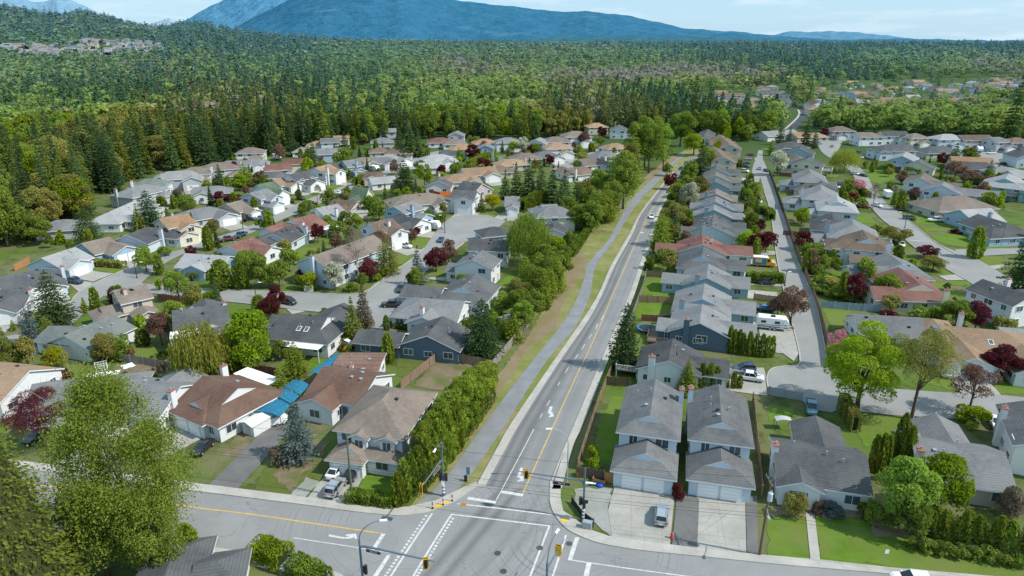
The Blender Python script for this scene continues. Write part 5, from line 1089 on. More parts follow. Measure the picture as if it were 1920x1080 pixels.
# foreground and labelled trees
tg = tree('cedar', 'giant', 6, 1180, 722, 360, 'huge golden-green conifer filling the lower left corner of the picture')
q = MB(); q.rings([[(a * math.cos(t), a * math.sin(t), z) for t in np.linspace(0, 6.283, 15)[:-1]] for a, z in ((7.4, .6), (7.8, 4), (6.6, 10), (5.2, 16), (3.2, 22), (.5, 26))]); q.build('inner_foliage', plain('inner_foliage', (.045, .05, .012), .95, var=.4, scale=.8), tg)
tree('spring', 'birch', 262, 1040, 716, 232, 'tall thin-leaved birch in front of the cross street at lower left')
tree('leafy', 'round', 205, 1085, 905, 150, 'dark green bushy tree under the tall birch at the lower left'); tree('leafy', 'round', 305, 1085, 925, 140, 'dark leafy bush between the tall birch and the charcoal roof')
tree('hedge', 'col', 357, 1052, 985, 42, 'small upright cedar beside the driveway at the bottom left')
tree('red', 'vase', 85, 838, 732, 130, 'leafless-looking burgundy tree in front of the grey left house')
tree('spruce', 'fat', 563, 862, 752, 84, 'blue-green spruce left of the taupe corner house'); tree('bare', 'shrub', 525, 868, 838, 40)
tree('hedge', 'fat', 556, 706, 641, 62, 'larger bushy cedar behind the blue tarps'); tree('hedge', 'fat', 528, 738, 684, 36, 'smaller bushy cedar left of the blue tarps')
for i, a in enumerate([(748, 948, 886, 26), (760, 938, 862, 28), (773, 926, 850, 28), (787, 914, 838, 30), (800, 904, 818, 30), (812, 892, 803, 30), (826, 880, 788, 32), (840, 864, 770, 32), (856, 846, 752, 30)]): tree('hedge', 'col', *a, label='tall narrow cedar in the hedge right of the taupe corner house', group='narrow cedars of the corner hedge')
for i, a in enumerate([(812, 884, 775, 60), (838, 845, 738, 66), (860, 816, 708, 66), (886, 784, 684, 62), (908, 752, 668, 56), (802, 890, 785, 66), (824, 858, 752, 72), (848, 830, 720, 78), (872, 800, 695, 78), (897, 768, 672, 72), (916, 740, 672, 46), (838, 872, 800, 50), (880, 815, 745, 50)]): tree('hedge', 'oval', *a, label='bushy green cedar in the tall hedge line left of the cycle path', group='bushy cedars left of the cycle path')
tree('willow', 'weep', 383, 714, 600, 112, 'drooping yellow-green willow beside the covered deck'); tree('maple', 'round', 478, 694, 580, 102, 'bright green round tree right of the drooping willow')
tree('fir', 'fat', 108, 614, 506, 88, 'large dark green fir in the left street corner garden'); tree('spruce', 'cone', 62, 645, 578, 50, 'blue-grey spruce in front of the large left fir'); tree('cedar', 'fat', 92, 640, 592, 42)
tree('yellow', 'round', 108, 690, 650, 46, 'bright yellow-green bush by the back fence of the long bungalow'); tree('leafy', 'round', 12, 700, 608, 56); tree('olive', 'round', 55, 690, 632, 44); tree('leafy', 'round', 35, 690, 645, 40)
tree('cedar', 'cone', 664, 644, 556, 60, 'tall green cedar at the end of the street above the orange truck'); tree('bare', 'cone', 684, 618, 526, 46, 'dead brown conifer behind the tall green cedar')
tree('spruce', 'cone', 785, 536, 459, 40, 'silver-blue spruce on the corner lawn of the left street'); tree('red', 'round', 818, 510, 465, 48, 'burgundy maple right of the silver-blue spruce'); tree('red', 'round', 693, 528, 486, 46, 'burgundy maple beside the tall bare tree')
tree('blossom', 'round', 628, 545, 490, 44, 'white blossoming tree in front of the pale blue chimney house'); tree('bare', 'bare', 672, 532, 420, 46, 'tall bare tree rising before the mossy roof'); tree('cedar', 'fat', 727, 515, 441, 58, 'olive pine beside the white car on the left street')
tree('dark', 'fat', 905, 670, 558, 88, 'dark spreading fir right of the slate blue tudor house'); tree('hedge', 'col', 725, 620, 592, 11)
tree('spring', 'weep', 992, 500, 396, 90, 'tall pale weeping tree left of the cycle path bend'); tree('lime', 'round', 1042, 505, 438, 54, 'bright lime tree against the cycle path bank')
for a in [('leafy', 'round', 1000, 565, 495, 66), ('leafy', 'round', 975, 600, 540, 54), ('leafy', 'fat', 962, 622, 578, 40), ('leafy', 'round', 1030, 545, 478, 58), ('leafy', 'round', 1050, 525, 470, 40), ('lime', 'shrub', 920, 612, 588, 40), ('leafy', 'round', 940, 590, 545, 50), ('hedge', 'col', 1068, 480, 440, 26), ('hedge', 'col', 1020, 580, 540, 24), ('spring', 'round', 1010, 470, 420, 50)]: tree(*a)
for a in [(948, 374, 318, 30), (968, 372, 304, 36), (992, 372, 296, 38), (1014, 374, 300, 38), (1036, 380, 308, 38), (1058, 388, 318, 40), (1080, 402, 332, 40), (1052, 402, 335, 36)]: tree('fir', 'cone', *a, label='dark conifer in the dense clump above the grey path-side houses', group='dark conifer clump')
for a in [('hedge', 'fat', 1105, 428, 370, 44), ('hedge', 'fat', 1135, 416, 344, 54), ('leafy', 'round', 1082, 432, 392, 46), ('leafy', 'round', 1060, 420, 385, 40), ('leafy', 'oval', 1168, 392, 272, 66), ('spring', 'round', 1120, 365, 315, 46), ('olive', 'round', 1095, 375, 335, 40)]: tree(*a)
for a in [(1190, 322, 220, 50), (1216, 324, 212, 54), (1243, 318, 232, 50), (1208, 312, 208, 46), (1275, 275, 196, 58), (1232, 300, 215, 46)]: tree('spring', 'oval', *a, label='tall pale green poplar in the clump left of the main road', group='poplars left of the main road')
for a in [('lime', 'round', 1300, 292, 248, 48), ('fir', 'cone', 1312, 336, 262, 42), ('leafy', 'round', 1290, 345, 300, 40), ('leafy', 'round', 1325, 320, 275, 34)]: tree(*a)
tree('dark', 'fat', 1170, 693, 566, 72, 'round dark evergreen leaning over the main road fence')
for a in [('hedge', 'fat', 1238, 462, 400, 56), ('fir', 'cone', 1264, 458, 392, 38), ('hedge', 'col', 1230, 474, 448, 16), ('blossom', 'round', 1290, 392, 340, 44), ('leafy', 'round', 1268, 385, 342, 48), ('olive', 'vase', 1262, 430, 380, 66), ('olive', 'round', 1310, 372, 328, 42), ('red', 'round', 1288, 440, 416, 22), ('leafy', 'round', 1285, 372, 330, 40), ('shrub', 'shrub', 1245, 490, 468, 40), ('shrub', 'shrub', 1218, 505, 478, 24)]: tree(*a)
tree('cedar', 'cone', 1287, 738, 672, 50, 'green spruce behind the gap between the two duplexes')
for a in [(1315, 727, 681, 15), (1330, 728, 681, 15), (1343, 727, 688, 13), (1353, 727, 704, 11), (1361, 727, 698, 11), (1375, 728, 697, 11), (1386, 728, 704, 10)]: tree('hedge', 'col', *a, label='narrow cedar in the line behind the right duplex', group='narrow cedars behind the duplex')
for a in [(1366, 661, 612, 12), (1375, 662, 619, 11), (1384, 663, 619, 11), (1391, 664, 625, 10), (1403, 667, 623, 12), (1415, 668, 627, 11), (1427, 669, 627, 12), (1437, 670, 631, 11), (1446, 669, 631, 11)]: tree('hedge', 'col', *a, label='narrow cedar in the line beside the slate blue lane house', group='narrow cedars beside the slate blue house')
tree('rust', 'round', 1482, 604, 530, 58, 'rust-brown half-leafed tree on the lane verge'); tree('rust', 'round', 1457, 592, 552, 40); tree('red', 'round', 1435, 472, 432, 44, 'burgundy maple beside the lane above the yellow van')
for a in [('red', 'round', 1502, 470, 432, 36), ('fir', 'cone', 1536, 465, 442, 22), ('leafy', 'shrub', 1535, 492, 462, 60), ('leafy', 'shrub', 1560, 490, 465, 50), ('spring', 'round', 1620, 536, 483, 44), ('red', 'round', 1600, 566, 510, 38), ('leafy', 'round', 1660, 566, 512, 62), ('olive', 'round', 1668, 584, 550, 42), ('lime', 'shrub', 1545, 530, 516, 46), ('olive', 'shrub', 1562, 540, 522, 50), ('leafy', 'shrub', 1530, 548, 530, 40), ('leafy', 'shrub', 1572, 560, 545, 56), ('leafy', 'shrub', 1620, 558, 540, 40)]: tree(*a)
tree('maple', 'oval', 1606, 770, 598, 142, 'big bright green maple by the turning circle'); tree('olive', 'vase', 1708, 786, 612, 138, 'olive half-leafed tree with many bare limbs right of the big maple'); tree('rust', 'vase', 1815, 775, 688, 96, 'rust-coloured leafing tree over the right street')
tree('lime', 'shrub', 1822, 796, 765, 64, 'low lime-green bush on the corner by the right street'); tree('red', 'round', 1872, 712, 650, 84, 'dark burgundy tree in front of the tan-roofed house'); tree('red', 'shrub', 1713, 806, 783, 34, 'small red shrub on the lawn corner below the olive tree')
tree('pink', 'vase', 1562, 692, 615, 44, 'pink magnolia left of the big bright maple'); tree('red', 'round', 1828, 618, 566, 58, 'burgundy maple before the white two-storey house')
for a in [('leafy', 'round', 1790, 616, 562, 66), ('leafy', 'shrub', 1760, 600, 572, 46), ('olive', 'shrub', 1880, 620, 596, 40), ('leafy', 'shrub', 1720, 600, 576, 40), ('red', 'shrub', 1668, 598, 582, 36)]: tree(*a)
tree('hedge', 'col', 1826, 484, 426, 26, 'single tall cedar column on the lawn of the curving street'); tree('dark', 'fat', 1912, 560, 408, 92, 'large very dark tree cut off by the right edge'); tree('olive', 'round', 1676, 455, 425, 62, 'broad olive tree beside the curving street')
for a in [('red', 'round', 1737, 484, 460, 44), ('olive', 'round', 1748, 507, 480, 46), ('pink', 'round', 1602, 362, 334, 38), ('bare', 'bare', 1635, 394, 342, 34), ('willow', 'weep', 1582, 322, 275, 54), ('blossom', 'round', 1457, 330, 281, 40), ('fir', 'cone', 1462, 272, 228, 24), ('fir', 'cone', 1479, 272, 238, 20), ('fir', 'cone', 1510, 275, 222, 28), ('fir', 'cone', 1526, 278, 240, 20), ('red', 'round', 1544, 264, 239, 20),
          ('fir', 'cone', 1787, 310, 268, 34), ('spruce', 'cone', 1852, 338, 300, 28), ('rust', 'round', 1790, 335, 300, 42), ('rust', 'round', 1818, 345, 318, 42), ('dark', 'round', 1832, 352, 332, 28), ('spring', 'round', 1710, 325, 308, 32), ('rust', 'round', 1690, 345, 318, 28), ('hedge', 'fat', 1445, 292, 262, 18), ('lime', 'shrub', 1710, 412, 404, 12), ('leafy', 'shrub', 1640, 440, 420, 26), ('hedge', 'shrub', 1600, 372, 356, 22), ('hedge', 'shrub', 1612, 388, 372, 26), ('leafy', 'shrub', 1650, 460, 445, 24), ('red', 'shrub', 1793, 438, 430, 22)]: tree(*a)
for a in [(1634, 884, 817, 17), (1647, 886, 814, 17), (1658, 884, 817, 15)]: tree('hedge', 'col', *a, label='shorter cedar column of the trio right of the white front bungalow', group='cedar column trio')
tree('hedge', 'col', 1678, 876, 776, 24, 'tallest cedar column between the two charcoal bungalows'); tree('hedge', 'col', 1694, 886, 800, 26, 'broad cedar column left of the worn grey roof')
tree('spring', 'round', 1682, 985, 852, 118, 'leafy light green tree right of the white front bungalow'); tree('lime', 'round', 1752, 972, 850, 110, 'bright green tree before the worn grey roof'); tree('leafy', 'round', 1700, 1010, 930, 80, 'low dark-leaved tree in the front hedge of the worn grey house')
for k in range(11): x = 1722 + k * 20; tree('hedge', 'col' if k % 3 else 'fat', x, 1004 + k * 5, 938 + (k * 37 % 16) + k * 4, 30, label='ragged cedar in the overgrown front hedge at lower right', group='overgrown hedge cedars')
for k in range(8): x = 1715 + k * 27; tree('leafy', 'shrub', x, 1030 + k * 4, 1000 + (k * 23 % 12) + k * 4, 40, label='leafy bush at the foot of the overgrown front hedge', group='bushes at the hedge foot')
tree('bare', 'shrub', 1886, 970, 912, 60, 'dry beige bush beside the patio at lower right')
for a in [('olive', 'shrub', 1482, 963, 922, 52), ('rust', 'shrub', 1531, 963, 942, 20), ('spruce', 'shrub', 1562, 964, 944, 48), ('cedar', 'shrub', 1615, 970, 943, 30), ('leafy', 'shrub', 1642, 990, 950, 52), ('lime', 'shrub', 1106, 866, 840, 28), ('lime', 'shrub', 1112, 880, 862, 30), ('red', 'shrub', 1271, 934, 907, 26), ('hedge', 'shrub', 1086, 892, 872, 14)]: tree(*a)
# trees of the left estate
for a in [('fir', 'fat', 168, 458, 388, 64), ('lime', 'round', 140, 415, 328, 80), ('leafy', 'round', 70, 458, 400, 66), ('cedar', 'cone', 262, 434, 382, 34), ('dark', 'fat', 284, 428, 355, 62), ('fir', 'cone', 413, 346, 308, 30), ('hedge', 'fat', 460, 348, 306, 40), ('lime', 'round', 450, 358, 326, 36), ('red', 'round', 414, 388, 358, 32), ('red', 'round', 438, 388, 362, 36), ('fir', 'cone', 336, 388, 352, 26), ('leafy', 'round', 352, 402, 365, 40), ('red', 'round', 440, 334, 302, 26), ('fir', 'cone', 493, 350, 318, 26), ('rust', 'round', 526, 302, 268, 26), ('dark', 'round', 547, 293, 264, 36),
          ('fir', 'cone', 590, 318, 260, 28), ('lime', 'round', 577, 328, 292, 26), ('fir', 'cone', 648, 292, 246, 32), ('leafy', 'round', 645, 312, 276, 36), ('hedge', 'shrub', 690, 290, 274, 14), ('hedge', 'shrub', 706, 288, 272, 16), ('fir', 'cone', 768, 296, 222, 44), ('fir', 'cone', 750, 292, 236, 30), ('fir', 'cone', 785, 295, 245, 30), ('dark', 'fat', 760, 370, 298, 58), ('lime', 'round', 797, 352, 303, 32), ('red', 'round', 505, 392, 381, 20), ('red', 'round', 585, 388, 377, 26), ('red', 'round', 616, 345, 333, 14), ('yellow', 'round', 923, 395, 362, 34), ('cedar', 'cone', 903, 398, 362, 20), ('red', 'round', 888, 302, 270, 32), ('lime', 'round', 963, 288, 263, 22), ('blossom', 'round', 981, 288, 255, 26),
          ('fir', 'cone', 1052, 240, 162, 40), ('fir', 'cone', 1076, 240, 182, 28), ('fir', 'cone', 1187, 236, 176, 20), ('fir', 'cone', 1300, 240, 140, 40), ('fir', 'cone', 1326, 236, 163, 30), ('fir', 'cone', 1890, 268, 136, 44), ('rust', 'round', 1095, 275, 244, 26), ('red', 'round', 1128, 262, 236, 22), ('red', 'round', 640, 402, 392, 18), ('red', 'round', 782, 446, 424, 16), ('spring', 'round', 275, 510, 460, 46), ('leafy', 'round', 310, 480, 462, 30), ('hedge', 'col', 418, 542, 488, 38), ('hedge', 'col', 454, 542, 494, 24), ('leafy', 'round', 490, 540, 478, 44), ('leafy', 'round', 525, 538, 488, 40), ('olive', 'bare', 532, 535, 480, 30), ('red', 'round', 565, 530, 505, 22), ('leafy', 'round', 635, 445, 415, 34), ('leafy', 'shrub', 600, 430, 415, 40),
          ('hedge', 'cone', 160, 585, 558, 18), ('leafy', 'shrub', 340, 520, 508, 20), ('leafy', 'shrub', 360, 526, 508, 24), ('hedge', 'shrub', 392, 524, 510, 20), ('leafy', 'shrub', 580, 545, 528, 30), ('lime', 'shrub', 505, 585, 562, 44), ('lime', 'shrub', 265, 620, 590, 30), ('leafy', 'shrub', 215, 660, 630, 60), ('leafy', 'shrub', 190, 672, 650, 40), ('red', 'shrub', 118, 718, 695, 42), ('red', 'shrub', 50, 594, 580, 20), ('red', 'shrub', 35, 588, 575, 18), ('hedge', 'fat', 26, 620, 600, 14), ('lime', 'shrub', 300, 545, 525, 14), ('lime', 'shrub', 352, 562, 550, 14), ('leafy', 'shrub', 660, 546, 528, 30), ('lime', 'shrub', 710, 528, 515, 14), ('hedge', 'shrub', 215, 602, 580, 22), ('lime', 'shrub', 745, 575, 568, 10), ('red', 'shrub', 752, 610, 597, 26), ('olive', 'shrub', 700, 655, 640, 40)]: tree(*a)
rz_ = random.Random(8)
for (x, y, ty, w_) in [(968, 640, 588, 44), (985, 622, 560, 54), (1004, 600, 538, 50), (1020, 570, 505, 52), (1035, 560, 500, 44), (1048, 545, 480, 50), (1060, 520, 455, 46), (1072, 490, 432, 42), (1012, 540, 470, 60), (990, 548, 480, 56), (970, 575, 520, 50), (948, 632, 590, 40), (1030, 520, 452, 52), (1005, 515, 440, 60), (1092, 432, 376, 46), (1112, 436, 372, 44), (1122, 424, 352, 50), (1150, 408, 330, 48), (1146, 396, 318, 50), (1160, 372, 290, 52), (1178, 352, 262, 48), (1190, 340, 248, 46), (1105, 400, 345, 46), (1070, 418, 362, 44)]:
    kd = rz_.choice(['leafy', 'hedge', 'spring', 'leafy', 'olive', 'hedge']); tree(kd, 'oval' if kd != 'hedge' else 'fat', x - 4, y, ty, w_, label='leafy green tree in the dense belt between left estate and cycle path', group='tree belt left of the cycle path')
# loose garden shrubs through the estates
NOB = []
def town_ok(x, y):
    px, py, _ = proj((x, y, 0)); return py > 258
sh = 0; rg = random.Random(11)
ZONES = [(60, 450, 900, 680), (300, 330, 900, 440), (560, 270, 1160, 330), (1250, 330, 1300, 520), (1390, 350, 1425, 500), (1480, 350, 1600, 560), (1560, 290, 1900, 400), (1650, 480, 1800, 600), (200, 640, 520, 740), (420, 280, 700, 330)]
ROADPX = [[(x, y) for x, y in zip([a[0] for a in ML], [a[1] for a in ML])]]
for zi, (xa, ya, xb, yb) in enumerate(ZONES):
    for k in range(75 if (xb - xa) > 200 else 26):
        px, py = rg.uniform(xa, xb), rg.uniform(ya, yb); p = G(px, py)
        if sh > 285 or not free(p, 1.2): continue
        # stay near a house wall so that streets stay clear
        dm = min((h['c'] - p).length for h in HOUSES)
        if dm > 17: continue
        blocked = False
        for o in PAVED:
            if point_in(o, p.x, p.y): blocked = True; break
        if blocked: continue
        kd = rg.choice(['shrub', 'leafy', 'hedge', 'lime', 'shrub', 'olive', 'leafy', 'shrub', 'hedge', 'leafy', 'hedge', 'rust', 'red', 'blossom']); hgt = rg.uniform(1.0, 3.4)
        tree(kd, 'shrub' if hgt < 2.4 else rg.choice(['round', 'col', 'round']), 0, 0, 0, 0, label=near_label(KN[kd].replace('leafing tree', 'garden shrub').replace('leafy tree', 'garden shrub').replace('tree', 'garden shrub'), p), name='garden_shrub', group='garden shrubs of the suburb', trunk=False, base=p, hh=hgt * (1.4 if hgt > 2.4 else 1), rr=hgt * rg.uniform(.4, .62)); sh += 1
# hedges
gt = 0
for zi, (xa, ya, xb, yb) in enumerate(ZONES):
    for k in range(130 if (xb - xa) > 200 else 44):
        p = G(rg.uniform(xa, xb), rg.uniform(ya, yb))
        if gt > 285 or not free(p, 1.6) or min((h['c'] - p).length for h in HOUSES) > 21 or any(point_in(o, p.x, p.y) for o in PAVED): continue
        kd = rg.choice(['leafy', 'spring', 'hedge', 'fir', 'leafy', 'olive', 'cedar', 'lime', 'leafy', 'hedge', 'spring', 'rust', 'hedge', 'fir', 'red']); hg = rg.uniform(3.6, 7.5); sp = 'cone' if kd in ('fir', 'cedar') else 'col' if kd == 'hedge' else 'round'
        tree(kd, sp, 0, 0, 0, 0, label=near_label('medium ' + KN[kd], p), name='garden_tree', group='garden trees of the suburb', base=p, hh=hg, rr=hg * (.2 if sp != 'round' else rg.uniform(.34, .5))); gt += 1
def hedge(pts, h, wd, kind, label, n_per=90):
    P = smooth_pts([G(*p) for p in pts], 3); rs = np.random.default_rng(abs(int(pts[0][0])))
    L = sum((P[i + 1] - P[i]).length for i in range(len(P) - 1)); zc = proj(P[0])[2]; cs = min(.5, max(.16, zc * .0016)); n = int(min(9000, (L * (2 * h + wd)) / (cs * cs) * 1.6))
    seg = np.array([(P[i + 1] - P[i]).length for i in range(len(P) - 1)]); k = rs.choice(len(seg), n, p=seg / seg.sum()); A = np.array([p[:] for p in P]); f = rs.random(n)[:, None]
    C = A[k] * (1 - f) + A[k + 1] * f; d = A[k + 1] - A[k]; d /= np.linalg.norm(d, axis=1, keepdims=True); nn = np.stack([-d[:, 1], d[:, 0], 0 * d[:, 0]], 1)
    s = np.array([(P[0] - Vector(c)).length for c in C[:1]])
    per = 2 * h + wd; q = rs.random(n) * per; side = np.where(q < h, -1, np.where(q < 2 * h, 1, 0)); zz_ = np.where(side == 0, h, np.where(q < h, q, q - h)); off = np.where(side == 0, (q - 2 * h) - wd / 2, side * wd / 2)
    lump = 1 + .08 * np.sin(C[:, 0] * 3.1 + C[:, 1] * 2.3) + rs.normal(size=n) * .04
    PP = C + nn * (off * lump)[:, None] + np.stack([0 * zz_, 0 * zz_, zz_ * (1 + .06 * np.sin(C[:, 0] * 2.2 - C[:, 1] * 1.7))], 1)
    D = np.stack([rs.normal(size=n) * .4, rs.normal(size=n) * .4, np.ones(n)], 1) + nn * off[:, None] * .3
    v = np.clip(.35 + .18 * np.sin(C[:, 0] * 3.1 + C[:, 1] * 2.3) + .35 * (rs.random(n) - .4), 0, 1)
    V, F, vv = cards_mesh('hedge', PP, D, cs * rs.uniform(.7, 1.3, n), .55, v, None)
    c0 = P[len(P) // 2]; V = V - np.array([c0.x, c0.y, 0])
    o = thing('hedge', label, 'hedge', (c0.x, c0.y, 0), data=make_mesh('hedge', V, F, vv, M['leaf_' + kind]))
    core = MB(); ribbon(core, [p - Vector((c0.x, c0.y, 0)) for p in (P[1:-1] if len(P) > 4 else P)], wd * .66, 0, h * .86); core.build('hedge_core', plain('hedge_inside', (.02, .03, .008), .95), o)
for a in [(((768, 928), (800, 894), (845, 838), (880, 795), (914, 745)), 3.6, 3.2, 'hedge', 'dense green understorey of the tall hedge left of the cycle path'), (((478, 1042), (505, 1050), (540, 1063)), 2.3, 2.6, 'lime', 'rounded lime-green hedge at the bottom edge beside the cross street'), (((548, 1068), (580, 1084), (612, 1102)), 1.9, 2.4, 'hedge', 'olive-green hedge right of the lime hedge at the bottom edge'), (((650, 940), (690, 944), (738, 950)), 1.7, 1.6, 'hedge', 'low clipped cedar hedge along the corner lawn of the taupe house'), (((1398, 530), (1468, 531)), 2.6, 2.0, 'hedge', 'dark clipped hedge below the yellow and blue van'), (((647, 409), (675, 397), (705, 385)), 3.2, 3, 'hedge', 'long bright hedge beside the mossy tudor roofs of the left estate'),
          (((878, 316), (900, 306), (925, 293)), 3.4, 3, 'hedge', 'bright green hedge below the burgundy tree in the upper left estate'), (((170, 497), (200, 500), (236, 503)), 1.8, 1.5, 'olive', 'brownish clipped hedge in front of the brown-roofed blue house'), (((-5, 594), (27, 596)), 3.4, 3, 'hedge', 'square clipped hedge at the left edge'), (((360, 575), (385, 566), (407, 556)), 1.8, 1.6, 'lime', 'golden hedge along the street behind the blue-white house'),
          (((1576, 768), (1590, 790), (1604, 812)), 3.0, 1.4, 'olive', 'narrow tall hedge beside the parked blue truck'), (((733, 612), (756, 617), (772, 620)), 1.2, 1.2, 'hedge', 'low trimmed hedge in front of the slate blue tudor house'), (((392, 500), (410, 492), (428, 480)), 2.6, 2, 'hedge', 'green hedge behind the light blue house'), (((1075, 478), (1098, 444), (1105, 428)), 2.2, 1.6, 'hedge', 'hedge of the path-side garden above the bark strip'),
          (((1350, 395), (1395, 399), (1425, 401)), 2.6, 2.2, 'hedge', 'green hedge between the eighth and ninth lane houses'), (((1404, 399), (1440, 404), (1446, 414)), 2.6, 2.0, 'hedge', 'dark corner hedge beside the lane'), (((1500, 384), (1540, 394), (1600, 398)), 3.2, 3, 'hedge', 'ragged dark hedge behind the lane fence'), (((1640, 262), (1645, 270)), 3, 3, 'hedge', 'clipped hedge beside the far right street'),
          (((1335, 302), (1356, 276), (1366, 258)), 6, 3, 'lime', 'tall lime-green hedge left of the townhouse blocks'), (((1340, 312), (1390, 313)), 3, 2.4, 'hedge', 'hedge in front of the near townhouse block'), (((1628, 372), (1612, 358), (1606, 350)), 2, 1.6, 'hedge', 'hedge at the bend of the curving street'), (((530, 383), (552, 381)), 1, 1.2, 'hedge', 'low hedge on a lawn of the left street'), (((632, 335), (657, 336)), 4.2, 2.5, 'hedge', 'squared tall hedge beside the motorhome of the left street'),
          (((668, 350), (680, 344), (695, 340)), 3.6, 2, 'hedge', 'line of clipped cedars opposite the squared hedge'), (((790, 412), (815, 420), (832, 414)), 3.0, 2, 'hedge', 'cedar screen beside the two-garage white house'), (((977, 398), (1000, 385), (1022, 376)), 4.2, 2.6, 'hedge', 'clipped cedar screen left of the grey path-side house'), (((1880, 352), (1900, 368), (1915, 380)), 3.5, 3, 'hedge', 'dark hedge below the teal blue house'), (((1540, 478), (1570, 482)), 1.6, 2, 'hedge', 'rounded hedge in the garden behind the lane fence'),
          (((980, 420), (1010, 428), (1072, 424)), 2.4, 2, 'leafy', 'bushy hedge behind the low path-side shed'), (((735, 397), (760, 402), (790, 410)), 3.4, 2, 'hedge', 'row of clipped cedars above the white caravan')]: hedge(*a)
# ---------------------------------------------------------------- vehicles (x forward, built once per kind and colour, then copied)
PAINT = {'silver': (.42, .44, .46), 'white': (.74, .75, .75), 'black': (.018, .019, .022), 'grey': (.15, .16, .17), 'navy': (.03, .06, .12), 'blue': (.03, .12, .28), 'red': (.20, .025, .03), 'maroon': (.10, .02, .028), 'orange': (.75, .20, .015), 'charcoal': (.05, .055, .06), 'teal': (.05, .16, .20)}
def paint(c):
    k = ('paint', c)
    if k not in _MC:
        t = NT('car_paint_' + c, .28, .5); t.color(PAINT[c]); t.b.inputs['Coat Weight'].default_value = .6; t.b.inputs['Coat Roughness'].default_value = .06
        if c in ('silver', 'grey', 'charcoal'): t.b.inputs['Metallic'].default_value = .45
        _MC[k] = t.m
    return _MC[k]
def sect(x, hw, zb, zt, tuck=.9):
    return [(x, -hw * tuck, zb), (x, -hw, zb + .22), (x, -hw, zt - .14), (x, -hw * .93, zt), (x, hw * .93, zt), (x, hw, zt - .14), (x, hw, zb + .22), (x, hw * tuck, zb)]
SHAPES = {  # lower body stations (x, half width, z bottom, z top) ; cabin stations (x, half width base, half width top, z base, z top)
    'sedan': (4.7, [(-2.32, .68, .38, .78), (-2.22, .82, .28, .96), (-1.6, .9, .22, 1.0), (0, .91, .2, .98), (1.2, .9, .22, .96), (1.95, .84, .25, .84), (2.3, .66, .32, .66)], [(-1.75, .78, .76, .98, 1.0), (-1.05, .8, .62, .98, 1.40), (.15, .8, .62, .96, 1.44), (1.1, .78, .74, .95, .98)]),
    'suv': (4.7, [(-2.3, .78, .42, .95), (-2.25, .9, .34, 1.08), (-1.5, .94, .27, 1.1), (0, .95, .25, 1.08), (1.2, .94, .27, 1.06), (2.0, .88, .3, .98), (2.34, .7, .38, .78)], [(-2.2, .82, .74, 1.08, 1.12), (-1.95, .84, .70, 1.08, 1.66), (.1, .84, .70, 1.06, 1.72), (1.15, .82, .76, 1.04, 1.08)]),
    'van': (5.2, [(-2.55, .82, .4, 1.0), (-2.5, .95, .34, 1.1), (-1.5, .98, .27, 1.12), (0, .98, .25, 1.1), (1.4, .97, .27, 1.06), (2.25, .9, .3, .95), (2.55, .74, .38, .75)], [(-2.45, .9, .8, 1.1, 1.15), (-2.3, .9, .8, 1.1, 1.76), (.6, .9, .8, 1.08, 1.82), (1.85, .85, .8, 1.04, 1.08)]),
    'pickup': (5.6, [(-2.8, .88, .5, 1.04), (-2.75, .95, .42, 1.08), (-1.3, .97, .36, 1.08), (0, .97, .34, 1.1), (1.2, .97, .35, 1.12), (2.4, .94, .38, 1.1), (2.8, .84, .45, .9)], [(-.95, .84, .76, 1.08, 1.12), (-.75, .86, .74, 1.08, 1.80), (.75, .86, .74, 1.08, 1.84), (1.5, .84, .78, 1.08, 1.12)])}
_VC = {}
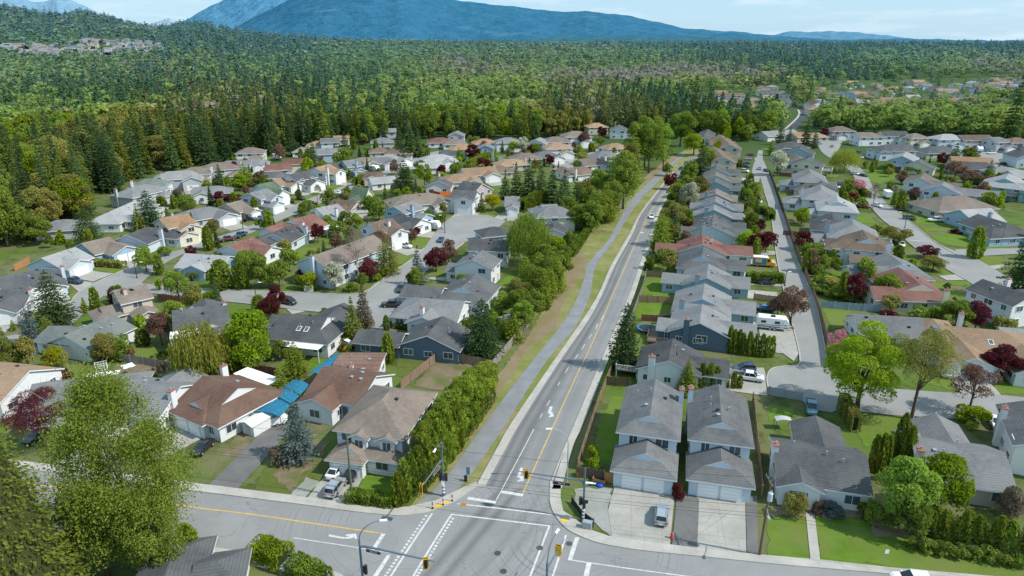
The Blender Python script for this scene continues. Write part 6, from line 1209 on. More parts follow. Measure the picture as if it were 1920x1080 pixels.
def car_meshes(kind, color):
    k = (kind, color)
    if k in _VC: return _VC[k]
    L, st, cb = SHAPES[kind]; P = paint(color)
    b = MB(); b.rings([sect(*s) for s in st], 0)
    g = MB(); r0 = [(x, hb, ht, zb, zt) for x, hb, ht, zb, zt in cb]
    for i in range(len(r0) - 1):       # glass skin: sides, front and rear screens ; roof skin goes to the body
        a, c = r0[i], r0[i + 1]
        for s in (-1, 1): g.poly([(a[0], s * a[1], a[3]), (c[0], s * c[1], c[3]), (c[0], s * c[2], c[4]), (a[0], s * a[2], a[4])])
        q = [(a[0], -a[2], a[4]), (c[0], -c[2], c[4]), (c[0], c[2], c[4]), (a[0], a[2], a[4])]
        if i == 1: b.poly([(x, y * 1.0, z + .02) for x, y, z in q]); b.poly([(x, y, z - .05) for x, y, z in q])
        else: g.poly(q)
        if i == 1:
            for s in (-1, 1): b.bar((a[0], s * a[2], a[4] - .01), (c[0], s * c[2], c[4] - .01), .07, .07)
    for i in (0, 2):
        a, c = r0[i], r0[i + 1]
        for s in (-1, 1): b.bar((a[0], s * a[2], a[4]), (c[0], s * c[2], c[4]), .07, .06)
    for s in (-1, 1):
        m = r0[1]; n_ = r0[2]; mx_ = (m[0] + n_[0]) / 2; b.bar((mx_, s * m[1], m[3]), (mx_, s * m[2], m[4]), .09, .05); b.box(r0[3][0] - .35, s * .93 - .12, r0[3][3] + .02, r0[3][0] - .2, s * .93 + .12, r0[3][3] + .17)
    if kind == 'pickup':   # open bed
        b2 = MB(); b2.box(-2.68, -.8, 1.05, -1.05, .8, 1.10); bed = b2.mesh('truck_bed', M['black'])
    else: bed = None
    if kind in ('suv', 'van'):
        for s in (-1, 1): b.bar((-1.7, s * .62, r0[1][4] + .10), (.0, s * .62, r0[2][4] + .09), .05, .05)
    w = MB(); w.tube([(0, -.11, 0), (0, .11, 0)], .34, 16); ri = MB(); ri.tube([(0, -.125, 0), (0, .125, 0)], .21, 12)
    for kk in range(5): t = 6.283 * kk / 5; ri.bar((0, .126, 0), (.19 * math.cos(t), .126, .19 * math.sin(t)), .05, .02)
    h = MB(); f = st[-2]; h.rings([[(f[0] + .06, .5, f[3] - .22), (f[0] + .06, .8, f[3] - .22), (f[0] + .06, .8, f[3] - .06), (f[0] + .06, .5, f[3] - .06)], [(f[0] + .27, .42, f[3] - .26), (f[0] + .22, .66, f[3] - .26), (f[0] + .2, .66, f[3] - .12), (f[0] + .22, .42, f[3] - .12)]])
    t_ = MB(); e = st[1]; t_.box(st[0][0] - .02, .52, e[3] - .3, e[0] + .1, .88, e[3] - .08)
    h2 = MB(); h2.v = [(x, -y, z) for x, y, z in h.v]; h2.f = h.f; h2.m = h.m
    t2 = MB(); t2.v = [(x, -y, z) for x, y, z in t_.v]; t2.f = t_.f; t2.m = t_.m
    pl = MB(); pl.box(st[0][0] - .03, -.26, .55, st[0][0] + .05, .26, .68); sk = MB(); sk.box(st[0][0] + .04, -.74, .28, st[0][0] + .2, .74, .5); sk.box(st[-1][0] - .3, -.7, .26, st[-1][0] - .05, .7, .46)
    _VC[k] = dict(body=b.mesh('body', P), glass=g.mesh('windows', M['cglass']), tyre=w.mesh('tyre', M['tyre'], False), rim=ri.mesh('rim', M['rim']), hl=(h.mesh('headlight', M['lamp']), h2.mesh('headlight', M['lamp'])), tl=(t_.mesh('taillight', M['tail']), t2.mesh('taillight', M['tail'])), plate=pl.mesh('number_plate', M['white']), bump=sk.mesh('bumper', M['black']), bed=bed, L=L)
    return _VC[k]
CN = {'sedan': 'car', 'suv': 'SUV', 'van': 'minivan', 'pickup': 'pickup truck'}
def car(kind, color, x, y, hx, hy, label=None, z=.13, how='parked'):
    p = G(x, y); f = G(x + hx, y + hy) - p; m = car_meshes(kind, color)
    if label is None: label = near_label('%s %s %s' % (color, CN[kind], how), p)
    nm = {'sedan': 'parked_car', 'suv': 'parked_suv', 'van': 'parked_minivan', 'pickup': 'pickup_truck'}[kind]
    p.z = z; r = thing(nm, label, {'pickup': 'pickup truck', 'van': 'minivan'}.get(kind, 'car'), p, math.atan2(f.y, f.x), 'vehicles of the suburb')
    r.scale = (.9, .9, .9); link('body', m['body'], r); link('windows', m['glass'], r)
    ax = m['L'] * .29; hw = .80 if kind == 'sedan' else .84; rr = 1.0 if kind in ('sedan',) else 1.1
    for sx in (ax + .12, -ax):
        for s in (1, -1):
            w = link('wheel', m['tyre'], r, (sx, s * hw, .34 * rr)); w.scale = (rr, 1, rr) if s > 0 else (rr, -1, rr); link('rim', m['rim'], w)
    for a in m['hl']: link('headlight', a, r)
    for a in m['tl']: link('taillight', a, r)
    link('number_plate', m['plate'], r); link('bumper', m['bump'], r)
    if m['bed']: link('truck_bed', m['bed'], r)
    return r
car('suv', 'silver', 1240, 972, 2, -22, 'silver hatchback SUV parked on the duplex driveway'); car('sedan', 'white', 632, 889, 14, -16, 'white sedan parked before the garage of the taupe corner house'); car('sedan', 'black', 662, 893, 13, -17, 'black car beside the white sedan at the taupe corner house')
car('suv', 'silver', 630, 921, 12, -16, 'silver SUV parked nearest the sidewalk at the taupe corner house'); car('suv', 'white', 1706, 1097, -30, -3, 'white car with dark glass roof on the cross street at the bottom edge', .14, 'driving')
car('pickup', 'teal', 1520, 770, 2, 14, 'blue truck parked behind the narrow hedge by the turning circle'); car('pickup', 'white', 1404, 713, 20, 3, 'white pickup truck with its bed to the left of the turning circle'); car('suv', 'navy', 1394, 697, -20, 0, 'dark blue SUV behind the white pickup by the turning circle')
for a in [('suv', 'charcoal', 1436, 534, 20, 1), ('sedan', 'blue', 1436, 583, 20, 2), ('sedan', 'white', 1865, 798, 6, 12), ('suv', 'white', 1776, 703, -6, 14), ('sedan', 'silver', 1812, 706, -8, 14), ('sedan', 'black', 70, 824, -12, 8), ('sedan', 'black', 382, 845, -10, 9), ('van', 'charcoal', 540, 570, 20, 4), ('pickup', 'black', 736, 576, -20, 0), ('sedan', 'navy', 757, 586, 18, -2), ('suv', 'charcoal', 753, 546, -6, 10), ('sedan', 'navy', 827, 453, -6, 9), ('suv', 'white', 760, 465, 16, 2), ('pickup', 'navy', 140, 531, 16, 3), ('pickup', 'white', 55, 573, -14, 0), ('pickup', 'maroon', 428, 452, -18, 3), ('pickup', 'navy', 452, 444, -14, 6), ('sedan', 'blue', 490, 411, 10, -6), ('sedan', 'navy', 473, 413, 16, 2), ('suv', 'black', 578, 358, -14, 0), ('suv', 'black', 604, 353, 14, 2), ('sedan', 'white', 637, 343, 14, 3), ('sedan', 'white', 637, 363, 13, -5), ('sedan', 'black', 641, 370, 14, 0), ('sedan', 'navy', 566, 374, 12, 4), ('suv', 'navy', 692, 328, 10, 3), ('suv', 'white', 956, 400, 10, -6), ('sedan', 'navy', 1064, 292, 14, 3), ('sedan', 'red', 1123, 277, 6, -4),
          ('sedan', 'white', 1644, 388, 12, 3), ('sedan', 'charcoal', 1684, 394, 10, 4), ('suv', 'grey', 1704, 412, 12, 1), ('pickup', 'white', 1754, 416, -18, 0), ('pickup', 'navy', 1734, 401, 14, -1), ('suv', 'grey', 1622, 363, 8, 4), ('sedan', 'white', 1612, 386, -16, 1), ('sedan', 'red', 1620, 390, 12, 1), ('sedan', 'white', 1579, 354, -14, 1), ('sedan', 'grey', 1576, 347, 14, 0), ('sedan', 'white', 1690, 462, 4, 8), ('sedan', 'white', 1604, 328, 10, 2), ('sedan', 'charcoal', 1619, 331, 9, 2), ('sedan', 'silver', 1560, 276, 8, -4), ('suv', 'white', 1568, 262, 8, 1), ('sedan', 'silver', 1535, 271, 8, 0), ('suv', 'navy', 1610, 287, 10, -3), ('sedan', 'white', 1611, 297, 10, 1), ('pickup', 'white', 1858, 289, -14, 1), ('sedan', 'blue', 1815, 283, 6, 3), ('sedan', 'charcoal', 1881, 309, 12, 0), ('suv', 'navy', 1900, 298, 12, -1),
          ('sedan', 'white', 1419, 380, -12, -3), ('suv', 'white', 1408, 377, 14, 2), ('sedan', 'navy', 1399, 308, 12, 0), ('sedan', 'charcoal', 1398, 314, 12, 1), ('suv', 'white', 1396, 323, 12, 2), ('sedan', 'silver', 1424, 318, 1, -8), ('sedan', 'black', 1437, 322, 8, 3), ('sedan', 'black', 1400, 344, 12, 1), ('sedan', 'maroon', 1407, 292, 10, 0), ('sedan', 'silver', 1402, 300, 10, 0), ('suv', 'maroon', 1399, 357, 10, 1)]: car(*a)
car('sedan', 'white', 1222, 409, -7, 12, 'white car driving towards the camera on the main road', .14, 'driving'); car('sedan', 'maroon', 1260, 343, -8, 9, 'dark red car on the main road at the shaded bend', .14, 'driving')
# caravans, trailers, work vehicles
def wheelset(r, xs, hw, rad=.36):
    w = MB(); w.tube([(0, -.11, 0), (0, .11, 0)], rad, 14); me = w.mesh('wheel', M['tyre']); ri = MB(); ri.tube([(0, -.125, 0), (0, .125, 0)], rad * .6, 10); rm = ri.mesh('rim', M['rim'])
    for x in xs:
        for s in (1, -1): o = link('wheel', me, r, (x, s * hw, rad)); link('rim', rm, o)
def caravan(x, y, hx, hy, label, L=6.5, stripe=(.10, .12, .16)):
    p = G(x, y); f = G(x + hx, y + hy) - p; p.z = .11; r = thing('caravan', label, 'caravan', p, math.atan2(f.y, f.x), 'caravans and motorhomes of the suburb')
    b = MB(); prof = [(-L / 2, .55), (L / 2 - .5, .55), (L / 2, 1.0), (L / 2 - .1, 1.9), (L / 2 - .7, 2.75), (-L / 2 + .3, 2.8), (-L / 2, 2.5)]
    b.rings([[(q[0], s, q[1]) for q in prof] for s in (-1.2, 1.2)]); b.build('body', M['white'], r)
    s_ = MB()
    for s in (-1, 1): s_.box(-L / 2 + .1, s * 1.2 - .02, .75, L / 2 - .3, s * 1.2 + .02, 1.0); s_.poly([(-L / 2 + .4, s * 1.215, 1.1), (L / 2 - .4, s * 1.215, 1.35), (L / 2 - .6, s * 1.215, 1.55), (-L / 2 + .4, s * 1.215, 1.2)])
    s_.build('stripe', plain('caravan_stripe', stripe, .4), r)
    for s in (-1, 1):
        for xx in (-L * .3, L * .12): w = MB(); w.box(xx - .5, s * 1.2 - .03, 1.65, xx + .5, s * 1.2 + .03, 2.2); w.build('window', M['cglass'], r)
        w = MB(); w.box(L * .28 - .33, s * 1.2 - .025, .6, L * .28 + .33, s * 1.2 + .025, 2.4); w.build('door', plain('caravan_door', (.62, .63, .63), .5), r)
    v = MB(); v.box(-.5, -.4, 2.75, .4, .4, 3.02); v.build('roof_unit', M['black'], r); h = MB(); h.bar((L / 2, .5, .6), (L / 2 + 1.1, 0, .6), .1, .1); h.bar((L / 2, -.5, .6), (L / 2 + 1.1, 0, .6), .1, .1); h.bar((L / 2 + 1.0, 0, .1), (L / 2 + 1.0, 0, .8), .08, .08); h.build('hitch', M['black'], r); wheelset(r, (-.5, .4), 1.1); return r
caravan(1447, 617, 30, 3, 'white caravan parked on the driveway beside the lane'); caravan(806, 430, 24, 2, 'white caravan with swirled stripes at the left cul-de-sac', 7); caravan(434, 420, 20, -3, 'white caravan beside the grey left-street house'); caravan(470, 405, 18, 1, 'white caravan with dark windows on a left-street driveway', 6)
caravan(530, 379, 16, 4, 'grey and white caravan on the lawn edge of the left street', 7, (.3, .3, .3)); caravan(697, 321, 16, 2, 'long white caravan beside the squared hedge', 8); caravan(44, 560, 16, 1, 'cream caravan behind the white pickup at the left edge', 6.5, (.55, .5, .4)); caravan(1836, 285, 6, 5, 'white motorhome parked before the far right brown-roofed house', 6.5); caravan(520, 299, 10, 2, 'small white caravan in the woods-side court', 5)
def box_trailer(x, y, hx, hy, label):
    p = G(x, y); f = G(x + hx, y + hy) - p; p.z = .13; r = thing('cargo_trailer', label, 'trailer', p, math.atan2(f.y, f.x)); b = MB(); b.box(-2.4, -1.1, .5, 2.4, 1.1, 2.7)
    b.build('body', M['white'], r); e = MB()
    for xx in (-2.4, 2.4):
        for yy in (-1.1, 1.1): e.box(xx - .05, yy - .05, .48, xx + .05, yy + .05, 2.73)
    e.build('corner_trim', M['polegrey'], r); d = MB(); d.box(-2.43, -1, .6, -2.39, -.02, 2.6); d.box(-2.43, .02, .6, -2.39, 1, 2.6); d.build('rear_door', plain('trailer_door', (.55, .56, .57), .5), r); h = MB(); h.bar((2.4, .5, .55), (3.5, 0, .55), .1, .1); h.bar((2.4, -.5, .55), (3.5, 0, .55), .1, .1); h.build('hitch', M['black'], r); wheelset(r, (-.4, .45), 1.0)
box_trailer(1663, 371, 6, 4, 'white box trailer parked on the curving street')
p = G(1431, 499); f = G(1461, 501) - p; p.z = .1; r = thing('delivery_van', 'orange and blue panel van with white roof parked on the lawn beside the lane', 'van', p, math.atan2(f.y, f.x))
b = MB(); prof = [(-2.9, .45), (2.9, .45), (2.95, 1.0), (2.75, 1.25), (1.9, 1.45), (1.25, 2.35), (.9, 2.55), (-2.8, 2.6), (-2.9, 2.3)]
b.rings([[(q[0], s, q[1]) for q in prof] for s in (-1, 1)]); b.build('body', plain('van_orange', (.78, .33, .02), .35), r)
q = MB()
for s in (-1, 1): q.box(-2.85, s * 1.0 - .02, .62, .55, s * 1.0 + .02, 2.4)
q.build('side_panel', plain('van_blue', (.02, .20, .36), .4), r); q = MB(); q.box(-2.8, -.98, 2.56, .95, .98, 2.66); q.build('roof', M['white'], r)
q = MB()
for s in (-1, 1): q.box(-2.3, s * 1.03 - .015, 1.2, -.6, s * 1.03 + .015, 2.15)
q.build('side_emblem', plain('van_emblem', (.80, .38, .16), .5), r)
q = MB(); q.poly([(1.32, -.85, 2.28), (1.95, -.9, 1.52), (1.95, .9, 1.52), (1.32, .85, 2.28)]); q.v = [(x + .04, y, z + .03) for x, y, z in q.v]
for s in (-1, 1): q.box(.75, s * 1.0 - .025, 1.5, 1.45, s * 1.0 + .025, 2.15)
q.build('windscreen', M['cglass'], r); wheelset(r, (-1.7, 1.8), .9, .38)
p = G(663, 652); f = G(640, 660) - p; p.z = .1; r = thing('work_truck', 'orange flatbed truck with white cab in the yard of the white skylight house', 'truck', p, math.atan2(f.y, f.x))
b = MB(); b.rings([sect(x, h_, .5, t_) for x, h_, t_ in ((.9, .95, 1.15), (2.4, .95, 1.12), (2.75, .85, .9))]); b.box(-3.2, -1.1, .75, .7, 1.1, .95); b.build('body', paint('orange'), r); q = MB(); q.rings([[(x, -h_, 1.12), (x, -h_ * .85, z_), (x, h_ * .85, z_), (x, h_, 1.12)] for x, h_, z_ in ((.7, .9, 1.9), (1.6, .9, 1.95), (2.1, .88, 1.2))]); q.build('cab', M['white'], r)
q = MB(); q.poly([(1.68, -.72, 1.86), (2.12, -.78, 1.26), (2.12, .78, 1.26), (1.68, .72, 1.86)]); q.v = [(x + .03, y, z + .02) for x, y, z in q.v]; q.build('windscreen', M['cglass'], r)
q = MB()
for s in (-1, 1): q.box(-3.2, s * 1.1 - .04, .95, .7, s * 1.1 + .04, 1.55)
q.box(-3.24, -1.1, .95, -3.16, 1.1, 1.55); q.build('side_board', paint('orange'), r); wheelset(r, (-2, 1.7), .9, .4)
# ---------------------------------------------------------------- fences
def fence(pts, h, col, label, step=2.4, n=1, rails=True, name='fence', posts=True):
    P = [G(*p) for p in pts]; c0 = P[0].copy(); P = [p - c0 for p in P]; mt = plain('fence_wood_%d' % int(col[0] * 1000), col, .9, var=.35, scale=1.6)
    r = thing(name, label, 'fence', c0, group=None); b = MB(); q = MB(); k = 0
    for i in range(len(P) - 1):
        a, c = P[i], P[i + 1]; L = (c - a).length; d = (c - a).normalized(); m = max(2, int(L / .28)); nn = Vector((-d.y, d.x, 0))
        if L / .28 > 240: m = int(L / .6)
        for j in range(m):
            s0 = a + d * (L * j / m + .012); s1 = a + d * (L * (j + 1) / m - .012); k += 1; hh = h + .05 * math.sin(k * 1.7); o = nn * (.012 * (k % 2))
            b.rings([[tuple(s0 + o - nn * .015), tuple(s1 + o - nn * .015), tuple(s1 + o + nn * .015), tuple(s0 + o + nn * .015)], [tuple(s0 + o - nn * .015 + Vector((0, 0, hh))), tuple(s1 + o - nn * .015 + Vector((0, 0, hh))), tuple(s1 + o + nn * .015 + Vector((0, 0, hh))), tuple(s0 + o + nn * .015 + Vector((0, 0, hh)))]])
        b.bar(a + nn * .06 + Vector((0, 0, h * .9)), c + nn * .06 + Vector((0, 0, h * .9)), .05, .1); b.bar(a + nn * .06 + Vector((0, 0, h * .25)), c + nn * .06 + Vector((0, 0, h * .25)), .05, .1)
        if posts:
            mp = max(1, int(L / step)); mp = min(mp, 30)
            for j in range(mp + (i == len(P) - 2)):
                s = a + d * (L * j / mp); pm = MB(); pm.box(s.x - .07, s.y - .07, 0, s.x + .07, s.y + .07, h + .15); pm.build('post', mt, r)
    b.build('boards', mt, r)
BR = (.24, .165, .115); GYW = (.27, .235, .20); DKB = (.11, .075, .055); CED = (.42, .20, .085); RDB = (.17, .06, .05)
fence([(1469, 402), (1493, 476), (1519, 541), (1536, 591), (1549, 640), (1556, 690)], 1.9, BR, 'long brown plank fence along the right side of the lane', 4)
fence([(1442, 326), (1455, 360), (1469, 402)], 1.9, DKB, 'dark upper stretch of the fence along the lane', 4)
fence([(922, 694), (960, 648), (998, 603), (1016, 578), (1026, 556)], 1.8, GYW, 'weathered fence between the left estate and the cycle path bank')
fence([(752, 731), (788, 702), (822, 674)], 1.8, BR, 'brown plank fence between the two vegetable yards'); fence([(822, 674), (870, 681), (924, 692)], 1.8, (.26, .19, .13), 'brown plank fence across the back of the vegetable plot'); fence([(742, 664), (780, 669), (820, 673)], 1.7, DKB, 'dark plank fence behind the slate blue tudor house')
fence([(1083, 880), (1096, 838), (1123, 756), (1136, 723), (1150, 690), (1158, 668)], 1.8, BR, 'brown fence between the main road and the left duplex lawn'); fence([(1136, 722), (1155, 724), (1180, 726)], 1.8, DKB, 'dark fence behind the left duplex lawn')
fence([(1172, 632), (1192, 580), (1205, 545), (1212, 517)], 1.8, GYW, 'grey-brown fence between the main road and the lane-row lawns'); fence([(1212, 519), (1240, 521), (1264, 523)], 1.7, (.20, .135, .09), 'short plank fence above the worn lane-row lawn'); fence([(1196, 566), (1235, 568), (1270, 569)], 1.7, (.29, .19, .11), 'plank fence between the two lane-row lawns'); fence([(1203, 602), (1235, 604), (1258, 604)], 1.6, RDB, 'dark red fence below the lower lane-row lawn')
fence([(1080, 895), (1105, 897), (1131, 903)], 1.7, DKB, 'dark board fence behind the corner gravel pad'); fence([(1132, 903), (1153, 907)], 1.6, CED, 'orange wooden gate beside the left duplex garage', 2, name='gate')
fence([(1411, 752), (1420, 842), (1428, 930)], 1.7, BR, 'brown fence between the right duplex and the white bungalow'); fence([(1440, 740), (1470, 746), (1503, 752)], 1.6, (.30, .32, .32), 'grey chain fence below the turning circle')
fence([(128, 661), (150, 668), (170, 676)], 1.6, DKB, 'dark fence beside the yellow-green bush'); fence([(220, 678), (270, 684), (320, 694)], 1.7, GYW, 'weathered fence below the lawn of the covered deck house'); fence([(280, 710), (305, 694), (318, 686)], 1.6, BR, 'fence between the vegetable beds and the willow')
fence([(1511, 500), (1560, 500), (1602, 497)], 1.8, CED, 'orange cedar fence in the garden behind the lane'); fence([(1537, 577), (1590, 581), (1648, 585)], 1.7, (.22, .30, .36), 'blue-grey fence across the garden behind the lane'); fence([(1700, 573), (1720, 571), (1740, 568)], 1.6, RDB, 'red-brown fence beside the red-roofed cream house')
fence([(1355, 700), (1390, 707), (1424, 716)], 1.3, (.6, .61, .6), 'low white fence in front of the white pickup'); fence([(480, 699), (500, 702), (518, 705)], 1.7, RDB, 'red-brown fence behind the blue tarps'); fence([(298, 563), (340, 569), (372, 573)], 1.6, (.24, .10, .06), 'red-brown fence at the brown corner house'); fence([(28, 508), (45, 500), (56, 492)], 1.8, CED, 'orange fence against the left woods')
fence([(1413, 562), (1440, 566), (1462, 568)], 1.6, (.28, .18, .10), 'plank fence between two lane-row driveways'); fence([(1404, 441), (1425, 443), (1440, 445)], 1.5, (.34, .22, .13), 'short fence below the dark lane-row house'); fence([(805, 364), (825, 369), (845, 366)], 1.8, (.5, .12, .03), 'bright orange fence beside the white-gabled dark house')
fence([(1297, 643), (1330, 648), (1357, 652)], 1.7, RDB, 'dark red fence in front of the slate blue lane house')
fence([(1468, 441), (1500, 444), (1525, 446)], 1.6, RDB, 'red-brown fence behind the charcoal fence-row house'); fence([(1460, 330), (1475, 331), (1490, 332)], 1.6, RDB, 'fence below the white blossom tree'); fence([(1468, 362), (1485, 363), (1500, 364)], 1.6, BR, 'fence beside the garden shed behind the lane')
# ---------------------------------------------------------------- signal poles, lamps, wires
def signal_head(parent, name, loc, rz, backing, s=1.0):
    b = MB(); b.box(-.18, -.16, -.55, .18, .16, .55); o = b.build(name, M['black'], parent, loc); o.rotation_euler = (0, 0, rz)
    if backing: q = MB(); q.box(-.33, .17, -.66, .33, .20, .66); q.build('backboard', M['yellow'], o)
    if backing: q = MB(); q.box(-.33, -.12, -.66, -.19, -.09, .66); q.box(.19, -.12, -.66, .33, -.09, .66); q.box(-.19, -.12, .56, .19, -.09, .66); q.box(-.19, -.12, -.66, .19, -.09, -.56); q.build('yellow_border', M['yellow'], o)
    for i, c in enumerate(((.10, .008, .008), (.12, .08, .006), (.01, .10, .05))):
        q = MB(); z = .34 - .34 * i; q.tube([(0, -.16, z), (0, -.19, z)], .12, 12); q.build('lens', plain('lens_%d' % i, c, .25, .5), o); v = MB(); v.rings([[(.14 * math.cos(t), y, z + .14 * math.sin(t)) for t in np.linspace(-.3, 3.44, 9)] for y in (-.16, -.36)], cap=False); v.build('visor', M['black'], o)
    return o
def text_mesh(body, size, mat, ext=.004):
    cu = bpy.data.curves.new('lettering', 'FONT'); cu.body = body; cu.size = size; cu.align_x = 'CENTER'; cu.align_y = 'CENTER'; cu.extrude = ext
    o = bpy.data.objects.new('tmp', cu); COL.objects.link(o); dg = bpy.context.evaluated_depsgraph_get(); me = bpy.data.meshes.new_from_object(o.evaluated_get(dg)); bpy.data.objects.remove(o); me.materials.clear(); me.materials.append(mat); return me
def mast(base, head_px, head_y_hint, label, h_arm=6.0, h_top=6.6, sign=True, lamp=None, heads=(), sign_rz=None, arm_r=.11, mat='pole', tip=1.0, shape='straight', backing=True):
    p = G(*base); r = thing('traffic_signal', label, 'traffic light', (p.x, p.y, .2)); mt = M[mat]
    m = MB(); m.tube([(0, 0, 0), (0, 0, 3), (0, 0, h_top)], [.17, .14, .11], 12); m.box(-.22, -.22, 0, .22, .22, .12); m.build('pole', mt, r)
    q = MB()
    for k in range(3): q.tube([(0, 0, .45 + k * .5), (0, 0, .68 + k * .5)], .175, 12)
    q.build('white_band', M['white'], r)
    z = h_arm; e = G(*head_px, z=z); e = e - p; e.z = z - .2; d = e.copy(); d.z = 0; L = d.length; d.normalize(); tipp = d * (L + tip); a = MB()
    a.tube([(0, 0, h_arm - .5), tuple(d * .8) [:2] + (h_arm - .3,), (e.x, e.y, e.z), (tipp.x, tipp.y, e.z + .02)], [.12, arm_r, .075, .05], 8); a.build('mast_arm', mt, r)
    rz = math.atan2(d.y, d.x)
    return r, d, L, rz, e
def add_sign(r, pos, rz, txt, w=2.3, h=.5):
    b = MB(); b.box(-w / 2, -.03, -h / 2, w / 2, .03, h / 2); o = b.build('street_sign', M['maroon'], r, pos); o.rotation_euler = (0, 0, rz)
    f = MB(); t_ = .035
    for (x0, z0, x1, z1) in ((-w / 2, h / 2 - t_, w / 2, h / 2), (-w / 2, -h / 2, w / 2, -h / 2 + t_), (-w / 2, -h / 2 + t_, -w / 2 + t_, h / 2 - t_), (w / 2 - t_, -h / 2 + t_, w / 2, h / 2 - t_)): f.box(x0, -.034, z0, x1, .034, z1)
    f.build('sign_border', M['sign_white'], o)
    for s in ((0, math.pi) if txt else ()):
        tm = link('lettering', text_mesh(txt, .34, M['sign_white']), o, (0, -.036 if s == 0 else .036, 0)); tm.rotation_euler = (R(90), 0, s)
    g = MB()
    for x in (-w * .36, w * .36): g.bar((x, 0, h / 2), (x, 0, h / 2 + .34), .03, .03)
    g.build('hanger', M['polegrey'], o)

def lamp_arm(r, z0, dx, dy, rise, mat, head=True):
    pts = []; n = 9
    for k in range(n): t = k / (n - 1) * math.pi / 2; pts.append((dx * (1 - math.cos(t)), dy * (1 - math.cos(t)), z0 + rise * math.sin(t)))
    m = MB(); m.tube([(0, 0, z0 - .1)] + pts, [.06] * 6 + [.05] * 4, 8); o = m.build('lamp_arm', mat, r)
    d = Vector((dx, dy, 0)).normalized(); e = Vector(pts[-1]); q = MB(); nn = Vector((-d.y, d.x, 0))
    for (a, b, w, z0_, z1_) in ((-.05, .75, .16, -.06, .08),): q.rings([[tuple(e + d * a + nn * -w * .6 + Vector((0, 0, z0_))), tuple(e + d * a + nn * w * .6 + Vector((0, 0, z0_))), tuple(e + d * a + nn * w * .5 + Vector((0, 0, z1_))), tuple(e + d * a - nn * w * .5 + Vector((0, 0, z1_)))], [tuple(e + d * b - nn * w + Vector((0, 0, z0_))), tuple(e + d * b + nn * w + Vector((0, 0, z0_))), tuple(e + d * b + nn * w * .7 + Vector((0, 0, z1_ - .03))), tuple(e + d * b - nn * w * .7 + Vector((0, 0, z1_ - .03)))]])
    q.build('lamp_head', M['sign_white'], o)
# right corner: arm over the main road
r, d, L, rz, e = mast((1093, 977), (987, 886), 0, 'traffic signal mast reaching over the main road from the right corner', 6.2, 7.8)
signal_head(r, 'signal_head', tuple(d * L)[:2] + (5.75,), .05, True); add_sign(r, tuple(d * 2.9)[:2] + (5.05,), math.atan2(-d.y, -d.x), '206 ST')
signal_head(r, 'signal_head', (-.40, 0, 2.9), R(60), False); signal_head(r, 'signal_head', (.0, -.40, 2.7), R(180), False); q = MB(); q.box(.2, -.15, 2.6, .55, .15, 2.95); q.build('pedestrian_signal', M['black'], r)
# left corner by the path: arm over the cross street towards the camera
r, d, L, rz, e = mast((832, 931), (791, 912), 0, 'traffic signal mast beside the cycle path reaching over the cross street', 6.1, 8.3, tip=.3)
signal_head(r, 'signal_head', tuple(d * L)[:2] + (5.6,), R(80), True); add_sign(r, tuple(d * 1.9)[:2] + (5.2,), rz, '', 1.9, .45); lamp_arm(r, 8.2, d.x * 1.9, d.y * 1.9, .25, M['pole'])
signal_head(r, 'signal_head', (.40, 0, 2.9), R(-60), False); signal_head(r, 'signal_head', (-.36, .1, 2.9), R(90), False); q = MB(); q.box(-.22, -.24, 1.75, .22, -.2, 2.45); q.build('notice_plate', M['sign_white'], r)
# near left corner, cut by the bottom of the picture
r, d, L, rz, e = mast((683, 1115), (798, 1049), 0, 'traffic signal mast with curved street lamp at the bottom edge left of the crossing', 6.9, 7.3, tip=1.0, arm_r=.13)
signal_head(r, 'signal_head', tuple(d * L)[:2] + (6.2,), R(8), True); add_sign(r, tuple(d * 1.6)[:2] + (6.1,), rz, '206 ST', 1.75, .42); lamp_arm(r, 7.2, 2.3, .5, 2.2, M['pole']); signal_head(r, 'signal_head', (.4, .1, 3.2), R(-90), False)
# near right corner: its arm points away from the camera
r, d, L, rz, e = mast((1024, 1150), (1047, 1030), 0, 'traffic signal mast seen end on over the right crosswalk at the bottom edge', 6.1, 6.6, tip=1.8, arm_r=.12)
signal_head(r, 'signal_head', tuple(d * L)[:2] + (5.8,), rz + R(90), True); lamp_arm(r, 6.5, d.x * 2.2, d.y * 2.2, 2.2, M['pole'])
def street_lamp(bx, by, ty, tx, label, mat='polegrey', rise=.28):
    p = G(bx, by); z = zat(bx, ty, p.y); r = thing('street_lamp', label, 'street lamp', (p.x, p.y, .1)); m = MB(); zs = z * (1 - rise); m.tube([(0, 0, 0), (0, 0, zs)], [.11, .07], 10); m.tube([(0, 0, 0), (0, 0, .3)], [.2, .17], 10); m.build('pole', M[mat], r)
    q = G(tx, ty, z); lamp_arm(r, zs, q.x - p.x, q.y - p.y, z - zs, M[mat])
street_lamp(1063, 908, 805, 1034, 'tall pale street lamp curving over the near main road'); street_lamp(1216, 478, 437, 1206, 'pale street lamp beside the main road at the dark evergreens'); street_lamp(1277, 327, 310, 1270, 'far pale street lamp at the shaded road bend')
street_lamp(834, 437, 404, 828, 'thin black street lamp beside the left cul-de-sac', 'black', .1); street_lamp(1471, 537, 510, 1478, 'thin dark street lamp on the lane verge by the rust tree', 'black', .1); street_lamp(257, 522, 492, 262, 'thin black street lamp at the left street junction', 'black', .1); street_lamp(1696, 428, 398, 1690, 'thin dark street lamp beside the grey SUV on the curving street', 'black', .1)
street_lamp(596, 385, 362, 600, 'thin black street lamp on the left street near the long caravan', 'black', .1); street_lamp(653, 352, 330, 648, 'thin black street lamp opposite the squared hedge', 'black', .1); street_lamp(456, 430, 412, 452, 'thin black street lamp before the orange-tan house', 'black', .1); street_lamp(480, 558, 530, 484, 'thin lamp post on the left cross street before the garden bank', 'black', .1)
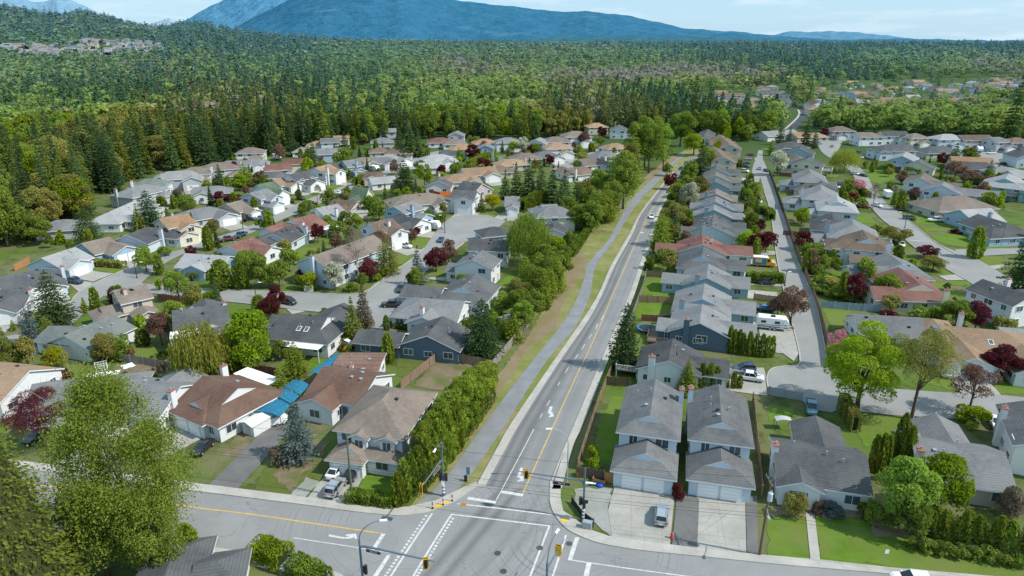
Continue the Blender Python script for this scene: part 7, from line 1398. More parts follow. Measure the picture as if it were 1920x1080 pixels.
# wooden poles and overhead wires
def util_pole(bx, by, ty, label, mat, cross=True, transformer=True):
    p = G(bx, by); z = zat(bx, ty, p.y) if ty else 10; r = thing('utility_pole', label, 'utility pole', (p.x, p.y, .1)); m = MB(); m.tube([(0, 0, 0), (0, 0, z * .5), (.05, 0, z)], [.17, .14, .10], 10); m.build('pole', M[mat], r)
    if cross:
        a = MB(); a.bar((-.2, -1.1, z - .7), (-.2, 1.1, z - .7), .1, .12); a.bar((-.15, -.6, z - .75), (0, 0, z - 1.4), .04, .04); a.bar((-.15, .6, z - .75), (0, 0, z - 1.4), .04, .04); a.build('crossarm', M['polewood'], r)
        for y in (-1, -.35, .35, 1): i_ = MB(); i_.tube([(-.2, y, z - .64), (-.2, y, z - .42)], [.05, .03], 8); i_.build('insulator', M['polegrey'], r)
    if transformer:
        t_ = MB(); t_.tube([(.0, -.42, z - 3.1), (0, -.42, z - 2.1)], .28, 14); t_.tube([(0, -.42, z - 2.1), (0, -.42, z - 2.0)], [.3, .2], 14); t_.tube([(.1, -.42, z - 2.0), (.1, -.42, z - 1.7)], .05, 6); t_.build('transformer', plain('transformer_grey', (.45, .50, .53), .4), r)
        l = MB(); l.bar((0, 0, z - 4.5), (-.6, -2.2, z - 4.0), .06, .06); l.box(-.75, -2.6, z - 4.1, -.5, -2.0, z - 3.95); l.build('lamp_arm', M['polegrey'], r)
    return p, z
PW, zw = util_pole(1424, 1042, 893, 'brown wooden power pole with grey transformer beside the front bungalow lawn', 'polewood')
PG, zg = util_pole(661, 938, 815, 'greenish wooden pole in front of the taupe corner house', 'greenpole', False, False)
vec = PG - PW
def wire(a, b, sag, label, rad=.016):
    pts = [a.lerp(b, k / 14) - Vector((0, 0, sag * 4 * (k / 14) * (1 - k / 14))) for k in range(15)]; m = MB(); m.tube([p - a for p in pts], rad, 5); thing('overhead_wire', label, 'cable', a, data=m.mesh('overhead_wire', M['wire']), group='overhead wires along the cross street')
FAR_L = PG + vec * 1.1; FAR_R = PW - vec * 1.1
for i, (z1, z2, oy) in enumerate(((zw - .5, zg - .2, .35), (7.0, 6.4, .1), (6.1, 5.6, 0), (5.7, 5.2, -.1))):
    lab = 'thin overhead wire running along the cross street between the poles'
    wire(PW + Vector((-.2, oy, z1)), PG + Vector((0, oy * .2, z2)), .7, lab); wire(PG + Vector((0, oy * .2, z2)), FAR_L + Vector((0, oy, z2)), .7, lab); wire(PW + Vector((-.2, oy, z1)), FAR_R + Vector((0, oy, z1)), .7, lab)
wire(PW + Vector((0, 0, zw - 2)), G(1495, 868, 4.2), .25, 'thin overhead wire dropping from the power pole to the white bungalow'); wire(PG + Vector((0, 0, zg - 1)), G(700, 830, 5.6), .15, 'thin overhead wire dropping from the green pole to the taupe house')
# shelters, sheds, yard things
def tarp(pts, z, label, seed):
    P = [G(*p, z=z) for p in pts]; c = P[0].copy(); c.z = 0; r = thing('tarp_shelter', label, 'shelter', c); q = MB(); n = 10
    t = NT('blue_tarp_%d' % seed, .45, .35); nn = t.noise(1.2, 4, .7, t.coord()); n2 = t.noise(3, 3, .6, t.coord()); t.color(t.mix(t.ramp(n2, [(.66, 0), (.7, 1)]), t.mix(nn, (.006, .10, .19), (.02, .17, .27)), (.45, .52, .52))); rs = random.Random(seed)
    g = [[P[0].lerp(P[1], i / n).lerp(P[3].lerp(P[2], i / n), j / n) - c + Vector((0, 0, rs.uniform(-.07, .07) + .35 * math.sin(math.pi * i / n))) for i in range(n + 1)] for j in range(n + 1)]
    for j in range(n):
        for i in range(n): q.poly([g[j][i], g[j][i + 1], g[j + 1][i + 1], g[j + 1][i]])
    q.build('tarp', t.m, r)
    for k in range(4):
        p = P[k] - c; m = MB(); m.tube([(p.x, p.y, 0), (p.x, p.y, z)], .06, 6); m.build('post', M['wood'], r)
tarp([(481, 773), (525, 781), (545, 760), (508, 745)], 2.4, 'nearest blue tarp awning panel beside the brown long house', 1); tarp([(510, 744), (546, 758), (562, 741), (530, 727)], 2.6, 'middle blue tarp awning panel beside the brown long house', 2); tarp([(532, 726), (563, 740), (581, 722), (550, 712)], 2.8, 'farthest blue tarp awning panel beside the brown long house', 3); tarp([(577, 700), (601, 704), (652, 670), (627, 664)], 2.8, 'large blue tarp roof with patches behind the rust-roofed house', 4)
def shed(x, y, ang, w, l, h, wall, roof, label, arch=False):
    p = G(x, y); r = thing('garden_shed', label, 'shed', p, R(ang)); b = MB(); wall_block(b, -l / 2, -w / 2, l / 2, w / 2, h, 'x', 'gg', .35); b.build('wall', wall, r); q = MB(); roof_block(q, -l / 2, -w / 2, l / 2, w / 2, h, 'x', 'gg', .35, .2, .1); q.build('roof', [roof, M['trim'], wall], r); d = MB(); d.box(-l / 2 - .04, -.5, .05, -l / 2 + .02, .5, min(1.9, h - .1)); d.build('door', plain('shed_door', (.5, .5, .5), .6), r)
shed(484, 806, 60, 2.6, 3.6, 2.0, M['wall_w'], M['white'], 'small white metal shed at the end of the blue tarps'); shed(1892, 640, -15, 3.2, 4.4, 2.3, M['wall_lb'], M['roof_lg'], 'pale blue garden shed beside the burgundy maple at right'); shed(1590, 492, 15, 3, 4, 2.2, M['wall_be'], M['roof_lg'], 'small pale-roofed garden hut behind the orange cedar fence'); shed(1500, 367, 20, 3, 4, 2.2, M['wall_be'], M['roof_tb'], 'small garden shed beside the lane fence'); shed(952, 612, 40, 2.6, 3.4, 2.1, M['wall_gy'], M['roof_lg'], 'small grey-roofed shed against the cycle path fence'); shed(672, 409, 20, 3, 6, 2.2, M['wall_cr'], M['roof_lg'], 'long low cream shed beside the bright long hedge'); shed(580, 424, 10, 2.6, 4, 2.1, M['wall_w'], M['white'], 'white patio shelter behind the red-roofed left-street house')
p = G(520, 796); r = thing('utility_trailer', 'small white covered trailer beside the white metal shed', 'trailer', (p.x, p.y, .06), R(20)); b = MB(); b.rings([[(-1.4, -.8, .4), (-1.4, .8, .4), (-1.4, .8, 1.5), (-1.4, -.8, 1.5)], [(1.2, -.8, .4), (1.2, .8, .4), (1.2, .7, 1.6), (1.2, -.7, 1.6)], [(1.7, -.5, .5), (1.7, .5, .5), (1.7, .4, 1.2), (1.7, -.4, 1.2)]]); b.build('body', M['white'], r); wheelset(r, (0,), .75, .3)
p = G(1213, 621); r = thing('trampoline', 'round black trampoline with blue edge beside the dark evergreen', 'trampoline', p); m = MB(); m.tube([(0, 0, .82), (0, 0, .84)], 1.75, 24); m.build('mat', M['black'], r); m = MB(); m.rings([[(a * math.cos(t), a * math.sin(t), .86) for t in np.linspace(0, 6.283, 25)[:-1]] for a in (1.75, 2.15)], cap=False); m.build('pad', plain('trampoline_pad', (.03, .14, .32), .5), r)
for k in range(6): t = k * 1.047; m = MB(); m.tube([(2 * math.cos(t), 2 * math.sin(t), 0), (2 * math.cos(t), 2 * math.sin(t), .85)], .04, 6); m.build('leg', M['polegrey'], r)
for (x, y, w) in ((811, 956, 'left'), (831, 949, 'middle'), (848, 942, 'right')):
    p = G(x, y); r = thing('bollard', '%s one of three thin black and white bollards at the yellow kerb paving' % w, 'bollard', (p.x, p.y, .22)); m = MB(); m.tube([(0, 0, 0), (0, 0, .9)], .07, 10); m.tube([(0, 0, 0), (0, 0, .05)], .16, 10); m.build('post', M['black'], r)
    m = MB(); m.tube([(0, 0, .38), (0, 0, .52)], .075, 10); m.build('reflective_band', M['white'], r); m = MB(); m.tube([(0, 0, .9), (0, 0, 1.0)], [.085, .05], 10); m.build('cap', M['black'], r)
def sign_post(x, y, h, label, w, hh, mat, extra=None, z=.1, rz=0.0):
    p = G(x, y); r = thing('sign_post', label, 'sign', (p.x, p.y, z), rz); m = MB(); m.tube([(0, 0, 0), (0, 0, h)], .035, 8); m.build('post', M['polegrey'], r); m = MB(); m.box(-w / 2, -.06, h - hh, w / 2, -.035, h); m.build('sign_plate', mat, r)
    if extra: m = MB(); m.tube([(-.35, 0, 0), (-.35, 0, .85)], [.2, .24], 12); m.build('litter_bin', M['black'], r)
sign_post(878, 903, 2.3, 'teal sign post with a small dark bin beside the cycle path', .5, 1.2, plain('teal_sign', (.06, .17, .17), .5), 1); sign_post(1657, 1060, 2.2, 'small white sign on a thin post on the right lawn', .45, .55, M['sign_white']); sign_post(777, 917, 2.4, 'small lamp-topped grey post beside the corner cedars', .4, .2, M['sign_white'])
p = G(1810, 478); r = thing('stop_sign', 'red stop sign at the corner of the curving right street', 'sign', (p.x, p.y, .1), R(20)); m = MB(); m.tube([(0, 0, 0), (0, 0, 2.6)], .035, 8); m.build('post', M['polegrey'], r); m = MB(); m.rings([[(.38 * math.cos(t + .39), y_, 2.4 + .38 * math.sin(t + .39)) for t in np.linspace(0, 6.283, 9)[:-1]] for y_ in (-.05, -.03)]); m.build('sign_plate', plain('stop_red', (.35, .015, .02), .5), r); l = link('lettering', text_mesh('STOP', .24, M['sign_white']), r, (0, -.056, 2.4)); l.rotation_euler = (R(90), 0, 0)
p = G(1259, 1010); r = thing('fire_hydrant', 'small red hydrant between the two front driveways', 'hydrant', (p.x, p.y, .15)); m = MB(); m.tube([(0, 0, 0), (0, 0, .08), (0, 0, .09), (0, 0, .7), (0, 0, .85)], [.22, .22, .15, .15, .05], 12); m.build('barrel', plain('hydrant_red', (.6, .05, .025), .4), r); m = MB(); m.tube([(-.26, 0, .5), (.26, 0, .5)], .07, 8); m.build('outlet', M['polegrey'], r)
p = G(1101, 992); r = thing('utility_box', 'grey utility cabinet beside the right corner signal mast', 'utility box', (p.x, p.y, .05), R(-20)); m = MB(); m.box(-.55, -.3, 0, .55, .3, 1.05); m.build('cabinet', plain('cabinet_grey', (.34, .36, .37), .5), r); m = MB(); m.box(-.6, -.35, 1.05, .6, .35, 1.12); m.build('lid', M['polegrey'], r)
p = G(1109, 988); r = thing('waste_bin', 'black bin beside the grey utility cabinet', 'bin', (p.x, p.y, .05)); m = MB(); m.tube([(0, 0, 0), (0, 0, 1.0)], [.26, .32], 12); m.build('bin_body', M['black'], r); m = MB(); m.tube([(0, 0, 1.0), (0, 0, 1.1)], [.34, .2], 12); m.build('lid', M['black'], r)
fence([(1072, 943), (1090, 968), (1112, 985)], .9, (.03, .03, .032), 'low black railing behind the right corner signal mast', 2); 
p = G(1108, 909); r = thing('board_stack', 'stack of white and blue boards on the gravel by the gate', 'boards', (p.x, p.y, .06), R(-8)); m = MB(); m.box(-.9, -.15, 0, .7, .2, .25); m.build('white_board', M['white'], r); m = MB(); m.box(-.4, -.19, .03, .7, -.155, .2); m.build('blue_board', plain('board_blue', (.02, .09, .35), .5), r)
p = G(1125, 911); r = thing('tarp_bundle', 'crumpled bright blue tarp on the gravel by the gate', 'tarp', (p.x, p.y, .06)); rs = random.Random(4); m = MB(); m.rings([[(a * (.8 + .3 * rs.random()) * math.cos(t), a * (.7 + .3 * rs.random()) * math.sin(t), z) for t in np.linspace(0, 6.283, 11)[:-1]] for a, z in ((.5, 0), (.46, .18), (.25, .3), (.08, .33))]); m.build('tarp', plain('bright_tarp', (.01, .07, .55), .4), r)
p = G(1124, 903); r = thing('wooden_crate', 'open orange-brown wooden crate behind the blue tarp', 'crate', (p.x, p.y, .06), R(-25)); m = MB()
for (a, b_, c_, d_) in ((-.9, -.5, .9, -.44), (-.9, .44, .9, .5), (-.9, -.439, -.84, .439), (.84, -.439, .9, .439)): m.box(a, b_, 0, c_, d_, .6)
m.build('sides', plain('crate_wood', (.40, .20, .09), .9), r); m = MB(); m.box(-.83, -.43, .02, .83, .43, .06); m.build('base', M['wood'], r)
p = G(580, 545); r = thing('utility_box', 'white utility cabinet on the left cross street bank', 'utility box', (p.x, p.y, 0)); m = MB(); m.box(-1.1, -.6, 0, 1.1, .6, 1.5); m.build('cabinet', M['white'], r); m = MB(); m.box(-1.15, -.65, 1.5, 1.15, .65, 1.56); m.build('lid', M['polegrey'], r)
def manhole(x, y, c, label):
    p = G(x, y); m = MB(); m.tube([(0, 0, 0), (0, 0, .012)], .42, 20); r = thing('manhole_cover', label, 'manhole cover', (p.x, p.y, .145)); m.build('cover', plain('cast_iron', c, .7), r); m = MB()
    for k in range(4): m.box(-.3, -.25 + k * .15, .012, .3, -.18 + k * .15, .02)
    m.build('ridge', plain('cast_iron_dark', mul(c, .6), .7), r)
manhole(869, 948, (.40, .22, .05), 'rusty orange manhole cover on the near crosswalk'); manhole(933, 1039, (.08, .07, .065), 'left dark manhole cover in the middle of the crossing'); manhole(944, 1073, (.08, .07, .065), 'dark manhole cover in the crossing at the bottom edge'); manhole(1067, 1021, (.10, .09, .08), 'dark manhole cover beside the right crosswalk stripe'); manhole(1012, 1029, (.10, .09, .08), 'dark round cover left of the right crosswalk')
# garden pergola and furniture
p = G(1466, 803); r = thing('garden_arbour', 'white arched garden arbour behind the white front bungalow', 'arbour', p, R(-4)); r.scale = (.72, .72, .8); m = MB()
m.rings([[(-1.7, -.9, 2.1 + .0), (-.85, -.9, 2.35), (0, -.9, 2.45), (.85, -.9, 2.35), (1.7, -.9, 2.1), (1.7, -.9, 2.0), (0, -.9, 2.33), (-1.7, -.9, 2.0)], [(-1.7, .9, 2.1), (-.85, .9, 2.35), (0, .9, 2.45), (.85, .9, 2.35), (1.7, .9, 2.1), (1.7, .9, 2.0), (0, .9, 2.33), (-1.7, .9, 2.0)]]); m.build('roof', plain('arbour_canvas', (.42, .42, .41), .8), r)
for x in (-1.6, 1.6):
    for y in (-.8, .8): q = MB(); q.tube([(x, y, 0), (x, y, 2.05)], .05, 6); q.build('post', M['black'], r)
p = G(134, 822); r = thing('garden_table', 'white round garden table on the left front lawn', 'table', p); m = MB(); m.tube([(0, 0, .68), (0, 0, .73)], .7, 18); m.build('tabletop', M['white'], r)
for k in range(4): t = k * 1.571 + .6; m = MB(); m.tube([(.5 * math.cos(t), .5 * math.sin(t), 0), (.4 * math.cos(t), .4 * math.sin(t), .68)], .04, 6); m.build('leg', M['white'], r)
p = G(192, 697); r = thing('garden_lattice', 'white lattice arch leaning in the vegetable garden', 'lattice', p, R(30)); m = MB()
for k in range(5): m.bar((-.9 + k * .45, 0, 0), (-.9 + k * .45, .3, 1.9), .08, .05); m.bar((-.9, .06 + k * .06, .3 + k * .4), (.9, .06 + k * .06, .3 + k * .4), .05, .08)
m.build('slats', M['white'], r); m = MB(); m.bar((-.95, 0, 0), (-.95, .33, 2.0), .1, .1); m.bar((.95, 0, 0), (.95, .33, 2.0), .1, .1); m.build('frame', M['white'], r)
p = G(244, 705); r = thing('garden_umbrella', 'white square garden umbrella in the vegetable garden', 'umbrella', p); m = MB(); m.tube([(0, 0, 0), (0, 0, 2.3)], .03, 8); m.build('pole', M['polegrey'], r); m = MB()
for k in range(4):
    t = k * 1.571; m.poly([(0, 0, 2.45), (1.4 * math.cos(t), 1.4 * math.sin(t), 2.1), (1.4 * math.cos(t + 1.571), 1.4 * math.sin(t + 1.571), 2.1)])
m.build('canopy', M['white'], r)
p = G(1597, 606); r = thing('football_goal', 'small white goal frame on the lawn left of the bright maple', 'goal', (p.x, p.y, .03), R(80)); m = MB()
for (a, b_) in (((-1.2, 0, 0), (-1.2, 0, 1.6)), ((1.2, 0, 0), (1.2, 0, 1.6)), ((-1.2, 0, 1.6), (1.2, 0, 1.6)), ((-1.2, 1, 0), (-1.2, 0, 1.6)), ((1.2, 1, 0), (1.2, 0, 1.6)), ((-1.2, 1, 0), (1.2, 1, 0))): m.tube([a, b_], .06, 6)
m.build('frame', M['white'], r)
# a pedestrian on the far right street
def person(x, y, label):
    p = G(x, y); vs = [(0, 0, .95), (0, .01, 1.18), (0, .02, 1.4), (0, .02, 1.5), (0, .03, 1.62), (0, .03, 1.74), (.11, 0, .9), (.13, .08, .5), (.13, .03, .09), (.13, -.14, .05), (-.11, 0, .9), (-.13, -.1, .5), (-.13, -.05, .09), (-.13, -.22, .05), (.2, .02, 1.38), (.27, .05, 1.12), (.26, -.06, .88), (.27, -.1, .78), (-.2, .02, 1.38), (-.27, -.03, 1.12), (-.26, -.12, .88), (-.27, -.16, .78)]
    es = [(0, 1), (1, 2), (2, 3), (3, 4), (4, 5), (0, 6), (6, 7), (7, 8), (8, 9), (0, 10), (10, 11), (11, 12), (12, 13), (2, 14), (14, 15), (15, 16), (16, 17), (2, 18), (18, 19), (19, 20), (20, 21)]
    rad = [.15, .14, .17, .06, .10, .08, .09, .065, .045, .04, .09, .065, .045, .04, .06, .045, .035, .03, .06, .045, .035, .03]
    me = bpy.data.meshes.new('body'); me.from_pydata(vs, es, []); me.materials.append(plain('dark_clothing', (.03, .035, .045), .8)); r = thing('person', label, 'person', (p.x, p.y, .13)); o = link('body', me, r); sk = o.modifiers.new('skin', 'SKIN'); o.modifiers.new('sub', 'SUBSURF').levels = 1
    for i, v in enumerate(me.skin_vertices[0].data if me.skin_vertices else []): v.radius = (rad[i], rad[i] * .85)
    if me.skin_vertices: me.skin_vertices[0].data[0].use_root = True
    h = MB(); h.rings([[(a * math.cos(t), a * 1.15 * math.sin(t) + .03, z) for t in np.linspace(0, 6.283, 13)[:-1]] for a, z in ((.085, 1.62), (.10, 1.7), (.09, 1.78), (.03, 1.82))]); h.build('hair', plain('dark_hair', (.03, .02, .015), .8), r)
    t_ = MB(); t_.rings([[(a * math.cos(t), a * .7 * math.sin(t) + .02, z) for t in np.linspace(0, 6.283, 15)[:-1]] for a, z in ((.17, .9), (.18, 1.15), (.22, 1.38), (.1, 1.5))]); t_.build('jacket', plain('jacket', (.05, .06, .09), .85), r)
person(1592, 326, 'person in dark clothes standing in the far right street')
# ---------------------------------------------------------------- forest round the town
from mathutils import noise
EDGE = [(-600, 620), (-50, 515), (30, 500), (100, 468), (140, 440), (168, 420), (190, 378), (235, 352), (290, 326), (370, 312), (440, 304), (560, 284), (640, 272), (760, 264), (850, 258), (900, 262), (1000, 268), (1060, 256), (1110, 250), (1180, 246), (1260, 262), (1320, 258), (1400, 266), (1440, 262), (1464, 222), (1500, 198), (1528, 220), (1540, 250), (1600, 250), (1750, 258), (1920, 266), (2500, 280)]
EX = [a for a, b in EDGE]; EY = [b for a, b in EDGE]
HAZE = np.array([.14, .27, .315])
def lin(c): return np.array(c)
def decid_p(px, py):
    if px < 330 and py > 245: return .85
    if py < 112: return .45
    if px < 300: return .25
    if px < 620: return .22 if py < 222 else .6
    if px < 1010: return .78 if py > 130 else .5
    if px < 1340: return .6
    return .9 if py > 165 else .62
HILLTOWN = [(-200, 92), (20, 88), (60, 84), (100, 88), (150, 79), (210, 74), (305, 84), (312, 100), (270, 106), (180, 108), (140, 110), (100, 114), (60, 108), (0, 104), (-200, 108)]
SUBURB = [(1285, 176), (1480, 158), (1480, 215), (1290, 218)], [(1520, 152), (1940, 146), (1940, 188), (1640, 200), (1520, 218)], [(880, 198), (1060, 190), (1060, 216), (880, 220)]
def build_forest():
    rg = np.random.default_rng(5); pts = []
    d = 250.0
    while d < 9500:
        s = max(8.0, .0175 * d); th = 1.5; n = int(th * d / s)
        for i in range(n):
            a = -th / 2 + th * (i + rg.uniform(-.5, .5)) / n; dd = d + rg.uniform(-.5, .5) * s
            pts.append((dd * math.sin(a), dd * math.cos(a), dd))
        d += s
    keep = []
    for x, y, dd in pts:
        z = terrain_z(x, y); px, py, zc = proj((x, y, 0))
        if px < -160 or px > 2090: continue
        if py > np.interp(px, EX, EY): continue
        p2 = proj((x, y, z))
        if point_in(HILLTOWN, p2[0], p2[1]) and rg.random() < .93: continue
        if any(point_in(q, px, py) for q in SUBURB) and rg.random() < .76: continue
        keep.append((x, y, z, dd, px, py))
    keep.sort(key=lambda k: k[3])
    singles = {'c': 0, 'd': 0}; rest = []
    rnd = random.Random(3)
    for (x, y, z, dd, px, py) in keep:
        sc_ = 95 + dd * .13; nv = noise.noise(Vector((x / sc_, y / (sc_ * 1.6), 3.7))); nv2 = noise.noise(Vector((x / sc_ * 1.3, y / sc_, 9.1)))
        dec = rg.random() < min(.97, max(.03, decid_p(px, py) + 1.5 * nv)); k = 'd' if dec else 'c'
        hgt = rg.uniform(12, 21) if dec else rg.uniform(15, 29)
        if px > 620: hgt *= .86
        if px > 1380: hgt = rg.uniform(11, 19) if dec else rg.uniform(14, 24)
        if px > 1530 and 196 < py < 236: hgt *= .72
        if any(point_in(q, px, py) for q in SUBURB): hgt *= .55
        if not free(Vector((x, y, 0)), 2.5): continue
        if singles[k] < 295 and dd < 640 and -60 < px < 1980:
            singles[k] += 1
            if dec: tree(('leafy' if nv2 < -.15 else 'olive' if nv2 > .3 else rnd.choice(['spring', 'spring', 'spring', 'lime', 'leafy'])), rnd.choice(['oval', 'oval', 'round']), 0, 0, 0, 0, label='leafing broadleaf tree in the woods surrounding the suburb', name='broadleaf_tree', group='broadleaf trees of the surrounding woods', base=(x, y, z), hh=hgt, rr=hgt * rg.uniform(.28, .40))
            else: tree(rnd.choice(['fir', 'fir', 'dark', 'cedar']), 'cone', 0, 0, 0, 0, label='tall dark conifer in the woods surrounding the suburb', name='conifer_tree', group='conifers of the surrounding woods', base=(x, y, z), hh=hgt, rr=hgt * rg.uniform(.17, .24))
        else: rest.append((x, y, z, dd, nv2, py, dec, hgt))
    # everything else reads as one mass
    T_ = {}
    for li, n in ((0, 260), (1, 90), (2, 36)):
        for dec in (0, 1):
            for var in range(3):
                rs = np.random.default_rng(li * 10 + dec * 3 + var)
                if dec: P, D, S, a, v, _ = crown_round(rs, n, 1, .36, .08, {0: .062, 1: .105, 2: .16}[li], 12, .42)
                else:
                    f = rs.random(n) ** 1.25; ang = rs.uniform(0, 6.283, n); rr = .2 * (1 - f) ** .85 * rs.uniform(.55, 1.1, n)
                    P = np.stack([rr * np.cos(ang), rr * np.sin(ang), .04 + .96 * f - rr * .25], 1); D = np.stack([np.cos(ang), np.sin(ang), -.55 + 0 * ang], 1) + rs.normal(size=(n, 3)) * .25; S = {0: .06, 1: .095, 2: .14}[li] * (.5 + .6 * (1 - f)); a = .55; v = rs.random(n)
                T_[(li, dec, var)] = cards_mesh('x', P, D, S, a, v, None)
    cols = {0: [((.040, .080, .030), (.110, .165, .055)), ((.075, .095, .024), (.18, .19, .05)), ((.030, .066, .028), (.085, .14, .052))], 1: [((.13, .18, .026), (.30, .345, .06)), ((.09, .15, .024), (.23, .29, .055)), ((.17, .175, .05), (.33, .31, .095)), ((.19, .17, .11), (.34, .29, .20))]}
    Vs, Cs = [], []
    for (x, y, z, dd, px, py, dec, hgt) in rest:
        li = 0 if dd < 800 else 1 if dd < 1700 else 2
        if dd > 1600: hgt *= 1.12
        V, F, vv = T_[(li, int(dec), int(rg.integers(3)))]
        a = rg.uniform(0, 6.283); ca, sa = math.cos(a), math.sin(a); wsc = hgt * rg.uniform(.95, 1.35) * (1.0 + min(.8, dd / 5000))
        W = np.stack([(V[:, 0] * ca - V[:, 1] * sa) * wsc + x, (V[:, 0] * sa + V[:, 1] * ca) * wsc + y, V[:, 2] * hgt + z - .3], 1)
        q_ = px + rg.normal() * .16; lo, hi = cols[int(dec)][(0 if q_ < .05 else 2 if q_ < .3 else 1) if not dec else (1 if q_ < -.12 else 0 if q_ < .22 else 2 if q_ < .42 else 3)]
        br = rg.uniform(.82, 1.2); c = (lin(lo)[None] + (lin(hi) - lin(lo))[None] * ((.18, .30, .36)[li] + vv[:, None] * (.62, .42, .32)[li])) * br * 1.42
        f = 1 - math.exp(-max(0, dd - 300) / 2000); c = c * (1 - f) + HAZE * f * rg.uniform(.85, 1.12)  # distance haze blended into each tree's own colour
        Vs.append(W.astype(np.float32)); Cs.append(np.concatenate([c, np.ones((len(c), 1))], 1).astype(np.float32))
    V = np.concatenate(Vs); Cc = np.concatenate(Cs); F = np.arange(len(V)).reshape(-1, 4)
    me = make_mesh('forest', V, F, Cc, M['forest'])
    o = thing('forest', 'dense mixed forest stretching from the suburb to the foot of the hills', 'forest', data=me); o['kind'] = 'stuff'
    print('FOREST', singles, len(rest), len(F))
# distant suburb roofs between the trees
rg2 = random.Random(21)
for poly, n in ((SUBURB[0], 32), (SUBURB[1], 78), (SUBURB[2], 8)):
    xs = [p[0] for p in poly]; ys = [p[1] for p in poly]; k = 0
    while k < n:
        x, y = rg2.uniform(min(xs), max(xs)), rg2.uniform(min(ys), max(ys))
        if not point_in(poly, x, y) or 1475 < x < 1525: continue
        if not free(G(x, y), 9): continue
        rf_, wl_ = rg2.choice(['g', 'dg', 'lg', 'bn', 'tb', 'tn', 'or']), rg2.choice(['w', 'w', 'lb', 'be', 'gy', 'cr'])
        house('distant house', ('C', x, y, rg2.choice([5, 15, -10, 80, 95]), rg2.uniform(12, 17), rg2.uniform(9, 12), rg2.choice([2.9, 5, 5]), 'x', rg2.choice(['hh', 'gg', 'gg'])), rf_, wl_, [('W', .7, 3, 7, 2.8, 'g')], label='small %s-roofed %s house among the trees of the far suburb' % (ROOF[rf_][0], WALL[wl_][0]), garage=[], chim=False, group='houses of the far suburb'); k += 1
build_forest()
# houses on the wooded hillside, far left
def hit(px, py):
    d = ray(px, py); lo = 900.0; Y = lo
    while Y < 4200:
        if H + d.z * Y / d.y < terrain_z(d.x * Y / d.y, Y): return Vector((d.x * Y / d.y, Y, terrain_z(d.x * Y / d.y, Y)))
        Y += 6
    return None
far_protos = []
for wc, rc in (((.50, .51, .53), (.17, .20, .23)), ((.58, .58, .58), (.20, .21, .23)), ((.46, .42, .39), (.18, .15, .15)), ((.38, .42, .46), (.13, .17, .21)), ((.66, .62, .50), (.22, .20, .19))):
    a = MB(); a.box(-8, -5, -4, 8, 5, 6.2); b = MB(); roof_block(b, -8, -5, 8, 5, 6.2, 'x', 'gg', .45); wmat = plain('distant_wall', wc, .8); rmat = plain('distant_roof', rc, .9)
    wall_block(a, -8, -5, 8, 5, 6.2, 'x', 'gg', .45); far_protos.append((a.mesh('wall', wmat), b.mesh('roof', [rmat, wmat, wmat])))
cnt = 0; tries = 0
while cnt < 150 and tries < 3000:
    tries += 1; x, y = rg2.uniform(-20, 312), rg2.uniform(74, 116)
    if not point_in(HILLTOWN, x, y): continue
    p = hit(x, y)
    if p is None: continue
    t_ = thing('hillside_house', 'tiny pale house in the distant housing estate on the wooded hillside', 'house', p, R(rg2.choice([10, 20, 95])), 'houses of the distant hillside estate')
    w_, r_ = rg2.choice(far_protos); link('wall', w_, t_); link('roof', r_, t_); cnt += 1
# ---------------------------------------------------------------- mountains
def mountain(name, sky, Y, Y0, base_px, cols, seed, snow=None, rows=26, nx=170):
    rs = np.random.default_rng(seed); mb = MB(); x0, x1 = sky[0][0], sky[-1][0]
    ph = rs.uniform(0, 6.28, 12); sx = [a for a, b in sky]; sy = [b for a, b in sky]
    for j in range(rows + 8):
        t = j / rows
        for i in range(nx + 1):
            px = x0 + (x1 - x0) * i / nx; yy = np.interp(px, sx, sy) + .7 * math.sin(px * .09 + ph[0]) + .4 * math.sin(px * .23 + ph[1])
            zc_ = max(0, zat(px, yy, Y)); y = Y0 + (Y - Y0) * t; x = (px - 960) / FPX / .94 * y * (Y / Y) if False else ray(px, yy).x / ray(px, yy).y * y
            if t <= 1:
                s = t ** 1.25; rid = sum(math.sin(px * (.012 + .011 * k) + ph[k] + 2.2 * t * math.sin(k)) / (1.4 + k * .6) for k in range(7)) * .05 * math.sin(math.pi * min(1, t))
                z = zc_ * max(0, min(1.0, s + rid * (1 - t) * 1.1)) if t < 1 else zc_
            else: z = zc_ * max(0, 1 - (t - 1) * 2.5)
            mb.v.append((x, y, z - 8))
    for j in range(rows + 7):
        for i in range(nx): a = j * (nx + 1) + i; mb.f.append((a, a + 1, a + nx + 2, a + nx + 1)); mb.m.append(0)
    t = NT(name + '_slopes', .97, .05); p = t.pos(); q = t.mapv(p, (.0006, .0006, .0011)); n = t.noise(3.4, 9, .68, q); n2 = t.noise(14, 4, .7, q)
    c = t.mix(t.ramp(n, [(.32, 0), (.68, 1)]), cols[0], cols[1]); c = t.mix(t.math('MULTIPLY', n2, .5), c, mul(cols[0], .55)); pt = t.noise(1.1, 5, .5, t.mapv(p, (.0011, .0011, .0045)))  # cols are slope colours with the blue of distance haze painted in
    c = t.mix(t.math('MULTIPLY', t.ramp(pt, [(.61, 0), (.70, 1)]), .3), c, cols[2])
    if snow:
        z = t.sep(p)[2]; ns = t.noise(5, 6, .7, q); m_ = t.math('GREATER_THAN', t.math('MULTIPLY_ADD', ns, snow[1], z), snow[0]); c = t.mix(m_, c, (.62, .68, .74))
    t.color(c); t.bump(t.noise(2.2, 8, .6, t.mapv(p, (.0011, .0011, .0007))), 1.0, 260); return struct(name, mb.mesh(name, t.m, True))
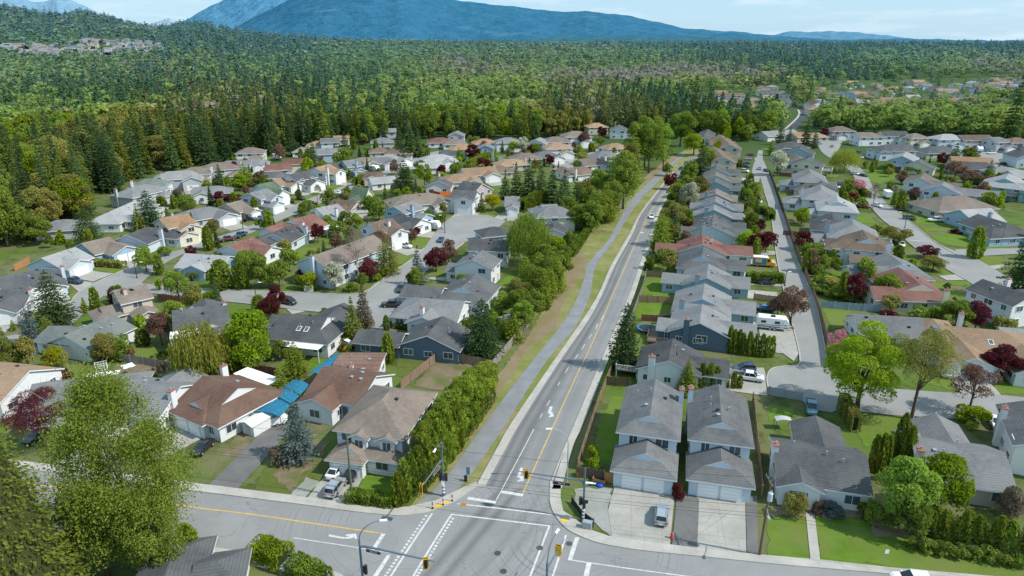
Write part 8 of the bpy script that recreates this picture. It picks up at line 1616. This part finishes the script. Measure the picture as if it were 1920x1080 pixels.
mountain('mountains', [(-120, -5), (0, -8), (40, -4), (70, 4), (85, 3), (105, -6), (125, -3), (145, 5), (165, 14), (200, 30), (245, 41), (290, 48), (340, 46), (420, 60)], 26000, 19000, 0, ((.19, .35, .47), (.24, .40, .52), (.28, .43, .54)), 1, (2300, 900))
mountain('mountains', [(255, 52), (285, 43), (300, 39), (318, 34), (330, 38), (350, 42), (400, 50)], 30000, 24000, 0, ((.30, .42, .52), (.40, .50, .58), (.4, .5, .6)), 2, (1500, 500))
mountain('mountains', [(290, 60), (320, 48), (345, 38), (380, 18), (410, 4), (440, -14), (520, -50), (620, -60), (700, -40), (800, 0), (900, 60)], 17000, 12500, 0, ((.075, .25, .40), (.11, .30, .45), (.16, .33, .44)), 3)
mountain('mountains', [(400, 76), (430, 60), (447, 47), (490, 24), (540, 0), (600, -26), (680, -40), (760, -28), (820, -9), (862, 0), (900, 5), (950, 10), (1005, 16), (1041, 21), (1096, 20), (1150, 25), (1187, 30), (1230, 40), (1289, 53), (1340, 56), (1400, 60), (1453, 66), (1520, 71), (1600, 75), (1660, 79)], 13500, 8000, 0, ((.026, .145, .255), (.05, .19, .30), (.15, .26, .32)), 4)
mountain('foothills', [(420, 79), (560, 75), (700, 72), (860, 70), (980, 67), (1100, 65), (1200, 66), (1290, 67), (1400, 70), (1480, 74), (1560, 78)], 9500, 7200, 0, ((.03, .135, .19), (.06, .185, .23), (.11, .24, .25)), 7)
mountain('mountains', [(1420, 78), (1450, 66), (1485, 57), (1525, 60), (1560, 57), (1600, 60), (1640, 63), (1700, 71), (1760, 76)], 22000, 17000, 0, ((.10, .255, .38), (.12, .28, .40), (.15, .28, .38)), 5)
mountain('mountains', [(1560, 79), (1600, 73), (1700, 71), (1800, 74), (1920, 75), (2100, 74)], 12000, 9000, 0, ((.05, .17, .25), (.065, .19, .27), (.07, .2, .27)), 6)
# ---------------------------------------------------------------- camera, light, sky
cam = bpy.data.cameras.new('camera'); cam.lens = 24; cam.sensor_width = 36; cam.clip_end = 90000; cam.clip_start = 1
co = link('camera', cam, None, (0, 0, H)); co.rotation_euler = (R(90) - PITCH, 0, 0); SC.camera = co
SE = R(48); saz = math.atan2(.955, -.29)          # azimuth measured from +Y towards +X
sd = Vector((math.sin(saz) * math.cos(SE), math.cos(saz) * math.cos(SE), math.sin(SE)))
sun = bpy.data.lights.new('sun', 'SUN'); sun.energy = 4.9; sun.angle = R(.53); sun.color = (1, .955, .88)
so = link('sun', sun, None, (0, 0, 200)); so.rotation_euler = sd.to_track_quat('Z', 'Y').to_euler()
w = bpy.data.worlds.new('World'); SC.world = w; w.use_nodes = True; nt = w.node_tree
sky = nt.nodes.new('ShaderNodeTexSky'); sky.sky_type = 'NISHITA'; sky.sun_disc = False; sky.sun_elevation = SE; sky.sun_rotation = saz; sky.altitude = 100; sky.air_density = 1.1; sky.dust_density = .6; sky.ozone_density = 2.0
bg = nt.nodes['Background']; bg.inputs['Strength'].default_value = .165
tc = nt.nodes.new('ShaderNodeTexCoord'); mp = nt.nodes.new('ShaderNodeMapping'); mp.inputs['Scale'].default_value = (2.2, 2.2, 16)
nz = nt.nodes.new('ShaderNodeTexNoise'); nz.inputs['Scale'].default_value = 2.6; nz.inputs['Detail'].default_value = 7; nz.inputs['Roughness'].default_value = .6
nt.links.new(tc.outputs['Generated'], mp.inputs['Vector']); nt.links.new(mp.outputs['Vector'], nz.inputs['Vector'])
cr = nt.nodes.new('ShaderNodeValToRGB'); cr.color_ramp.elements[0].position = .5; cr.color_ramp.elements[0].color = (0, 0, 0, 1); cr.color_ramp.elements[1].position = .78; cr.color_ramp.elements[1].color = (.75, .75, .75, 1)
nt.links.new(nz.outputs['Fac'], cr.inputs['Fac'])
hz = nt.nodes.new('ShaderNodeMix'); hz.data_type = 'RGBA'; hz.inputs['Factor'].default_value = .78; hz.inputs[7].default_value = (2.75, 4.55, 6.0, 1); nt.links.new(sky.outputs['Color'], hz.inputs[6])
mx = nt.nodes.new('ShaderNodeMix'); mx.data_type = 'RGBA'; mx.inputs[7].default_value = (5.6, 6.3, 6.9, 1)
nt.links.new(cr.outputs['Color'], mx.inputs['Factor']); nt.links.new(hz.outputs[2], mx.inputs[6]); nt.links.new(mx.outputs[2], bg.inputs['Color'])
SC.view_settings.view_transform = 'Standard'; SC.view_settings.look = 'None'; SC.view_settings.exposure = 0
SC.render.engine = 'CYCLES'; SC.cycles.max_bounces = 5; SC.cycles.diffuse_bounces = 2; SC.cycles.glossy_bounces = 2; SC.cycles.transmission_bounces = 3; SC.cycles.use_denoising = True; SC.cycles.denoiser = 'OPENIMAGEDENOISE'; SC.cycles.denoising_input_passes = 'RGB_ALBEDO_NORMAL'; SC.cycles.denoising_prefilter = 'ACCURATE'
